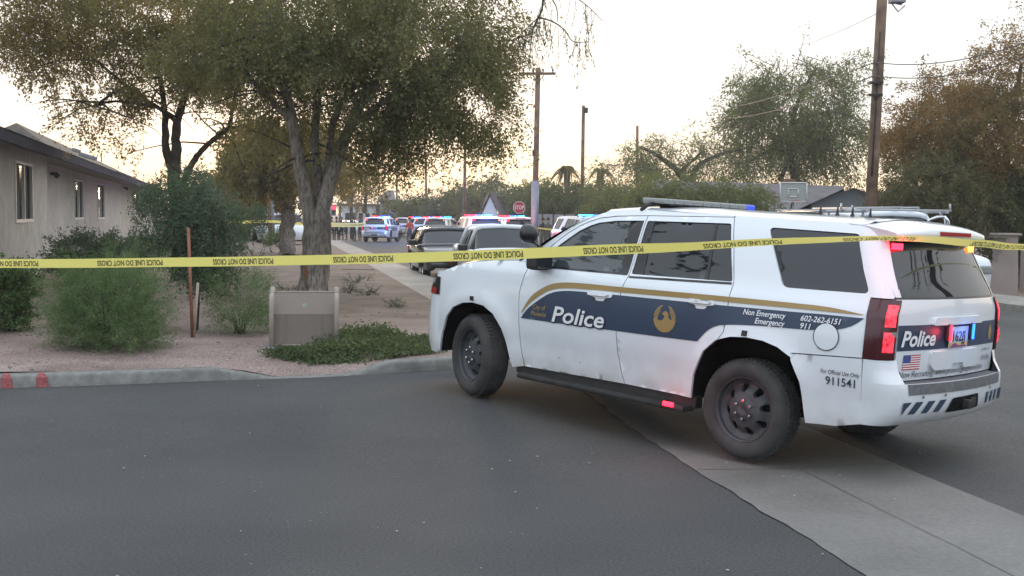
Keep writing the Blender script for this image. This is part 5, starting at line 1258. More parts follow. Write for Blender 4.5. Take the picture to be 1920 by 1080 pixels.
shrub('background_shrub', 'low green shrub against the beige wall, behind the feathery one', 160, 510, 24, [(160, 470, 0, 60, 24, .7, 150), (240, 470, 0, 60, 25, .7, 130), (130, 500, 0, 40, 20, .6, 70), (200, 500, 0, 90, 14, .6, 90)], LEAFB, 10, .6, per=30, L_=.32, leaf=(.034, .012), droop=.1, up=.4, spread=.06, gap=.15, shell=.3)
shrub('grass_clump', 'round tuft of pale grass in front of the white pickup', 510, 458, 50, [(515, 450, 0, 24, 12, .6, 90)], LEAFF, 4, .4, per=30, L_=.35, leaf=(.05, .008), droop=-.1, up=.8, spread=.05, gap=.05, cat='grass')
shrub('background_shrub', 'small thin shrub with a reddish stem right of the young tree', 483, 470, 36, [(483, 415, 0, 14, 28, .4, 60)], LEAFB, 4, .7, per=26, L_=.3, leaf=(.035, .014), droop=.2, up=.3, spread=.06, gap=.1)
for i, (px, py, w_) in enumerate(((670, 528, 26), (690, 550, 22), (655, 545, 14), (745, 575, 16), (540, 545, 40))):
    dep = (CAM_H - .2) * FPX / (py - 398)
    shrub('ground_weed', ['sparse grey green weed on the dirt right of the largest trunk', 'second sparse weed nearest the pavement edge', 'tiny dry weed closest to the largest trunk', 'tiny weed near the pavement corner, left of the police car', 'patch of thin weeds left of the largest trunk'][i], px, py, dep, [(px, py - 4, 0, w_, 5, .3, 30)], LEAFB, 3, .1, 'weed', per=16, L_=.16, leaf=(.02, .004), droop=0, up=.4, spread=.03, gap=.1)
# creeping weeds behind the kerb by the police car
og_ = at(680, 650, 14.0); og_.z = verge(og_.x, og_.y)
def weedbed():
    PP, AA, BB = [], [], []
    for (px, py, dep, rx, rd, h, n) in ((590, 672, 13.25, 90, .30, .09, 230), (680, 664, 13.5, 105, .50, .13, 330), (770, 660, 13.8, 70, .55, .11, 230), (690, 632, 14.8, 70, .55, .20, 230), (645, 655, 13.9, 60, .3, .17, 120), (800, 646, 14.4, 50, .7, .10, 110), (730, 645, 14.3, 90, .6, .10, 150)):
        c = at(px, py, dep); r_ = rx * dep / FPX
        for k in range(n):
            a = rnd.uniform(0, 6.28); q = math.sqrt(rnd.random()); x = c.x + r_ * q * math.cos(a); y = dep + rd * q * math.sin(a); z = vz(x, y); hh = h * (1 - .6 * q * q) * rnd.uniform(.5, 1.3)
            for j in range(12):
                t_ = rnd.random(); PP.append((x + rnd.gauss(0, .045), y + rnd.gauss(0, .045), z + hh * t_ + .01)); v = unit(np.array([rnd.gauss(0, 1), rnd.gauss(0, 1), rnd.gauss(.5, .6)])); AA.append(v * rnd.uniform(.018, .034)); BB.append(unit(np.cross(v, npr.normal(size=3))) * rnd.uniform(.008, .014))
    o = leaf_mesh('weed_bed', np.array(PP), np.array(AA), np.array(BB), LEAFW); tag(o, 'low spreading green weeds behind the kerb, between mesh cage and police car', 'weeds', kind='stuff')
weedbed()
# young staked tree
D6 = 15.4
b6 = at(362, 626, D6); b6.z = vz(b6.x, b6.y) - .02
t6 = thing('young_tree', b6, 'young dark green tree tied to stakes, crown hanging behind the tape', 'tree')
limbs('trunk', [([(b6.x + .03, D6 + .05, b6.z - .1), wp(372, 560, D6 + .05), wp(370, 480, D6 + .05), wp(360, 400, D6)], .022, .010), ([wp(370, 480, D6), wp(395, 420, D6), wp(410, 370, D6)], .012, .006), ([wp(368, 450, D6), wp(335, 400, D6), wp(320, 360, D6)], .012, .006)], BARKD, t6, b6, .05, 8)
make_foliage('crown', [pxblob(385, 400, D6, 62, 72, .50, 170), pxblob(325, 420, D6, 60, 62, .45, 110), pxblob(405, 455, D6, 48, 50, .45, 80), pxblob(365, 490, D6, 62, 26, .4, 70), pxblob(345, 340, D6, 50, 38, .4, 50), pxblob(295, 385, D6 + .3, 45, 50, .5, 55), pxblob(430, 380, D6 + .2, 30, 40, .3, 22), pxblob(270, 440, D6 + .2, 28, 30, .3, 18)], LEAFB, t6, b6, per=46, L_=.34, leaf=(.024, .009), droop=.7, spread=.06, gap=.4, shell=.1, gs=1.6, tw=.002)
for nm, lb_, pts, r_, m_ in (('tree_stake', 'tall rust red metal stake beside the young tree, in front of the tape line', [(361, 626), (353, 427)], .020, noise_mat('rusty_steel', [(.20, .075, .045), (.30, .13, .085)], 9, .8)), ('tree_stake', 'short pale wooden stake leaning against the foot of the rust red one', [(363, 626), (371, 530)], .018, mat('pale_wood', (.33, .27, .21), .85))):
    p0 = at(*pts[0], D6 - .75); p1 = at(*pts[1], D6 - .75); p0.z = vz(p0.x, p0.y) - .05; s_ = MB(); s_.tube([Vector((0, 0, 0)), p1 - p0], r_, 8); o = s_.build(nm, m_, None, p0); tag(o, lb_, 'stake')
# loose leaves, stones and grit scattered on verge and asphalt
gm = MB(); 
for k in range(900):
    y = rnd.uniform(11.6, 20); x = rnd.uniform(-8, 0)
    s_ = rnd.uniform(.006, .016) * (1 + .3 * (rnd.random() < .1))
    i0 = min(range(len(KERB)), key=lambda i: abs(KERB[i][0] - x)); 
    if y < KERB[i0][1] + .25: continue
    z = vz(x, y)
    gm.box((x, y, z + s_ * .3), (s_ * 1.6, s_ * 1.3, s_), Matrix.Rotation(rnd.uniform(0, 3), 3, 'Z'))
tag(gm.build('verge_stones', noise_mat('stone', [(.14, .11, .10), (.36, .31, .28)], 2.5, .95)), 'small pinkish stones scattered over the gravel verge', 'stones', kind='stuff')
gm = MB()
for k in range(60):
    y = rnd.uniform(4.5, 12); x = rnd.uniform(-.5, .6) * y * .8
    s_ = rnd.uniform(.004, .011); gm.box((x, y, ground(x, y) + .008), (s_ * 1.6, s_, .004), Matrix.Rotation(rnd.uniform(0, 3), 3, 'Z'))
tag(gm.build('road_litter', mat('litter_grit', (.32, .30, .27), .9)), 'pale grit and leaf bits lying on the asphalt', 'grit', kind='stuff')
# ------------------------------------------------------------------ buildings
STUC = noise_mat('beige_stucco', [(.40, .385, .345), (.48, .465, .42)], .7, .95, 8, bump=.5, bscale=30, cols2=[(.86, .86, .86), (1.08, 1.08, 1.07)], scale2=3, f2=.8, dist=.01)
FASC = noise_mat('grey_fascia', [(.065, .062, .075), (.095, .09, .10)], 2, .7)
nodes(FASC)[2].inputs['Specular IOR Level'].default_value = 0.0; nodes(FASC)[2].inputs['Roughness'].default_value = 1.0; nodes(STUC)[2].inputs['Specular IOR Level'].default_value = .1
SOFF = mat('soffit_paint', (.19, .175, .165), .8)
SHING = noise_mat('brown_shingles', [(.075, .065, .055), (.13, .115, .10)], 3, .95, bump=.6, bscale=18)
SHINGP = noise_mat('mauve_shingles', [(.105, .095, .10), (.16, .145, .148)], 1.5, .95, bump=.5, bscale=14)
FRAME = mat('white_window_frame', (.55, .54, .52), .5)
WOOD = noise_mat('weathered_pole', [(.075, .05, .035), (.15, .10, .07), (.22, .155, .11)], 2.5, .9, 8, bump=.6, bscale=14)
GALV = noise_mat('galvanised_steel', [(.19, .20, .22), (.27, .28, .30)], 3, .55, metal=.3)
def mbobj(mb, name, m, parent=None, **k): return mb.build(name, m, parent, **k)
U = Vector((-.251, 1, 0)).normalized(); V_ = Vector((-U.y, U.x, 0))      # wall axis, and its left normal
def W(Y, off=0.0, z=0.0):        # point on near wall line at depth Y, off metres to the left (+)
    return Vector((-4.47 - .251 * Y, Y, z)) + V_ * off
bo_ = W(30); gz = verge(bo_.x, 30) - .02
bld = thing('apartment_building', (bo_.x, 30, gz), 'long low beige stucco building with dark shingled roof and narrow white framed windows', 'building')
def B(p): return (p[0] - bo_.x, p[1] - 30, p[2] - gz)
Z0, ZE = -.35, 3.22
def wallgrid(Ya, Yb, off, wins, name):
    L0 = 0; P0 = W(Ya, off); P1 = W(Yb, off); ln = (P1 - P0).length; outl = [(0, Z0), (ln, Z0), (ln, ZE), (0, ZE)]
    mb = MB(); fn = lambda s, z: B(P0 + U * s + Vector((0, 0, z))); inn = lambda s, z: B(P0 + U * s + V_ * .12 + Vector((0, 0, z)))
    holes = [[(a, c), (b, c), (b, d), (a, d)] for a, b, c, d in wins]
    panel(mb, outl, fn, holes, 1.5, 1.5, skirt=inn); wo = mb.build(name, STUC, bld)
    for a, b, c, d in wins:
        f = MB(); rt = Matrix((U, V_, Vector((0, 0, 1)))).transposed()
        def bar(s0, s1, z0, z1, dp=-.02): f.box(B(P0 + U * ((s0 + s1) / 2) + V_ * (dp + .03) + Vector((0, 0, (z0 + z1) / 2))), (s1 - s0, .07, z1 - z0), rt)
        t_ = .055; bar(a, b, c, c + t_ + .02); bar(a, b, d - t_, d); bar(a, a + t_, c + t_ + .02, d - t_); bar(b - t_, b, c + t_ + .02, d - t_); bar((a + b) / 2 - .03, (a + b) / 2 + .03, c + t_ + .02, d - t_)
        fo = f.build('window', FRAME, wo)
        g = MB(); g.add([B(P0 + U * s + V_ * .07 + Vector((0, 0, z))) for s, z in ((a, c), (b, c), (b, d), (a, d))], [(0, 1, 2, 3)]); g.build('pane', mat('window_pane', (.03, .033, .036), .04, spec=.9), fo)
def Yof(px, off):   # depth where the wall line crosses a pixel column
    k = (px - 960) / FPX; o = W(0, off); s = U.x / U.y; return (o.x - s * o.y) / (k - s)
def zof(px, py, Y): return at(px, py, Y).z
wins1 = []
def win_from_px(Pa, off, pxa, pxb, pyt, pyb):
    ya, yb = Yof(pxa, off), Yof(pxb, off); zt = zof(pxa, pyt, ya); zb = zof(pxa, pyb, ya); s = lambda Y: (W(Y, off) - W(Pa, off)).length
    return (s(ya), s(yb), zb, zt)
Ya = 12.0; YC = Yof(89, 0)
wallgrid(Ya, YC, 0, [win_from_px(Ya, 0, 29, 61, 300, 418)], 'wall')
OFF = .56; Yc2 = Yof(89, 0) - .4
wl_ = [win_from_px(Yc2, OFF, 140, 157, 335, 412), win_from_px(Yc2, OFF, 183, 196, 343, 411), win_from_px(Yc2, OFF, 252, 260, 356, 406)]
wallgrid(Yc2, 96, OFF, wl_, 'wall')
r2 = MB(); P = [W(YC, 0, Z0), W(YC, 0, ZE), W(YC, OFF + 6, ZE), W(YC, OFF + 6, Z0)]; r2.add([B(p) for p in P], [(0, 1, 2, 3)]); P = [W(96, 0.5, Z0), W(96, .5, ZE), W(96, 8, ZE), W(96, 8, Z0)]; r2.add([B(p) for p in P], [(0, 1, 2, 3)]); r2.build('end_wall', STUC, bld)
def rbox(name, m, Y0, Y1, o0, o1, z0, z1, par):
    q = MB(); P = [W(Y0, o0, z0), W(Y1, o0, z0), W(Y1, o1, z0), W(Y0, o1, z0), W(Y0, o0, z1), W(Y1, o0, z1), W(Y1, o1, z1), W(Y0, o1, z1)]
    q.add([B(p) for p in P], [(0, 3, 2, 1), (4, 5, 6, 7), (0, 1, 5, 4), (1, 2, 6, 5), (2, 3, 7, 6), (3, 0, 4, 7)]); return q.build(name, m, par)
rbox('fascia', FASC, 12, 96.4, -.62, -.57, 3.06, 3.28, bld)
rbox('soffit', SOFF, 12, 96.3, -.565, OFF + .02, 3.20, 3.225, bld)
rf_ = MB()
P = [W(12, -.64, 3.285), W(96.4, -.64, 3.285), W(96.4, 5.0, 4.9), W(12, 5.0, 4.6), W(12, 10, 3.3), W(96.4, 10, 3.3)]
rf_.add([B(p) for p in P], [(0, 1, 2, 3), (3, 2, 5, 4)], 0); rfo_ = rf_.build('roof', SHING, bld)
# raised second roof further along
rr = MB(); yr = Yof(48, 3.2)
P = [W(yr, 1.2, 3.6), W(96.2, 1.2, 3.75), W(96.2, 3.6, 5.15), W(yr + 1.5, 3.6, 5.35), W(yr, 6.5, 3.8), W(96.2, 6.5, 3.9)]
rr.add([B(p) for p in P], [(0, 1, 2, 3), (3, 2, 5, 4), (0, 3, 4)], 0); rr.build('upper_roof', SHING, bld)
tr = MB(); tr.tube([B(W(60, 1.1, 3.82)), B(W(94, 1.1, 3.95))], .06, 6); tr.tube([B(W(46, -.5, 3.36)), B(W(72, -.5, 3.38))], .045, 6); tr.build('roof_pipe', GALV, bld)
for px, yy in ((97, 326), (232, 352)):
    Y = Yof(px, OFF); p = at(px, yy, Y); l_ = MB(); p = W(Y, OFF, p.z)
    l_.tube([B(p), B(p - V_ * .14)], .05, 8); l_.tube([B(p - V_ * .14 + Vector((0, 0, .03))), B(p - V_ * .22 - Vector((0, 0, .10)))], [.05, .08], 10); l_.tube([B(p - V_ * .12 - U * .02), B(p - V_ * .20 - U * .14 - Vector((0, 0, .08)))], [.045, .07], 10); l_.build('wall_lamp', PLAST, bld)
for px, py, yy, sz in ((165, 293, 36, (.5, .3, .12)), (143, 282, 34, (.22, .2, .10))): dish = MB(); dish.box(B(at(px, py, yy)), sz, Matrix.Rotation(.3, 3, 'Y'), bev=.03); dish.build('roof_vent', GALV, bld)
dish = MB(); dish.tube([B(at(190, 304, 38)), B(at(190, 286, 38))], .02, 5); dish.build('roof_mast', GALV, bld)

# ---- house behind the hedge, right of centre
def solid(name, m, pts, parent, faces): q = MB(); q.add(pts, faces); return q.build(name, m, parent)
hx, hy = at(1360, 420, 50).x, 50; hz = ground(hx, 50); hs = thing('ranch_house', (hx, hy, hz), 'low house with a long mauve shingled roof behind hedge and basketball hoop', 'house')
def Hp(px, py, d): p = at(px, py, d); return (p.x - hx, p.y - hy, p.z - hz)
solid('roof', SHINGP, [Hp(1215, 396, 49), Hp(1600, 400, 49), Hp(1580, 349, 54), Hp(1222, 337, 54), Hp(1600, 402, 60), Hp(1215, 398, 60)], hs, [(0, 1, 2, 3), (3, 2, 4, 5), (1, 4, 2), (0, 3, 5)])
q = MB(); x0 = Hp(1235, 420, 50)[0]; x1 = Hp(1535, 420, 50)[0]; q.box(((x0 + x1) / 2, 4.5, 1.0), (x1 - x0, 9, 2.0)); q.build('wall', noise_mat('brick_dark', [(.06, .035, .03), (.10, .06, .05)], 4, .9), hs)
q = MB(); a = Hp(1228, 398, 48.9); b = Hp(1545, 402, 48.9); q.box(((a[0] + b[0]) / 2, -1.05, a[2] - .05), (b[0] - a[0], .06, .2)); q.build('fascia', mat('fascia_pale', (.30, .29, .28), .7), hs)
q = MB(); c = Hp(1473, 348, 57); q.box((c[0], 6.5, c[2] - .3), (.6, .6, 1.2)); q.build('chimney', noise_mat('chimney_brick', [(.12, .07, .05), (.2, .12, .08)], 5, .9), hs)
# blue grey house right of it
bx = at(1600, 420, 46).x; bz = ground(bx, 46); bh = thing('gabled_house', (bx, 46, bz), 'blue grey gabled house between backboard and the nearest wooden pole', 'house')
def Bp(px, py, d): p = at(px, py, d); return (p.x - bx, p.y - 46, p.z - bz)
solid('wall', noise_mat('blue_stucco', [(.10, .125, .14), (.14, .165, .18)], 1, .9), [Bp(1520, 425, 46), Bp(1650, 425, 46), Bp(1650, 368, 46), Bp(1600, 352, 46), Bp(1535, 375, 46), Bp(1520, 384, 46)], bh, [(0, 1, 2, 3, 4, 5)])
solid('roof', SHINGP, [Bp(1500, 391, 45.6), Bp(1600, 346, 45.6), Bp(1665, 372, 45.6), Bp(1665, 372, 56), Bp(1600, 346, 56), Bp(1500, 391, 56)], bh, [(0, 1, 4, 5), (1, 2, 3, 4)])
# basketball hoop
hb = at(1487, 430, 44); hb.z = ground(hb.x, 44); bk = thing('basketball_hoop', hb, 'basketball hoop with a white backboard on a pole in front of the long mauve roof', 'basketball hoop')
def Kp(px, py, d=44): p = at(px, py, d); return Vector((p.x - hb.x, p.y - hb.y, p.z - hb.z))
q = MB(); c = (Kp(1463, 343) + Kp(1512, 378)) / 2; sz = Kp(1512, 343) - Kp(1463, 378); q.box(c, (sz.x, .04, sz.z), bev=.01); q.build('backboard', mat('backboard', (.30, .33, .32), .4), bk)
q = MB()
for a, b in (((1463, 343), (1512, 343)), ((1463, 378), (1512, 378)), ((1463, 343), (1463, 378)), ((1512, 343), (1512, 378)), ((1478, 354), (1496, 354)), ((1478, 369), (1496, 369)), ((1478, 354), (1478, 369)), ((1496, 354), (1496, 369))): q.tube([Kp(*a) - Vector((0, .03, 0)), Kp(*b) - Vector((0, .03, 0))], .028, 4)
q.build('backboard_frame', mat('off_white', (.50, .52, .50), .5), bk)
q = MB(); q.tube([Vector((.2, .9, 0)), Vector((.1, .8, 2.2)), Kp(1490, 365) + Vector((0, .06, 0))], .06, 8); q.build('pole', TRIM, bk)
q = MB(); rc = Kp(1487, 376) - Vector((0, .35, 0)); q.tube([rc + Vector((.23 * math.cos(t), .23 * math.sin(t), 0)) for t in np.linspace(0, 6.28, 17)], .012, 4, cap=False); ro = q.build('rim', mat('rim_red', (.35, .06, .03), .5), bk)
q = MB()
for t in np.linspace(0, 6.28, 11)[:-1]: q.tube([rc + Vector((.23 * math.cos(t), .23 * math.sin(t), 0)), rc + Vector((.12 * math.cos(t + .3), .12 * math.sin(t + .3), -.42))], .008, 3)
q.build('net', mat('net_white', (.4, .4, .4), .8), ro)
# white gabled chapel
cx_, cy_ = at(930, 420, 100).x, 100; cz_ = ground(cx_, 100); ch_ = thing('chapel', (cx_, cy_, cz_), 'small building with a white triangular gable and brown roof behind the flashing police cars', 'building')
def Cp(px, py, d=100): p = at(px, py, d); return (p.x - cx_, p.y - cy_, p.z - cz_)
solid('gable', mat('white_gable', (.60, .62, .66), .7), [Cp(898, 415), Cp(939, 415), Cp(919, 368)], ch_, [(0, 1, 2)])
solid('roof', noise_mat('brown_roof', [(.075, .06, .06), (.11, .09, .09)], 1, .9), [Cp(893, 418, 99.8), Cp(918, 361, 99.8), Cp(943, 418, 99.8), Cp(990, 418, 112), Cp(972, 365, 112), Cp(912, 365, 112), Cp(900, 418, 112)], ch_, [(0, 1, 5, 6), (1, 2, 3, 4), (1, 4, 5)])
# far pale building + grey house
def block(name, label, px0, px1, pyt, d, dep, m, pyb=432, extra=None):
    a = at(px0, pyb, d); b = at(px1, pyb, d); t = at(px0, pyt, d); z = ground(a.x, d) - .3; o = thing(name, ((a.x + b.x) / 2, d, z), label, 'building'); w_ = b.x - a.x; h = t.z - z
    q = MB(); q.box((0, dep / 2, h / 2), (w_, dep, h)); q.build('wall', m, o); q = MB(); q.box((0, dep / 2, h + .15), (w_ + .5, dep + .5, .3)); q.build('roof', FASC, o); return o, w_, h
o_, w_, h_ = block('warehouse', 'long pale far building right of the traffic light', 641, 704, 386, 150, 12, mat('pale_wall', (.38, .40, .42), .8))
for k in range(5):
    q = MB(); q.box((-w_ / 2 + .7 + k * w_ / 5, -.02, h_ * .5), (.5, .06, h_ * .5)); q.build('window', GLASS, o_)
o_, w_, h_ = block('far_house', 'grey two storey far house between two distant poles', 712, 738, 379, 150, 9, mat('grey_wall', (.17, .155, .17), .8))
solid('gable_roof', SHINGP, [(-w_/2 - .3, -.3, h_ + .3), (w_/2 + .3, -.3, h_ + .3), (w_/2 - .4, 4, h_ + 1.6), (w_/2 - 1.2, 4, h_ + 1.6)], o_, [(0, 1, 2, 3)])
q = MB(); q.box((-.2, -.05, h_ * .62), (.5, .06, .7)); q.build('window', GLASS, o_)
# pale block wall with posts
a = at(998, 425, 72); b = at(1125, 425, 66); wz = ground(a.x, 70); bw_ = thing('block_wall', (a.x, a.y, wz), 'pale block wall with dark posts below the hedge, behind people and the light pole', 'wall')
d_ = Vector((b.x - a.x, b.y - a.y, 0)); ln = d_.length; rt = Matrix.Rotation(math.atan2(d_.y, d_.x), 3, 'Z'); zt = at(1060, 402, 69).z - wz
q = MB(); q.box(d_ / 2 + Vector((0, 0, zt / 2 - .1)), (ln, .2, zt + .2), rt); q.build('wall_panel', noise_mat('pale_block', [(.20, .20, .21), (.28, .28, .28)], 2, .9), bw_)
for k in range(7): q = MB(); q.box(d_ * (k / 6) + Vector((0, -.14, zt / 2)), (.10, .10, zt + .15), rt); q.build('post', TRIM, bw_)
# gate wall with pillar, and sunburst gate
PM = noise_mat('pink_block', [(.24, .20, .18), (.31, .26, .235)], 2, .9, bump=.4, bscale=25)
pw = at(1892, 550, 26.5); pw.z = ground(pw.x, 26.5) + .1
gw = thing('masonry_wall', pw, 'pinkish masonry wall with tall pillar and sloping shoulder at the right edge', 'wall')
def Gp(px, py, d=26.5): p = at(px, py, d); return Vector((p.x, p.y, p.z)) - pw
q = MB(); f0 = [Gp(1838, 556), Gp(1909, 556), Gp(1909, 441), Gp(1874, 441), Gp(1872, 492), Gp(1850, 520), Gp(1838, 528)]; n_ = len(f0)
q.add([tuple(p) for p in f0] + [tuple(p + Vector((0, .35, 0))) for p in f0], [tuple(range(n_)), tuple(range(2*n_-1, n_-1, -1))] + [(i, n_ + i, n_ + (i+1) % n_, (i+1) % n_)[::1] for i in range(n_)]); q.build('pillar', PM, gw)
q = MB(); c = (Gp(1872, 441) + Gp(1911, 441)) / 2; q.box(c + Vector((0, .17, .02)), (Gp(1914, 441).x - Gp(1870, 441).x, .5, .05), bev=.01); q.build('pillar_cap', PM, gw)
q = MB(); q.box(Gp(1868, 455) - Vector((0, .12, 0)), (.26, .22, .26), bev=.02); q.box(Gp(1868, 444) - Vector((0, .12, 0)), (.34, .30, .04)); q.build('mailbox', noise_mat('mailbox', [(.10, .09, .07), (.16, .14, .11)], 6, .7), gw)
q = MB(); x9 = Gp(1960, 550).x; q.box(((Gp(1912, 550).x + x9) / 2 + .3, .6, .55), (x9 - Gp(1912, 550).x, .25, 1.1)); q.build('side_wall', PM, gw)
ga = at(1812, 545, 26.8); ga.z = ground(ga.x, 26.8) + .1
gt_ = thing('iron_gate', ga, 'ornate iron gate with a fan of spear points beside the masonry pillar', 'gate')
c = at(1800, 505, 26.8) - ga; q = MB(); n_ = 17
for k in range(n_):
    th = R(8 + 164 * k / (n_ - 1)); d_ = Vector((math.cos(th), 0, math.sin(th))); r1 = 1.10 - .12 * math.sin(th)
    s_ = MB(); s_.tube([c + d_ * .25, c + d_ * (r1 - .12)], .013, 5); s_.tube([c + d_ * (r1 - .14), c + d_ * (r1 - .08), c + d_ * r1], [.016, .034, .002], 6); s_.build('spear', BARKD, gt_)
for rr_ in (.25, .62, .90): q.tube([c + Vector((rr_ * math.cos(t), 0, rr_ * math.sin(t))) for t in np.linspace(.1, 3.04, 20)], .018, 5)
for k in range(11): q.tube([Vector((c.x - 1.0 + .2 * k, 0, -.1)), Vector((c.x - 1.0 + .2 * k, 0, c.z + .02))], .013, 5)
q.tube([c + Vector((-1.05, 0, 0)), c + Vector((1.05, 0, 0))], .02, 6); q.tube([Vector((c.x - 1.05, 0, .05)), Vector((c.x + 1.05, 0, .05))], .02, 6)
for t in np.linspace(0, 6.28, 7)[:-1]: q.tube([c + Vector((.3 + .12 * math.cos(t + s), 0, .1 + .12 * math.sin(t + s))) for s in np.linspace(0, 2, 6)], .016, 5)
q.build('gate_frame', BARKD, gt_)

# ------------------------------------------------------------------ poles, signs, wires
POLEG = 'utility poles receding along the street'
def pole(name, label, px_top, py_top, px_b, py_b, dep, r0, r1, m=WOOD, arm=None, group=None, sleeve=None, h_under=None):
    p0 = at(px_b, py_b, dep); g = ground(p0.x, dep); p1 = at(px_top, py_top, dep)
    d_ = (p1 - p0) / max(.01, (p1.z - p0.z)); base_ = p0 + d_ * (g - p0.z); o = thing(name, base_, label, 'pole', group)
    q = MB(); q.tube([Vector((0, 0, -.2)), (p1 - base_) * .5, p1 - base_], [r0, (r0 + r1) / 2, r1], 12); q.build('pole_shaft', m, o)
    if sleeve:
        s1 = at(px_b + (px_top - px_b) * sleeve, py_b + (py_top - py_b) * sleeve, dep) - base_; q = MB(); q.tube([Vector((0, -.02, 0)), s1], r0 + .03, 12); q.build('metal_sleeve', GALV, o)
    return o, base_, p1
def crossarm(o, base_, pxa, pya, pxb, pyb, dep, n=4, ins=True):
    a = at(pxa, pya, dep - .15) - base_; b = at(pxb, pyb, dep - .15) - base_; q = MB(); rt = (b - a).to_track_quat('X', 'Z').to_matrix(); q.box((a + b) / 2, ((b - a).length, .10, .12), rt)
    m_ = (a + b) / 2; q.tube([a.lerp(b, .3), m_ + Vector((0, 0, -.45))], .02, 5); q.tube([a.lerp(b, .7), m_ + Vector((0, 0, -.45))], .02, 5); co = q.build('crossarm', WOOD, o)
    for k in range(n):
        c = a.lerp(b, (k + .3) / (n - .4)); q = MB(); q.tube([c + Vector((0, 0, .05)), c + Vector((0, 0, .18)), c + Vector((0, 0, .24))], [.02, .05, .02], 6); q.build('insulator', PLAST, co)
    return [base_ + a, base_ + b]
o, b_, t_ = pole('utility_pole', 'tallest and nearest wooden utility pole, rising behind the ladder rack at the right', 1657, -60, 1632, 400, 30, .155, .13)
q = MB(); q.tube([at(1668, 3, 29.7) - b_, at(1690, 8, 29.4) - b_], .03, 6); q.box(at(1682, 2, 29.4) - b_, (.36, .3, .10), bev=.02); q.tube([at(1664, -4, 29.7) - b_, at(1684, 22, 29.4) - b_, at(1697, 10, 29.3) - b_], .018, 5); q.build('street_light_arm', GALV, o)
q = MB(); pts_ = [at(1636.5 - 2, 330, 29.83) - b_, at(1642, 200, 29.83) - b_, at(1650, 60, 29.83) - b_]; q.tube(pts_, .02, 5)
for yy in (155, 178): q.box(at(1640 + (178 - yy) * .06, yy, 29.8) - b_, (.36, .2, .05))
q.build('cable_riser', PLAST, o)
NEARP = t_
o, b_, t_ = pole('utility_pole', 'wooden utility pole with crossarm and pale metal lower part, beside the stop sign', 1009, 127, 1002, 430, 58, .155, .12, group=POLEG, sleeve=.30)
A1 = crossarm(o, b_, 976, 138, 1042, 138, 58, 4); q = MB(); q.box(at(1000, 288, 57.8) - b_, (.10, .2, .25)); q.build('meter_box', PLAST, o)
o, b_, t_ = pole('utility_pole', 'bare wooden pole between the two palms', 1094, 198, 1091, 400, 78, .13, .11, group=POLEG); q = MB(); q.box(at(1098, 207, 77.8) - b_, (.3, .2, .35)); q.build('bracket', PLAST, o)
o, b_, t_ = pole('utility_pole', 'short bare pole top over the arching mesquite, rightmost of the receding poles', 1195, 236, 1194, 400, 96, .13, .11, group=POLEG)
o, b_, t_ = pole('utility_pole', 'utility pole with a row of upright insulators on its crossarm, above the red flashing lights', 873, 228, 870, 420, 92, .13, .11, group=POLEG)
A2 = crossarm(o, b_, 861, 266, 901, 266, 92, 5); crossarm(o, b_, 858, 231, 893, 230, 92, 0)
o, b_, t_ = pole('utility_pole', 'thin far utility pole with one crossarm, over the blue flashing lights', 798, 285, 800, 420, 138, .15, .13, group=POLEG); A3 = crossarm(o, b_, 776, 290, 817, 291, 138, 4)
o, b_, t_ = pole('utility_pole', 'farthest thin pole, right of the leaning golden branches', 744, 312, 744, 420, 175, .16, .14, group=POLEG)
o, b_, t_ = pole('utility_pole', 'orange brown pole with grey conduit in front of the white pickup on the left', 503, 335, 507, 445, 60, .10, .09)
q = MB(); q.tube([at(513, 445, 59.8) - b_, at(510, 330, 59.8) - b_], .075, 8); q.build('conduit', GALV, o)
for i, (px, py) in enumerate(((892, 0),)): pass
WIRE = mat('wire', (.03, .028, .026), .6)
def wire(label, a, b, sag, r=.011):
    a = Vector(a); b = Vector(b); q = MB(); q.tube([a.lerp(b, t) - Vector((0, 0, sag * 4 * t * (1 - t))) - a for t in np.linspace(0, 1, 15)], r, 4); o = q.build('overhead_wire', WIRE, None, a); tag(o, label, 'wire', 'overhead wires')
wire('upper wire from the nearest pole to the top right corner', at(1640, 117, 29.9), at(1960, 66, 24), .25)
wire('lower wire from the nearest pole toward the right edge', at(1638, 142, 29.9), at(1960, 94, 24), .25)
wire('upper wire crossing the tall mesquite toward the far poles', at(1640, 117, 29.9), at(1380, 200, 55), .1, .016)
wire('lower wire crossing the tall mesquite, lit orange', at(1638, 142, 29.9), at(1370, 222, 55), .2, .016)
wire('thin wire falling from the top of the nearest pole', at(1655, 20, 29.9), at(1500, 85, 60), .1, .010)
# stop sign
SRED = mat('sign_red', (.38, .02, .03), .45, emit=(.4, .02, .03), estr=0.0); SWH = mat('sign_white', (.62, .62, .62), .5)
sp_ = at(973, 430, 73); sp_.z = ground(sp_.x, 73); so_ = thing('stop_sign', sp_, 'red octagonal STOP sign left of the pale sleeved utility pole', 'sign')
c = at(973.5, 389, 72.9) - sp_; q = MB(); q.tube([Vector((.28, .05, 0)), Vector((.28, .05, c.z + .2))], .035, 6); q.build('post', GALV, so_)
def octo(r, y, flip=0): return [(c.x + r * math.cos(math.pi/8 + k*math.pi/4), y, c.z + r * math.sin(math.pi/8 + k*math.pi/4)) for k in range(8)]
q = MB(); q.add(octo(.40, c.y) + octo(.40, c.y + .02), [tuple(range(8)), tuple(range(15, 7, -1))] + [(k, 8+k, 8+(k+1)%8, (k+1)%8) for k in range(8)]); po = q.build('sign_plate', SWH, so_)
q = MB(); q.add(octo(.365, c.y - .006), [tuple(range(8))]); q.build('sign_face', SRED, po)
q = MB(); text_on(q, 'STOP', .34, lambda a, b: (c.x - .29 + a, c.y - .012, c.z - .115 + b), 0, .02, .58); q.build('sign_lettering', SWH, po)
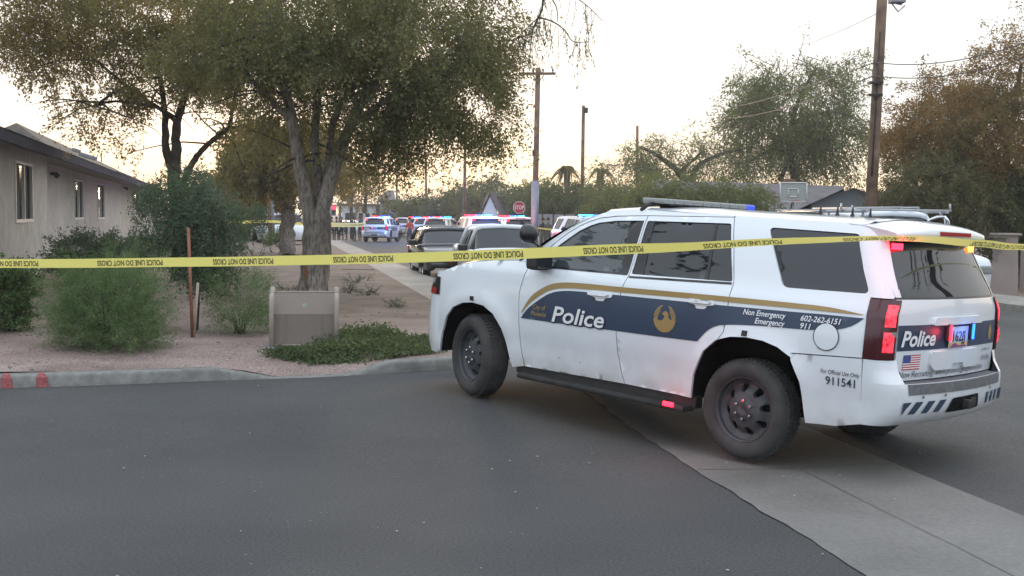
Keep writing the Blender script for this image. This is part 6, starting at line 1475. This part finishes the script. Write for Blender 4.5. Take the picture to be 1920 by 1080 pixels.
# diamond sign from the back
dp = at(618.5, 466, 56); dp.z = vz(dp.x, 56); do = thing('warning_sign', dp, 'diamond road sign seen from behind, half hidden by the largest trunk', 'sign')
q = MB(); q.tube([Vector((0, 0, -.1)), Vector((0, 0, at(618, 335, 56).z - dp.z))], .035, 6); q.build('post', GALV, do)
c = at(618, 355, 56) - dp; q = MB(); q.add([(c.x, -.05, c.z - .54), (c.x + .50, -.05, c.z), (c.x, -.05, c.z + .54), (c.x - .5, -.05, c.z), (c.x, -.07, c.z - .54), (c.x + .50, -.07, c.z), (c.x, -.07, c.z + .54), (c.x - .5, -.07, c.z)], [(0, 1, 2, 3)[::-1], (4, 5, 6, 7)]); q.build('sign_plate', mat('sign_back', (.26, .245, .23), .6), do)
# traffic light
tl_ = at(621, 420, 125); tl_.z = ground(tl_.x, 125); to = thing('traffic_light', tl_, 'distant traffic light showing red, right of the largest trunk', 'traffic light')
q = MB(); q.tube([(0, 0, 0), (0, 0, at(621, 378, 125).z - tl_.z)], .10, 6); q.tube([(0, 0, at(621, 380, 125).z - tl_.z), (.9, 0, at(621, 380, 125).z - tl_.z)], .06, 6); q.build('post', GALV, to)
c = at(626, 394, 124.7) - tl_; q = MB(); q.box(c, (.42, .3, 1.15), bev=.05); q.build('signal_head', TRIM, to); q = MB(); q.lathe([(.0, .02), (.21, .0)], 12, Matrix.Translation(c + Vector((0, -.17, .25))) @ Matrix.Rotation(math.pi/2, 4, 'X')); q.build('red_light', E_RED, to)

# ------------------------------------------------------------------ mesh pipe cage
TAN = noise_mat('tan_powder_coat', [(.27, .225, .19), (.35, .30, .26)], 6, .6)
MESH = bpy.data.materials.new('expanded_mesh'); MESH.use_nodes = True; n = MESH.node_tree.nodes; l = MESH.node_tree.links; b = n['Principled BSDF']; b.inputs['Base Color'].default_value = (.215, .175, .145, 1); b.inputs['Roughness'].default_value = .7
t = n.new('ShaderNodeTexCoord'); mpn = n.new('ShaderNodeMapping'); mpn.inputs['Scale'].default_value = (90, 90, 140); l.new(t.outputs['Object'], mpn.inputs[0]); ck = n.new('ShaderNodeTexChecker'); ck.inputs['Scale'].default_value = 1; l.new(mpn.outputs[0], ck.inputs[0])
tr_ = n.new('ShaderNodeBsdfTransparent'); ms = n.new('ShaderNodeMixShader'); mm_ = n.new('ShaderNodeMapRange'); mm_.inputs[3].default_value = .08; mm_.inputs[4].default_value = .38; l.new(ck.outputs['Fac'], mm_.inputs[0]); l.new(mm_.outputs[0], ms.inputs[0]); l.new(b.outputs[0], ms.inputs[1]); l.new(tr_.outputs[0], ms.inputs[2]); l.new(ms.outputs[0], n['Material Output'].inputs[0])
dc = 13.75; c0 = at(506, 662, dc); c1 = at(634, 640, dc + .12); c0.z = vz(c0.x, c0.y); cg = thing('pipe_cage', c0, 'tan expanded metal cage with rounded tube ends, standing before the largest trunk', 'pipe cage')
ax_ = Vector((c1.x - c0.x, c1.y - c0.y, 0)); wd = ax_.length; ax_.normalize(); pr = Vector((-ax_.y, ax_.x, 0)); H_ = .62; DEP = .30
def KP(s, d, z): return tuple(ax_ * s + pr * d + Vector((0, 0, z)))
for s_ in (.02, wd - .02):
    q = MB(); q.tube([KP(s_, 0, -.05), KP(s_, 0, H_ - .05), KP(s_, .02, H_ - .015), KP(s_, .06, H_), KP(s_, .08, H_ - .02), KP(s_, .09, H_ - .30), KP(s_, .12, 0)], .030, 10); q.tube([KP(s_, .24, 0), KP(s_, .25, H_), KP(s_, .29, H_ + .07), KP(s_, .33, H_ + .05), KP(s_, .34, 0)], .030, 10); q.build('end_frame', TAN, cg)
q = MB(); q.add([KP(.03, .06, .03), KP(wd - .03, .06, .03), KP(wd - .03, .06, H_ - .22), KP(.03, .06, H_ - .22), KP(wd - .03, .26, H_ + .03), KP(.03, .26, H_ + .03), KP(wd - .03, .30, .02), KP(.03, .30, .02)], [(0, 1, 2, 3), (3, 2, 4, 5), (5, 4, 6, 7)]); q.build('mesh_panel', MESH, cg)
q = MB()
for a, b2_ in ((KP(.02, .06, .03), KP(wd - .02, .06, .03)), (KP(.02, .26, H_ + .03), KP(wd - .02, .26, H_ + .03))): q.tube([a, b2_], .010, 5)
q.build('cross_rail', TAN, cg)
q = MB(); q.tube([KP(.18, .17, 0), KP(.18, .17, .42), KP(.26, .17, .46), KP(wd - .26, .17, .46), KP(wd - .18, .17, .42), KP(wd - .18, .17, 0)], .028, 8); q.lathe([(.0, -.06), (.055, -.05), (.055, .05), (.0, .06)], 12, Matrix.Translation(KP(wd / 2, .17, .46))); q.build('backflow_pipe', noise_mat('verdigris_brass', [(.16, .17, .13), (.26, .27, .21)], 9, .6), cg)
q = MB(); q.box(KP(wd / 2, .17, -.02), (wd + .18, .60, .07), Matrix.Rotation(math.atan2(ax_.y, ax_.x), 3, 'Z'), bev=.01); q.build('concrete_pad', CURB, cg)

# ------------------------------------------------------------------ people
SKIN = mat('skin', (.36, .20, .14), .6); UNI = noise_mat('dark_uniform', [(.010, .012, .018), (.028, .03, .04)], 8, .9); HAIR = mat('dark_hair', (.02, .015, .012), .8); WSH = noise_mat('white_shirt', [(.5, .5, .5), (.66, .66, .66)], 8, .9); KHA = noise_mat('camo_cloth', [(.05, .055, .04), (.13, .12, .09)], 9, .9); VEST = mat('red_vest', (.42, .07, .05), .8); JEAN = mat('blue_jeans', (.04, .06, .11), .9)
def person(loc, rz, label, top, legs, pose='stand', hat=None, group=None):
    J = {}; kneel = pose == 'kneel'; dz = -.42 if kneel else 0
    J['pelvis'] = ((0, 0, .96 + dz), .125); J['waist'] = ((0, .01, 1.12 + dz), .120); J['chest'] = ((0, .02 + (.12 if kneel else 0), 1.34 + dz), .150); J['neck0'] = ((0, .01 + (.18 if kneel else 0), 1.48 + dz), .062); J['neck'] = ((0, .03 + (.2 if kneel else 0), 1.55 + dz), .055)
    hx0 = J['neck'][0]; J['head0'] = ((0, hx0[1] + .01, hx0[2] + .07), .082); J['head1'] = ((0, hx0[1], hx0[2] + .16), .095); J['head2'] = ((0, hx0[1], hx0[2] + .235), .070)
    E = [('pelvis', 'waist'), ('waist', 'chest'), ('chest', 'neck0'), ('neck0', 'neck'), ('neck', 'head0'), ('head0', 'head1'), ('head1', 'head2')]
    for sg, n_ in ((-1, 'R'), (1, 'L')):
        cy = J['chest'][0][1]; cz2 = J['chest'][0][2]
        J['sh' + n_] = ((.17 * sg, cy, cz2 + .06), .070)
        fold = pose == 'fold'
        if fold: el, wr, ha = (.24 * sg, cy + .02, cz2 - .20), (.06 * sg, cy + .24, cz2 - .16), (-.04 * sg, cy + .26, cz2 - .12)
        elif kneel: el, wr, ha = (.22 * sg, cy + .18, cz2 - .16), (.14 * sg, cy + .38, cz2 - .22), (.12 * sg, cy + .46, cz2 - .22)
        elif pose == 'hips': el, wr, ha = (.33 * sg, cy - .06, cz2 - .20), (.18 * sg, cy + .05, cz2 - .34), (.14 * sg, cy + .08, cz2 - .40)
        else: el, wr, ha = (.235 * sg, cy - .03, cz2 - .24), (.25 * sg, cy + .04, cz2 - .48), (.25 * sg, cy + .07, cz2 - .58)
        J['el' + n_] = (el, .046); J['wr' + n_] = (wr, .031); J['ha' + n_] = (ha, .036)
        E += [('chest', 'sh' + n_), ('sh' + n_, 'el' + n_), ('el' + n_, 'wr' + n_), ('wr' + n_, 'ha' + n_)]
        if kneel:
            kn, an, to_ = ((.12 * sg, .38 if sg > 0 else .10, .46 if sg > 0 else .08), (.12 * sg, .34 if sg > 0 else -.36, .08), (.12 * sg, .5 if sg > 0 else -.44, .04))
        else:
            st = .03 * sg; kn, an, to_ = ((.115 * sg, .02 + st, .50), (.12 * sg, -.02 + st, .09), (.13 * sg, .13 + st, .045))
        J['hip' + n_] = ((.095 * sg, 0, .90 + dz), .098); J['kn' + n_] = (kn, .062); J['an' + n_] = (an, .044); J['to' + n_] = (to_, .040)
        E += [('pelvis', 'hip' + n_), ('hip' + n_, 'kn' + n_), ('kn' + n_, 'an' + n_), ('an' + n_, 'to' + n_)]
    names = list(J); me = bpy.data.meshes.new('body'); me.from_pydata([J[k][0] for k in names], [(names.index(a), names.index(b)) for a, b in E], [])
    o = bpy.data.objects.new('tmp', me); C.objects.link(o); md = o.modifiers.new('s', 'SKIN'); sb = o.modifiers.new('u', 'SUBSURF'); sb.levels = 1; sb.render_levels = 1
    for i, k in enumerate(names): me.skin_vertices[0].data[i].radius = (J[k][1], J[k][1] * (.72 if k in ('chest', 'waist', 'pelvis') else 1))
    me.skin_vertices[0].data[0].use_root = True
    dg = bpy.context.evaluated_depsgraph_get(); m2 = bpy.data.meshes.new_from_object(o.evaluated_get(dg)); bpy.data.objects.remove(o)
    m2.materials.clear()
    for m_ in (top, legs, SKIN, TRIM): m2.materials.append(m_)
    nz_ = J['neck'][0][2] - .01; wz_ = J['waist'][0][2] - .06
    hands = [Vector(J['ha' + k][0]) for k in 'LR']
    for p in m2.polygons:
        c = p.center; p.use_smooth = True
        if c.z > nz_ and abs(c.x) < .14: p.material_index = 2
        elif min((c - h).length for h in hands) < .075: p.material_index = 2
        elif c.z < .11: p.material_index = 3
        elif c.z < wz_ and abs(c.x) < .21: p.material_index = 1
        else: p.material_index = 0
    r_ = bpy.data.objects.new('person', None); C.objects.link(r_); r_.location = loc; r_.rotation_euler = (0, 0, rz); tag(r_, label, 'person', group)
    m2.name = 'body'; bo2 = bpy.data.objects.new('body', m2); C.objects.link(bo2); bo2.parent = r_
    hy_, hz_ = J['head1'][0][1], J['head1'][0][2]
    h = MB(); M = Matrix.Translation((0, hy_ - .012, hz_ + .025)) @ Matrix.Diagonal((1, 1.08, 1, 1)); h.lathe([(.0, .115), (.06, .10), (.095, .055), (.106, .0), (.104, -.03)], 16, M)
    h.build('hair' if not hat else 'cap', hat or HAIR, r_)
    f = MB(); f.box((0, hy_ + .105, hz_ - .03), (.022, .03, .04), bev=.008)
    for s_ in (-1, 1): f.box((s_ * .102, hy_, hz_ - .02), (.016, .035, .055), bev=.006)
    f.build('face_features', SKIN, r_)
    ey = MB()
    for s_ in (-1, 1): ey.box((s_ * .034, hy_ + .094, hz_ + .0), (.018, .010, .010))
    ey.box((0, hy_ + .092, hz_ - .062), (.045, .008, .008)); ey.build('eyes_and_mouth', HAIR, r_)
    for s_ in (-1, 1):      # five fingers per hand
        ha = Vector(J['haL' if s_ > 0 else 'haR'][0]); wr = Vector(J['wrL' if s_ > 0 else 'wrR'][0]); d_ = (ha - wr).normalized(); sdv = d_.cross(Vector((1, 0, 0))).normalized(); fg = MB()
        for k, (off_, ln_) in enumerate(((-.026, .060), (-.009, .072), (.009, .068), (.026, .054))): a_ = ha + d_ * .02 + sdv * off_; fg.tube([a_, a_ + d_ * ln_ * .6, a_ + d_ * ln_ - Vector((s_ * .012, 0, 0))], [.009, .0085, .007], 6)
        fg.tube([ha - d_ * .01 + sdv * .03, ha + d_ * .02 + sdv * .055, ha + d_ * .045 + sdv * .06], [.011, .010, .008], 6); fg.build('fingers', SKIN, r_)
    return r_
offs = 'officers gathered at the street corner'
pl_ = [(622, 90, R(10), 'stand', 'officer in dark uniform half hidden behind the diamond sign post', UNI), (631, 84, R(200), 'fold', 'officer in dark uniform standing just right of the sign post, arms folded', UNI), (640, 88, R(160), 'stand', 'officer in dark uniform second from the sign post', UNI), (650, 92, R(80), 'hips', 'officer in dark uniform in the middle of the group, hands at hips', UNI),
       (660, 96, R(190), 'stand', 'officer in dark uniform standing further back between two others', UNI), (664, 86, R(-60), 'fold', 'officer in dark uniform near the right end of the group, facing left', UNI), (675, 90, R(120), 'stand', 'officer in dark uniform nearest the leftmost flashing police SUV', UNI)]
for px, dep, rz, ps, lb_, up_ in pl_:
    p = at(px, 440, dep); person((p.x, dep, ground(p.x, dep) + (.0 if dep > 80 else .13)), rz, lb_, up_, UNI, ps, HAIR, offs)
p = at(768, 440, 80); person((p.x, 80, ground(p.x, 80)), R(170), 'person in a reddish vest standing between two flashing police SUVs', VEST, JEAN, 'stand')
p = at(1027, 440, 66); person((p.x, 66, ground(p.x, 66)), R(200), 'person in camouflage clothes by the pale wall, arms folded', KHA, KHA, 'fold')
p = at(1018, 440, 68); person((p.x, 68, ground(p.x, 68)), R(160), 'person in dark clothes by the pale wall, left of the camouflaged one', UNI, KHA, 'stand')
p = at(1047, 440, 45.0); person((p.x, 45.0, ground(p.x, 45)), R(250), 'kneeling person in a white shirt in front of a white police SUV', WSH, JEAN, 'kneel')
p = at(428, 440, 66); person((p.x, 66, verge(p.x, 66)), R(150), 'person in a white top standing behind the far tape at the left', WSH, JEAN, 'stand', WSH)
# small pair of dark irrigation valves by the tree
v0 = at(549, 468, 42); v0.z = vz(v0.x, 42); q = MB(); q.tube([(0, 0, 0), (0, 0, .16)], .07, 8); q.tube([(.22, 0, 0), (.22, 0, .14)], .09, 8); q.tube([(-.0, 0, .1), (.24, 0, .1)], .03, 6); o = q.build('irrigation_valve', DARK, None, v0); tag(o, 'small black irrigation valve at the foot of the slender grey tree', 'valve')
st_ = at(668, 511, 34); q = MB(); q.tube([(-.45, 0, .02), (0, .05, .03), (.5, .12, .02)], .02, 5); o = q.build('fallen_branch', mat('dry_stick', (.36, .30, .24), .9), None, (st_.x, 34, vz(st_.x, 34))); tag(o, 'pale dry stick lying on the dirt right of the largest trunk', 'branch')

# ------------------------------------------------------------------ barrier tape
TAPE = bpy.data.materials.new('yellow_tape'); TAPE.use_nodes = True; n = TAPE.node_tree.nodes; l = TAPE.node_tree.links; b = n['Principled BSDF']; b.inputs['Base Color'].default_value = (.80, .74, .20, 1); b.inputs['Roughness'].default_value = .38
tl2 = n.new('ShaderNodeBsdfTranslucent'); tl2.inputs[0].default_value = (.95, .85, .25, 1); ms = n.new('ShaderNodeMixShader'); ms.inputs[0].default_value = .35; l.new(b.outputs[0], ms.inputs[1]); l.new(tl2.outputs[0], ms.inputs[2]); l.new(ms.outputs[0], n['Material Output'].inputs[0])
TXT = mat('tape_ink', (.03, .025, .02), .6)
cor = suv.matrix_world if False else None
key = [(-60, 494.5, 10.2), (0, 494, 10.1), (120, 494, 9.9), (250, 492.5, 9.7), (400, 490.8, 9.45), (550, 488.3, 9.2), (700, 485, 8.95), (850, 480.5, 8.7), (1000, 474.5, 8.45), (1150, 468, 8.2), (1300, 461.5, 7.95), (1450, 454, 7.75), (1560, 448.5, 7.62), (1630, 446, 7.55), (1680, 446.8, 7.58), (1740, 449.5, 7.75), (1800, 453.5, 8.05), (1840, 457, 8.45), (1880, 461, 9.0), (1930, 465, 9.7), (2000, 472, 10.6)]
path = [at(*k) for k in key]
sm = [Vector(p) for p in smoothpoly([tuple(p) for p in path], 8)]
cum = [0]
for i in range(1, len(sm)): cum.append(cum[-1] + (sm[i] - sm[i-1]).length)
def tpt(s, h, lift=0.0):
    s = max(0, min(cum[-1] - 1e-6, s)); i = max(0, min(len(sm) - 2, int(np.searchsorted(cum, s)) - 1)); t = (s - cum[i]) / (cum[i+1] - cum[i]); p = sm[i].lerp(sm[i+1], t)
    d_ = (sm[min(len(sm)-1, i+1)] - sm[max(0, i)]).normalized()
    # twist: flat face tilts back near the far end
    px_s = s
    tw_ = TW(s); up = Vector((0, 0, 1)); nrm = up.cross(d_).normalized()   # points away from / toward camera
    if nrm.y > 0: nrm = -nrm
    upv = (up * math.cos(tw_) + nrm * math.sin(tw_)); upv = (upv - d_ * upv.dot(d_)).normalized(); nn = nrm * math.cos(tw_) - up * math.sin(tw_)
    return tuple(p + upv * h + nn * (lift + .004 * math.sin(s * 5.3)))
s_at = lambda k: cum[min(len(cum) - 1, k * 8)]
tws = [(0, .05), (s_at(8), .10), (s_at(9), .25), (s_at(10), .75), (s_at(12), 1.05), (s_at(13), 1.15), (s_at(15), 1.0), (s_at(17), .85), (s_at(20), .9)]
TW = lambda s: float(np.interp(s, [a for a, _ in tws], [b_ for _, b_ in tws]))
HT = .038
tapeo = thing('barrier_tape', (0, 0, 0), 'near yellow POLICE LINE DO NOT CROSS tape stretched across the whole view, lettering upside down', 'tape')
q = MB(); ns = 260; vs = []
for i in range(ns + 1): s_ = cum[-1] * i / ns; vs += [tpt(s_, -HT), tpt(s_, 0), tpt(s_, HT)]
q.add(vs, [(3*i+k, 3*(i+1)+k, 3*(i+1)+k+1, 3*i+k+1) for i in range(ns) for k in (0, 1)], 0, True); q.build('tape_strip', TAPE, tapeo)
# phrases: photo pixel column of the right-hand end (where POLICE begins)
def s_of_px(px):
    best = min(range(len(sm)), key=lambda i: abs(960 + FPX * sm[i].x / sm[i].y - px)); return cum[best]
for pa, pb in ((-40, 77), (180, 296), (397, 517), (622, 742), (850, 975), (1085, 1212), (1325, 1460), (1575, 1712), (1820, 1925)):
    sa, sb_ = s_of_px(pa), s_of_px(pb)
    if sb_ - sa < .1: continue
    q = MB(); text_on(q, 'POLICE LINE DO NOT CROSS', .062, lambda a, b, sb_=sb_: tpt(sb_ - a, .020 - b, .0035), 0, .02, sb_ - sa); q.build('tape_lettering', TXT, tapeo)
def fartape(label, pts, h=.035):
    P = [at(*p) for p in pts]; q = MB(); o0 = P[0]; P2 = [Vector(a) for a in smoothpoly([tuple(p) for p in P], 5)]; vs = []
    for p in P2: vs += [tuple(p - o0 + Vector((0, 0, -h))), tuple(p - o0 + Vector((0, 0, h)))]
    q.add(vs, [(2*i, 2*i+2, 2*i+3, 2*i+1) for i in range(len(P2) - 1)], 0, True); o = q.build('far_tape', TAPE, None, o0); tag(o, label, 'tape', 'barrier tape in the distance')
fartape('far tape running from the left shrubs past the white pickup to the largest trunk', [(405, 413, 55), (440, 417, 55), (505, 415, 55.5), (570, 420, 54.5), (620, 419.5, 55.5)], .06)
fartape('upper of two far tapes crossing the group of officers', [(620, 419, 56), (650, 419.8, 68), (686, 419, 82)], .06)
fartape('lower of two far tapes crossing the group of officers', [(620, 423.5, 56), (650, 424, 68), (686, 424, 82)], .05)
fartape('short far tape in front of the two people by the pale wall', [(1004, 427, 58), (1020, 429, 60), (1040, 431, 62)], .04)

# ------------------------------------------------------------------ thin volume added to imitate the veil of sun glare
hz_m = bpy.data.materials.new('glare_veil'); hz_m.use_nodes = True; n = hz_m.node_tree.nodes; l = hz_m.node_tree.links; n.clear()
o_ = n.new('ShaderNodeOutputMaterial'); v_ = n.new('ShaderNodeVolumePrincipled'); v_.inputs['Color'].default_value = (.95, .93, .90, 1); v_.inputs['Density'].default_value = .0008; v_.inputs['Anisotropy'].default_value = .3
l.new(v_.outputs[0], o_.inputs['Volume'])
q = MB(); q.box((0, 1050, 11), (3200, 3000, 36)); tag(q.build('glare_veil', hz_m), 'thin volume added to imitate a veil of sun glare', 'glare_veil', kind='stuff')
